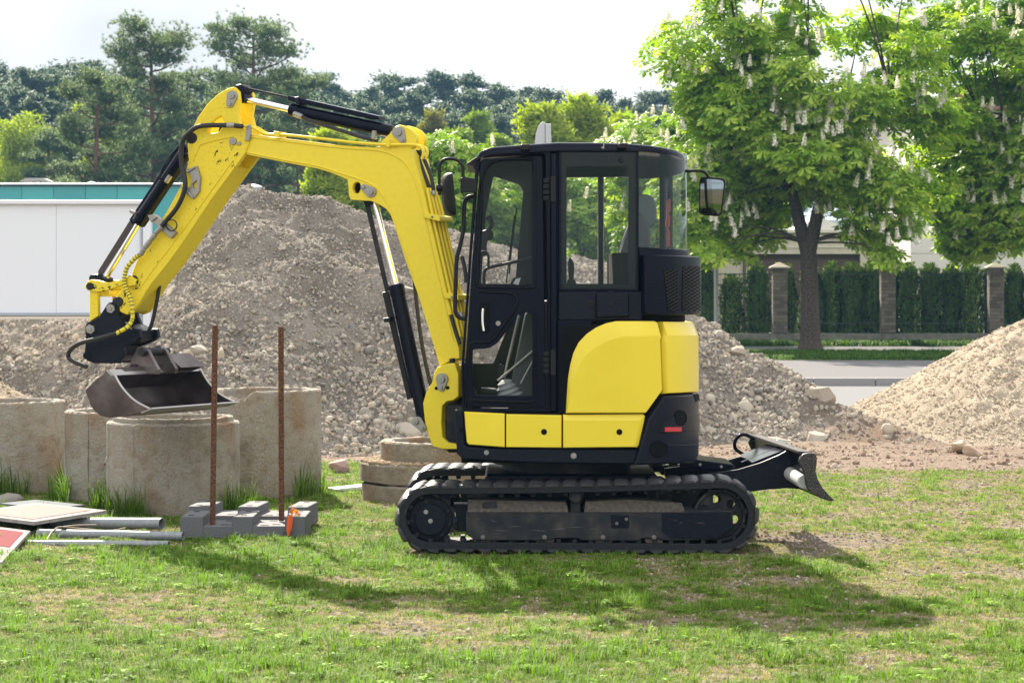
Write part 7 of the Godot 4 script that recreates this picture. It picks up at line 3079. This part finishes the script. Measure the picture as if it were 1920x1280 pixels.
func blossom_mesh() -> ArrayMesh:
	var r := RandomNumberGenerator.new()
	r.seed = 5
	var g := Geo.new()
	for i in 64:
		var t := i / 64.0
		var a := i * 2.4
		var rad := lerpf(0.055, 0.018, pow(t, 1.2)) * r.randf_range(0.6, 1.15)
		var c := Vector3(cos(a) * rad, t * 0.27, sin(a) * rad)
		var s := lerpf(0.026, 0.014, t)
		var u := Vector3(r.randfn(), r.randfn(), r.randfn()).normalized()
		var w := u.cross(Vector3(r.randfn(), r.randfn(), r.randfn())).normalized()
		var n := (c * Vector3(1, 0.3, 1)).normalized()
		var tt := r.randf_range(0.85, 1.1)
		g.col = Color(0.92 * tt, 0.88 * tt, 0.76 * tt)
		if r.randf() < 0.06:
			g.col = Color(0.70, 0.50, 0.36)
		g.quad4(c - u * s, c + w * s, c + u * s, c - w * s, n, n, n, n)
	return g.mesh()


func small_leaf(n: int, sd: int, spread: float, l: float) -> ArrayMesh:      # a twig with a handful of leaves
	var r := RandomNumberGenerator.new()
	r.seed = sd
	var g := Geo.new()
	for i in n:
		var o := Vector3(r.randfn(), r.randfn(), r.randfn()) * spread
		var u := Vector3(r.randfn(), r.randfn() * 0.6 - 0.3, r.randfn()).normalized() * l * r.randf_range(0.7, 1.2)
		var w := u.cross(Vector3(r.randfn(), r.randfn(), r.randfn())).normalized() * l * 0.42
		var nn := u.cross(w).normalized()
		if nn.y < 0.0:
			nn = -nn
		var t := r.randf_range(0.8, 1.2)
		g.col = Color(t, t, t)
		g.quad4(o - u * 0.5, o + w * 0.5, o + u * 0.5, o - w * 0.5, nn, nn, nn, nn)
	return g.mesh()


func needle_tuft(sd: int, n: int) -> ArrayMesh:
	var r := RandomNumberGenerator.new()
	r.seed = sd
	var g := Geo.new()
	for i in n:
		var d := Vector3(r.randfn(), absf(r.randfn()) * 0.9 + 0.1, r.randfn()).normalized()
		var w := d.cross(Vector3(r.randfn(), r.randfn(), r.randfn())).normalized()
		var l := r.randf_range(0.6, 1.0)
		var t := r.randf_range(0.75, 1.25)
		g.col = Color(t, t, t)
		var nn := (d + Vector3.UP).normalized()
		g.tri3(w * 0.055, -w * 0.055, d * l, nn, nn, nn)
	return g.mesh()


func limb(g: Geo, a: Vector3, b: Vector3, r0: float, r1: float, sag: float, sides := 7) -> void:
	var m1 := a.lerp(b, 0.35) + Vector3(0, sag, 0)
	var m2 := a.lerp(b, 0.7) + Vector3(0, sag * 0.8, 0)
	g.tube(curve3([a, m1, m2, b], 4), r0, sides, r1)


# crown: list of [centre, radii]; leaves sit in the outer shells of clumps spread through it
var extra_clumps := []


func leafy(called: String, label: String, category: String, group: String, base: Vector3, trunk_h: float, trunk_r: float, lean: Vector3, crown: Array, clumps: int, clump_r: float, per: int, leaf: Mesh, leaf_s: float, tint: Array, m: String, sd: int, blossoms := 0, single_leaves := 0, fork := true) -> Node3D:
	var r := RandomNumberGenerator.new()
	r.seed = sd
	var t := thing(called, base, label, category, group)
	var top := base + Vector3(0, trunk_h, 0) + lean
	var g := Geo.new()
	g.tube(curve3([base + Vector3(0, -0.1, 0), base + Vector3(0, 0.12, 0) + lean * 0.05, base + Vector3(0, trunk_h * 0.5, 0) + lean * 0.3, top]), trunk_r * 1.2, 14, trunk_r * 0.78)
	g.lathe(base + Vector3(0, -0.1, 0), Vector3.UP, P([0.0, trunk_r * 1.6, 0.12, trunk_r * 1.35, 0.35, trunk_r * 1.10]), 14, true)
	var trunk := part("trunk", g, M["bark_dark"], t)
	var cs := []
	for i in clumps:
		var e: Array = crown[i % crown.size()]
		var d := Vector3(r.randfn(), r.randfn(), r.randfn()).normalized()
		var f := pow(r.randf(), 0.45)
		var cc: Vector3 = e[0] + d * f * e[1]
		if fork and trunk_h > 2.5 and absf(cc.x - base.x) < 0.95 and cc.y - base.y < 4.1 and cc.z > base.z - 1.0:
			continue                                # the fork stays in sight
		cs.append(cc)
	cs.append_array(extra_clumps)
	g = Geo.new()
	var forks := [top]
	if fork and trunk_h > 2.5:
		# two strong limbs part low on the trunk
		for q in [[-0.42, 1.45], [0.40, 1.7]]:
			var p := top + Vector3(q[0], q[1], r.randf_range(-0.3, 0.3))
			limb(g, top - Vector3(0, 0.3, 0), p, trunk_r * 0.76, trunk_r * 0.50, 0.0, 12)
			forks.append(p)
			for i in 4:
				var a := TAU * i / 4.0 + r.randf()
				var p2 := p + Vector3(cos(a) * 1.1 + q[0], r.randf_range(0.9, 1.9), sin(a) * 0.9)
				limb(g, p, p2, trunk_r * 0.42, trunk_r * 0.22, 0.05, 8)
				forks.append(p2)
	elif fork:
		for i in 5:
			var e: Vector3 = crown[0][0]
			var a := TAU * i / 5.0 + r.randf()
			var p := top + Vector3(cos(a) * 0.55, r.randf_range(0.9, 1.7), sin(a) * 0.5) * minf(1.0, crown[0][1].x * 0.3)
			limb(g, top - Vector3(0, 0.1, 0), p, trunk_r * 0.50, trunk_r * 0.28, 0.05, 8)
			forks.append(p)
	for i in cs.size():
		var c: Vector3 = cs[i]
		var best: Vector3 = forks[0]
		for q: Vector3 in forks:
			if q.distance_to(c) < best.distance_to(c) and q.y < c.y + 1.5:
				best = q
		limb(g, best, c, trunk_r * 0.15, trunk_r * 0.03, best.distance_to(c) * r.randf_range(0.02, 0.12), 6)
	part("limbs", g, M["bark_dark"], trunk)
	var buf := PackedFloat32Array()
	var own := 0
	var mids: Vector3 = crown[0][0]
	var lm := []
	for tc: Color in tint:
		var x: StandardMaterial3D = M[m].duplicate()
		x.albedo_color = tc.linear_to_srgb()
		lm.append(x)
	for ci in cs.size():
		var c: Vector3 = cs[ci]
		var hang := ci >= cs.size() - extra_clumps.size()
		var cr := clump_r * r.randf_range(0.7, 1.3) * (0.5 if hang else 1.0)
		for i in (per / 3 if hang else per):
			var d := Vector3(r.randfn(), r.randfn() * 0.85 + 0.1, r.randfn()).normalized()
			var p := c + d * Vector3(cr, cr * 0.72, cr) * pow(r.randf(), 0.4)
			var out := (p - mids)
			var yaw := atan2(out.x, out.z) + r.randf_range(-1.2, 1.2)
			var bs := Basis(Vector3.UP, yaw) * Basis(Vector3.RIGHT, r.randf_range(-0.2, 0.9)) * Basis(Vector3(0, 0, 1), r.randf_range(-0.5, 0.5))
			bs = bs * Basis.from_scale(Vector3.ONE * leaf_s * r.randf_range(0.7, 1.2))
			var k := r.randf_range(0.78, 1.22)
			var tc: Color = tint[r.randi() % tint.size()]
			if own < single_leaves and p.z > mids.z + crown[0][1].z * 0.45 and r.randf() < 0.5:
				var o := MeshInstance3D.new()
				o.name = "leaf"
				o.mesh = leaf
				o.material_override = lm[r.randi() % lm.size()]
				o.transform = Transform3D(bs, p - base)
				t.add_child(o, true)
				own += 1
			else:
				put(buf, bs, p - base, Color(tc.r * k, tc.g * k, tc.b * k))
	many("foliage", leaf, M[m], buf, t)
	if blossoms > 0:
		var bm := blossom_mesh()
		var done := 0
		while done < blossoms:
			var c: Vector3 = cs[r.randi() % cs.size()]
			var d := Vector3(r.randfn(), absf(r.randfn()) * 0.9 + 0.35, absf(r.randfn()) * 1.5 + 0.3).normalized()
			if c.z < mids.z - 0.3:
				continue
			var p := c + d * Vector3(1, 0.75, 1) * clump_r * 1.3
			var o := MeshInstance3D.new()
			o.name = "blossom"
			o.mesh = bm
			o.material_override = M["blossom"]
			o.transform = Transform3D(Basis.from_euler(Vector3(r.randf_range(-0.25, 0.25), r.randf() * 6.0, r.randf_range(-0.25, 0.25))) * Basis.from_scale(Vector3.ONE * r.randf_range(0.8, 1.25)), p - base)
			t.add_child(o, true)
			done += 1
	return t


func chestnuts() -> void:
	var leaf := chestnut_leaf(3)
	var green := [Color(0.43, 0.60, 0.08), Color(0.34, 0.51, 0.06), Color(0.54, 0.66, 0.12), Color(0.25, 0.42, 0.045)]
	# the big one beside the excavator
	var d := 57.0
	for q in [[1308, 455], [1330, 485], [1385, 478], [1375, 450], [1360, 430], [1290, 430], [1600, 440], [1650, 470], [1665, 492], [1672, 440], [1630, 455], [1700, 430]]:
		extra_clumps.append(sp(q[0], q[1] - 8, d + rng.randf_range(-1.5, 1.5)))
	var b := sp(1520, 664, d)
	b.y = 0.12
	leafy("chestnut_tree", "large flowering chestnut tree with a dark forked trunk right of the excavator", "tree", "flowering chestnut trees", b, 2.55, 0.235, Vector3(-0.05, 0, 0), [[sp(1500, 215, d), Vector3(3.75, 3.5, 3.3)], [sp(1490, 60, d), Vector3(3.2, 3.0, 3.0)], [sp(1400, 290, d), Vector3(1.9, 1.7, 1.8)], [sp(1590, 290, d), Vector3(2.2, 1.9, 1.9)], [sp(1510, 330, d), Vector3(2.4, 1.1, 2.2)]], 126, 0.86, 132, leaf, 0.275, green, "leaf", 21, 290, 250)
	extra_clumps.clear()
	d = 60.0
	b = sp(1985, 664, d)
	b.y = 0.12
	leafy("chestnut_tree", "flowering chestnut tree reaching in from the right edge of the picture", "tree", "flowering chestnut trees", b, 2.8, 0.23, Vector3.ZERO, [[sp(1945, 215, d), Vector3(3.3, 3.4, 3.0)], [sp(1960, 60, d), Vector3(3.0, 2.6, 2.8)], [sp(1850, 330, d), Vector3(1.9, 1.5, 1.8)], [sp(1900, 420, d), Vector3(1.9, 0.9, 1.8)]], 100, 0.88, 150, leaf, 0.275, green, "leaf", 22, 190, 120)
	d = 64.0
	b = sp(1245, 655, d)
	b.y = 0.12
	leafy("chestnut_tree", "smaller flowering chestnut tree just behind the cab's rear corner", "tree", "flowering chestnut trees", b, 2.2, 0.16, Vector3.ZERO, [[sp(1248, 365, d), Vector3(1.55, 1.75, 1.5)], [sp(1262, 430, d), Vector3(1.3, 0.9, 1.2)], [sp(1235, 290, d), Vector3(1.1, 0.9, 1.0)]], 32, 0.75, 130, leaf, 0.27, green, "leaf", 23, 42, 60)
	d = 66.0
	b = sp(850, 655, d)
	b.y = 0.12
	leafy("chestnut_tree", "bright chestnut tree between the boom and the cab's front", "tree", "flowering chestnut trees", b, 2.0, 0.16, Vector3.ZERO, [[sp(852, 375, d), Vector3(1.25, 1.65, 1.3)], [sp(862, 430, d), Vector3(1.5, 1.0, 1.3)], [sp(835, 300, d), Vector3(0.8, 0.7, 0.8)]], 32, 0.7, 125, leaf, 0.26, green, "leaf", 24, 14, 60)
	d = 68.0
	b = sp(965, 655, d)
	b.y = 0.1
	leafy("chestnut_tree", "chestnut tree seen through the excavator's door glass", "tree", "flowering chestnut trees", b, 1.8, 0.15, Vector3.ZERO, [[sp(965, 405, d), Vector3(1.3, 1.5, 1.2)]], 26, 0.7, 115, leaf, 0.26, green, "leaf", 25, 4, 0)
	d = 69.0
	b = sp(1105, 655, d)
	b.y = 0.1
	leafy("chestnut_tree", "chestnut tree seen through the excavator's large side pane", "tree", "flowering chestnut trees", b, 1.8, 0.15, Vector3.ZERO, [[sp(1100, 400, d), Vector3(1.75, 1.6, 1.3)], [sp(1145, 440, d), Vector3(1.2, 1.1, 1.1)]], 36, 0.75, 115, leaf, 0.26, green, "leaf", 26, 6, 0)


func light_trees() -> void:
	var twig := small_leaf(7, 4, 0.55, 0.62)
	var lime := [Color(0.38, 0.46, 0.06), Color(0.33, 0.42, 0.05), Color(0.44, 0.50, 0.08)]
	var spring := [Color(0.22, 0.32, 0.045), Color(0.28, 0.37, 0.055), Color(0.18, 0.27, 0.04)]
	var olive := [Color(0.24, 0.22, 0.07), Color(0.20, 0.20, 0.06), Color(0.27, 0.25, 0.08)]
	var list := [
		# px of the foot, distance, top py, crown bottom py, half width px, tint, label
		[622, 84, 232, 430, 44, lime, "slender lime green poplar left of the boom ram, behind the gravel peak"],
		[672, 86, 244, 430, 42, spring, "slender green poplar just behind the boom's bracket"],
		[735, 90, 330, 470, 40, spring, "low green bush tree seen between boom and boom ram"],
		[1016, 96, 172, 420, 70, lime, "tall lime green birch left of the fin above the cab roof"],
		[1092, 97, 178, 420, 74, lime, "broad lime green birch above the middle of the cab roof"],
		[1165, 99, 204, 420, 64, lime, "lime green birch above the rear of the cab roof, beside the chestnut blossoms"],
		[942, 104, 238, 420, 42, spring, "small green tree above the front edge of the cab roof"],
		[812, 125, 200, 400, 46, olive, "olive brown young tree right of the boom's knee"],
		[858, 112, 228, 420, 42, spring, "pale green tree above the front mirror"],
		[900, 128, 205, 400, 36, spring, "dull green tree left of the birches"],
		[50, 132, 212, 420, 78, lime, "bright yellow green maple behind the crooked pine at the left"],
		[200, 128, 240, 420, 44, lime, "bright yellow green sapling right of the crooked pine's trunk"],
		[2, 138, 255, 420, 44, spring, "yellow green bush at the left edge above the teal building"],
		[155, 150, 190, 330, 22, lime, "small light green tree high between the two left pines"],
		[1760, 92, 330, 520, 70, spring, "green tree between the two pale houses"],
		[1690, 84, 415, 560, 40, spring, "dark green bush in the gap beside the garage house"],
	]
	for i in list.size():
		var q: Array = list[i]
		var d: float = q[1]
		var b := sp(q[0], 0, d)
		b.y = ground_y(b.x, -d) - 0.1
		var c := sp(q[0], (q[2] + q[3]) / 2.0, d)
		var rx: float = q[4] * d / F
		var ry: float = (q[3] - q[2]) * 0.5 * d / F
		var sz := 0.30 if rx < 1.0 else 0.36
		var crown := [[c + Vector3(0, -0.12 * ry, 0), Vector3(rx * 0.85, ry * 0.72, rx * 0.85)], [c + Vector3(0, 0.42 * ry, 0), Vector3(rx * 0.5, ry * 0.48, rx * 0.5)]]
		leafy(["birch_tree", "leafy_tree"][0 if q[5] == lime else 1], q[6], "tree", "light green trees before the pine wood", b, maxf(0.8, c.y - b.y - ry * 0.6), 0.09, Vector3.ZERO, crown, 44, maxf(0.35, rx * 0.34), 60, twig, sz, q[5], "light_leaf", 200 + i, 0, 0, false)


func pine_skeleton(base: Vector3, h: float, clear: float, wide: float, r: RandomNumberGenerator, flat_top: float) -> Array:
	# [limb geometry pieces, foliage pads]: whorls of level boughs, longest in the middle, pads towards their ends
	var boughs := []
	var pads := []
	var n := int(h * 2.3)
	for i in n:
		var t := lerpf(clear, 0.985, (i + r.randf() * 0.8) / n)
		var u := (t - clear) / (1.0 - clear)
		var l := wide * (0.42 + 0.75 * sin(PI * clampf(0.18 + u * 0.62, 0.0, 1.0))) * r.randf_range(0.55, 1.15)
		l *= lerpf(1.0, flat_top, pow(u, 2.4))
		var a := i * 2.4 + r.randf() * 0.9
		var o := base + Vector3(0, h * t, 0)
		var e := o + Vector3(cos(a) * l, l * lerpf(0.02, 0.42, u) + r.randf_range(-0.25, 0.3), sin(a) * l)
		boughs.append([o, e, 0.028 * h * 0.28 * (1.05 - u * 0.7)])
		var k := 3 if l > wide * 0.6 else 2
		for j in k:
			if sin(a) > 0.25 and absf(cos(a)) * l < wide * 0.42 and r.randf() < 0.92 and u < 0.85:
				continue                        # leaves the trunk in sight
			var f := lerpf(0.5, 1.02, (j + r.randf() * 0.6) / k)
			pads.append([o.lerp(e, f) + Vector3(r.randfn() * 0.22, 0.12 + r.randf() * 0.18, r.randfn() * 0.22) * wide * 0.4, wide * r.randf_range(0.19, 0.33)])
	pads.append([base + Vector3(0, h * 0.99, 0), wide * 0.35])
	return [boughs, pads]


func big_pine(label: String, px: float, top: float, d: float, half: float, clear: float, trunk_r: float, sd: int, lean: float, flat_top: float) -> void:
	var r := RandomNumberGenerator.new()
	r.seed = sd
	var b := sp(px, 0, d)
	b.y = ground_y(b.x, -d) - 0.2
	var h: float = EYE - (top - HOR) * d / F - b.y
	var t := thing("pine_tree", b, label, "tree", "tall pines behind the teal building")
	var sk := pine_skeleton(b, h, clear, half * d / F, r, flat_top)
	var g := Geo.new()
	var bend := Vector3(lean, 0, 0)
	g.tube(curve3([b, b + Vector3(lean * 0.2, h * 0.35, 0), b + Vector3(lean * 0.8, h * 0.7, 0), b + Vector3(lean, h * 0.98, 0)]), trunk_r, 12, 0.05)
	var trunk := part("trunk", g, M["bark_red"], t)
	g = Geo.new()
	for q in sk[0]:
		var f: float = (q[0].y - b.y) / h
		limb(g, q[0] + bend * f, q[1] + bend * f, q[2], 0.02, -0.12, 6)
	part("boughs", g, M["bark_red"], trunk)
	var tuft := needle_tuft(8, 17)
	var buf := PackedFloat32Array()
	for q in sk[1]:
		var f: float = (q[0].y - b.y) / h
		for i in 90:
			var p: Vector3 = q[0] + bend * f + Vector3(r.randfn() * 0.62, r.randfn() * 0.33, r.randfn() * 0.62) * q[1]
			var k := r.randf_range(0.7, 1.3)
			var s := r.randf_range(0.20, 0.32)
			put(buf, Basis.from_euler(Vector3(r.randf_range(-0.6, 0.6), r.randf() * TAU, r.randf_range(-0.6, 0.6))) * Basis.from_scale(Vector3.ONE * s), p - b, Color(0.185 * k, 0.265 * k, 0.095 * k))
	many("needles", tuft, M["needle"], buf, t)


func far_pine(sd: int, clear: float, wide: float, flat_top: float) -> Array:
	var r := RandomNumberGenerator.new()
	r.seed = sd
	var h := 16.0
	var sk := pine_skeleton(Vector3.ZERO, h, clear, wide, r, flat_top)
	var g := Geo.new()
	g.tube(PackedVector3Array([Vector3.ZERO, Vector3(0.1, h * 0.5, 0), Vector3(0, h * 0.97, 0)]), 0.2, 7, 0.05)
	for q in sk[0]:
		g.tube(PackedVector3Array([q[0], q[1]]), q[2] * 0.8, 4, 0.02)
	var trunk := g.mesh()
	g = Geo.new()
	for q in sk[1]:
		for i in 90:
			var p: Vector3 = q[0] + Vector3(r.randfn() * 0.68, r.randfn() * 0.36, r.randfn() * 0.68) * q[1]
			var k := r.randf_range(0.65, 1.35)
			g.col = Color(0.10 * k, 0.15 * k, 0.08 * k)
			for j in 4:
				var dd := Vector3(r.randfn(), absf(r.randfn()) * 0.8, r.randfn()).normalized()
				var w := dd.cross(Vector3(r.randfn(), r.randfn(), r.randfn())).normalized() * 0.05
				var nn := (dd + Vector3.UP).normalized()
				g.tri3(p - w, p + w, p + dd * r.randf_range(0.2, 0.38), nn, nn, nn)
	return [trunk, g.mesh()]


func pines() -> void:
	big_pine("crooked spreading pine at the left, in front of the yellow green maple", 168, 155, 112, 76, 0.36, 0.21, 301, 0.35, 0.75)
	big_pine("tall pine with a long bare red trunk, left of the excavator's arm", 292, 66, 122, 92, 0.40, 0.22, 302, -0.25, 0.85)
	big_pine("tallest pine, behind the tip of the boom", 473, 54, 124, 94, 0.34, 0.20, 303, 0.05, 0.55)
	big_pine("dense pine between the tallest pine and the boom's ram", 560, 150, 128, 72, 0.10, 0.18, 304, 0.0, 0.6)
	big_pine("dense dark pine low behind the gravel peak", 430, 185, 116, 66, 0.06, 0.18, 305, 0.1, 0.6)
	big_pine("shaded pine behind the red trunked pine's right side", 350, 150, 132, 60, 0.08, 0.18, 306, 0.0, 0.6)
	big_pine("dark bushy pine filling the gap left of the red trunk", 238, 190, 130, 56, 0.06, 0.17, 307, 0.1, 0.6)
	big_pine("dark low pine above the left end of the teal building", 90, 250, 128, 50, 0.05, 0.16, 308, 0.0, 0.6)
	var kinds := [far_pine(321, 0.30, 2.0, 0.75), far_pine(322, 0.42, 1.9, 0.9), far_pine(323, 0.16, 1.8, 0.35), far_pine(324, 0.25, 2.2, 0.7)]
	var r := RandomNumberGenerator.new()
	r.seed = 77
	var rows := [[205.0, 47.0, 0.0], [182.0, 50.0, 24.0], [160.0, 58.0, 60.0], [144.0, 70.0, 105.0]]
	var skyline := [[-120, 120], [0, 122], [60, 122], [130, 126], [190, 128], [260, 150], [400, 160], [570, 140], [600, 138], [650, 165], [690, 150], [740, 150], [790, 160], [830, 150], [880, 150], [940, 160], [985, 165], [1020, 185], [1060, 180], [1110, 172], [1150, 185], [1200, 168], [1260, 172], [1330, 180], [1460, 180]]
	var protos := [null, null, null, null]
	var told := {}
	var says := ["round topped", "long trunked", "pointed", "broad crowned"]
	for row in rows:
		var px := -110.0
		while px < 1420.0:
			px += row[1] * r.randf_range(0.75, 1.25)
			var d: float = row[0] + r.randf_range(-8.0, 8.0)
			var top := 160.0
			for i in skyline.size() - 1:
				if px >= skyline[i][0] and px < skyline[i + 1][0]:
					top = lerpf(skyline[i][1], skyline[i + 1][1], (px - skyline[i][0]) / float(skyline[i + 1][0] - skyline[i][0]))
			top += row[2] + r.randf_range(-8.0, 26.0)
			var b := sp(px, 0, d)
			b.y = ground_y(b.x, -d) - 0.3
			var h: float = EYE - (top - HOR) * d / F - b.y
			var k := r.randi() % 4
			var t: Node3D
			if protos[k] == null:
				t = thing("forest_pine", Vector3.ZERO, "", "tree", "pines of the wood on the far rise")
				for j in 2:
					var o := MeshInstance3D.new()
					o.name = ["trunk", "crown"][j]
					o.mesh = kinds[k][j]
					o.material_override = M[["bark_red", "needle"][j]]
					t.add_child(o, true)
				protos[k] = t
			else:
				t = protos[k].duplicate()
				t.name = unique("forest_pine")
				add_child(t, true)
			t.position = b
			t.rotation.y = r.randf() * TAU
			var s := h / 16.0
			t.scale = Vector3(s * r.randf_range(0.95, 1.3), s, s * r.randf_range(0.95, 1.3))
			var zones := [[60, "at the picture's left edge"], [150, "left of the crooked pine"], [230, "above the crooked pine"], [330, "behind the red trunked pine"], [420, "between the two tall pines"], [520, "behind the tallest pine"], [600, "above the arm ram's rod"], [680, "above the arm ram's barrel"], [760, "above the boom's knee"], [830, "right of the boom's knee"], [900, "above the front mirror"], [960, "above the cab's front edge"], [1030, "behind the fin on the cab roof"], [1100, "above the middle of the cab roof"], [1170, "above the birches at the cab's rear"], [1250, "left of the large chestnut"], [1320, "behind the large chestnut's left edge"], [9999, "behind the large chestnut"]]
			var spot := ""
			for q in zones:
				if px < q[0]:
					spot = q[1]
					break
			var full := "hazy %s pine, %s forest row, %s" % [says[k], ["rearmost", "third", "second", "front"][rows.find(row)], spot]
			if told.has(full):
				told[full].set_meta("label", full + ", left one")
				full += ", right one"
			told[full] = t
			t.set_meta("label", full)
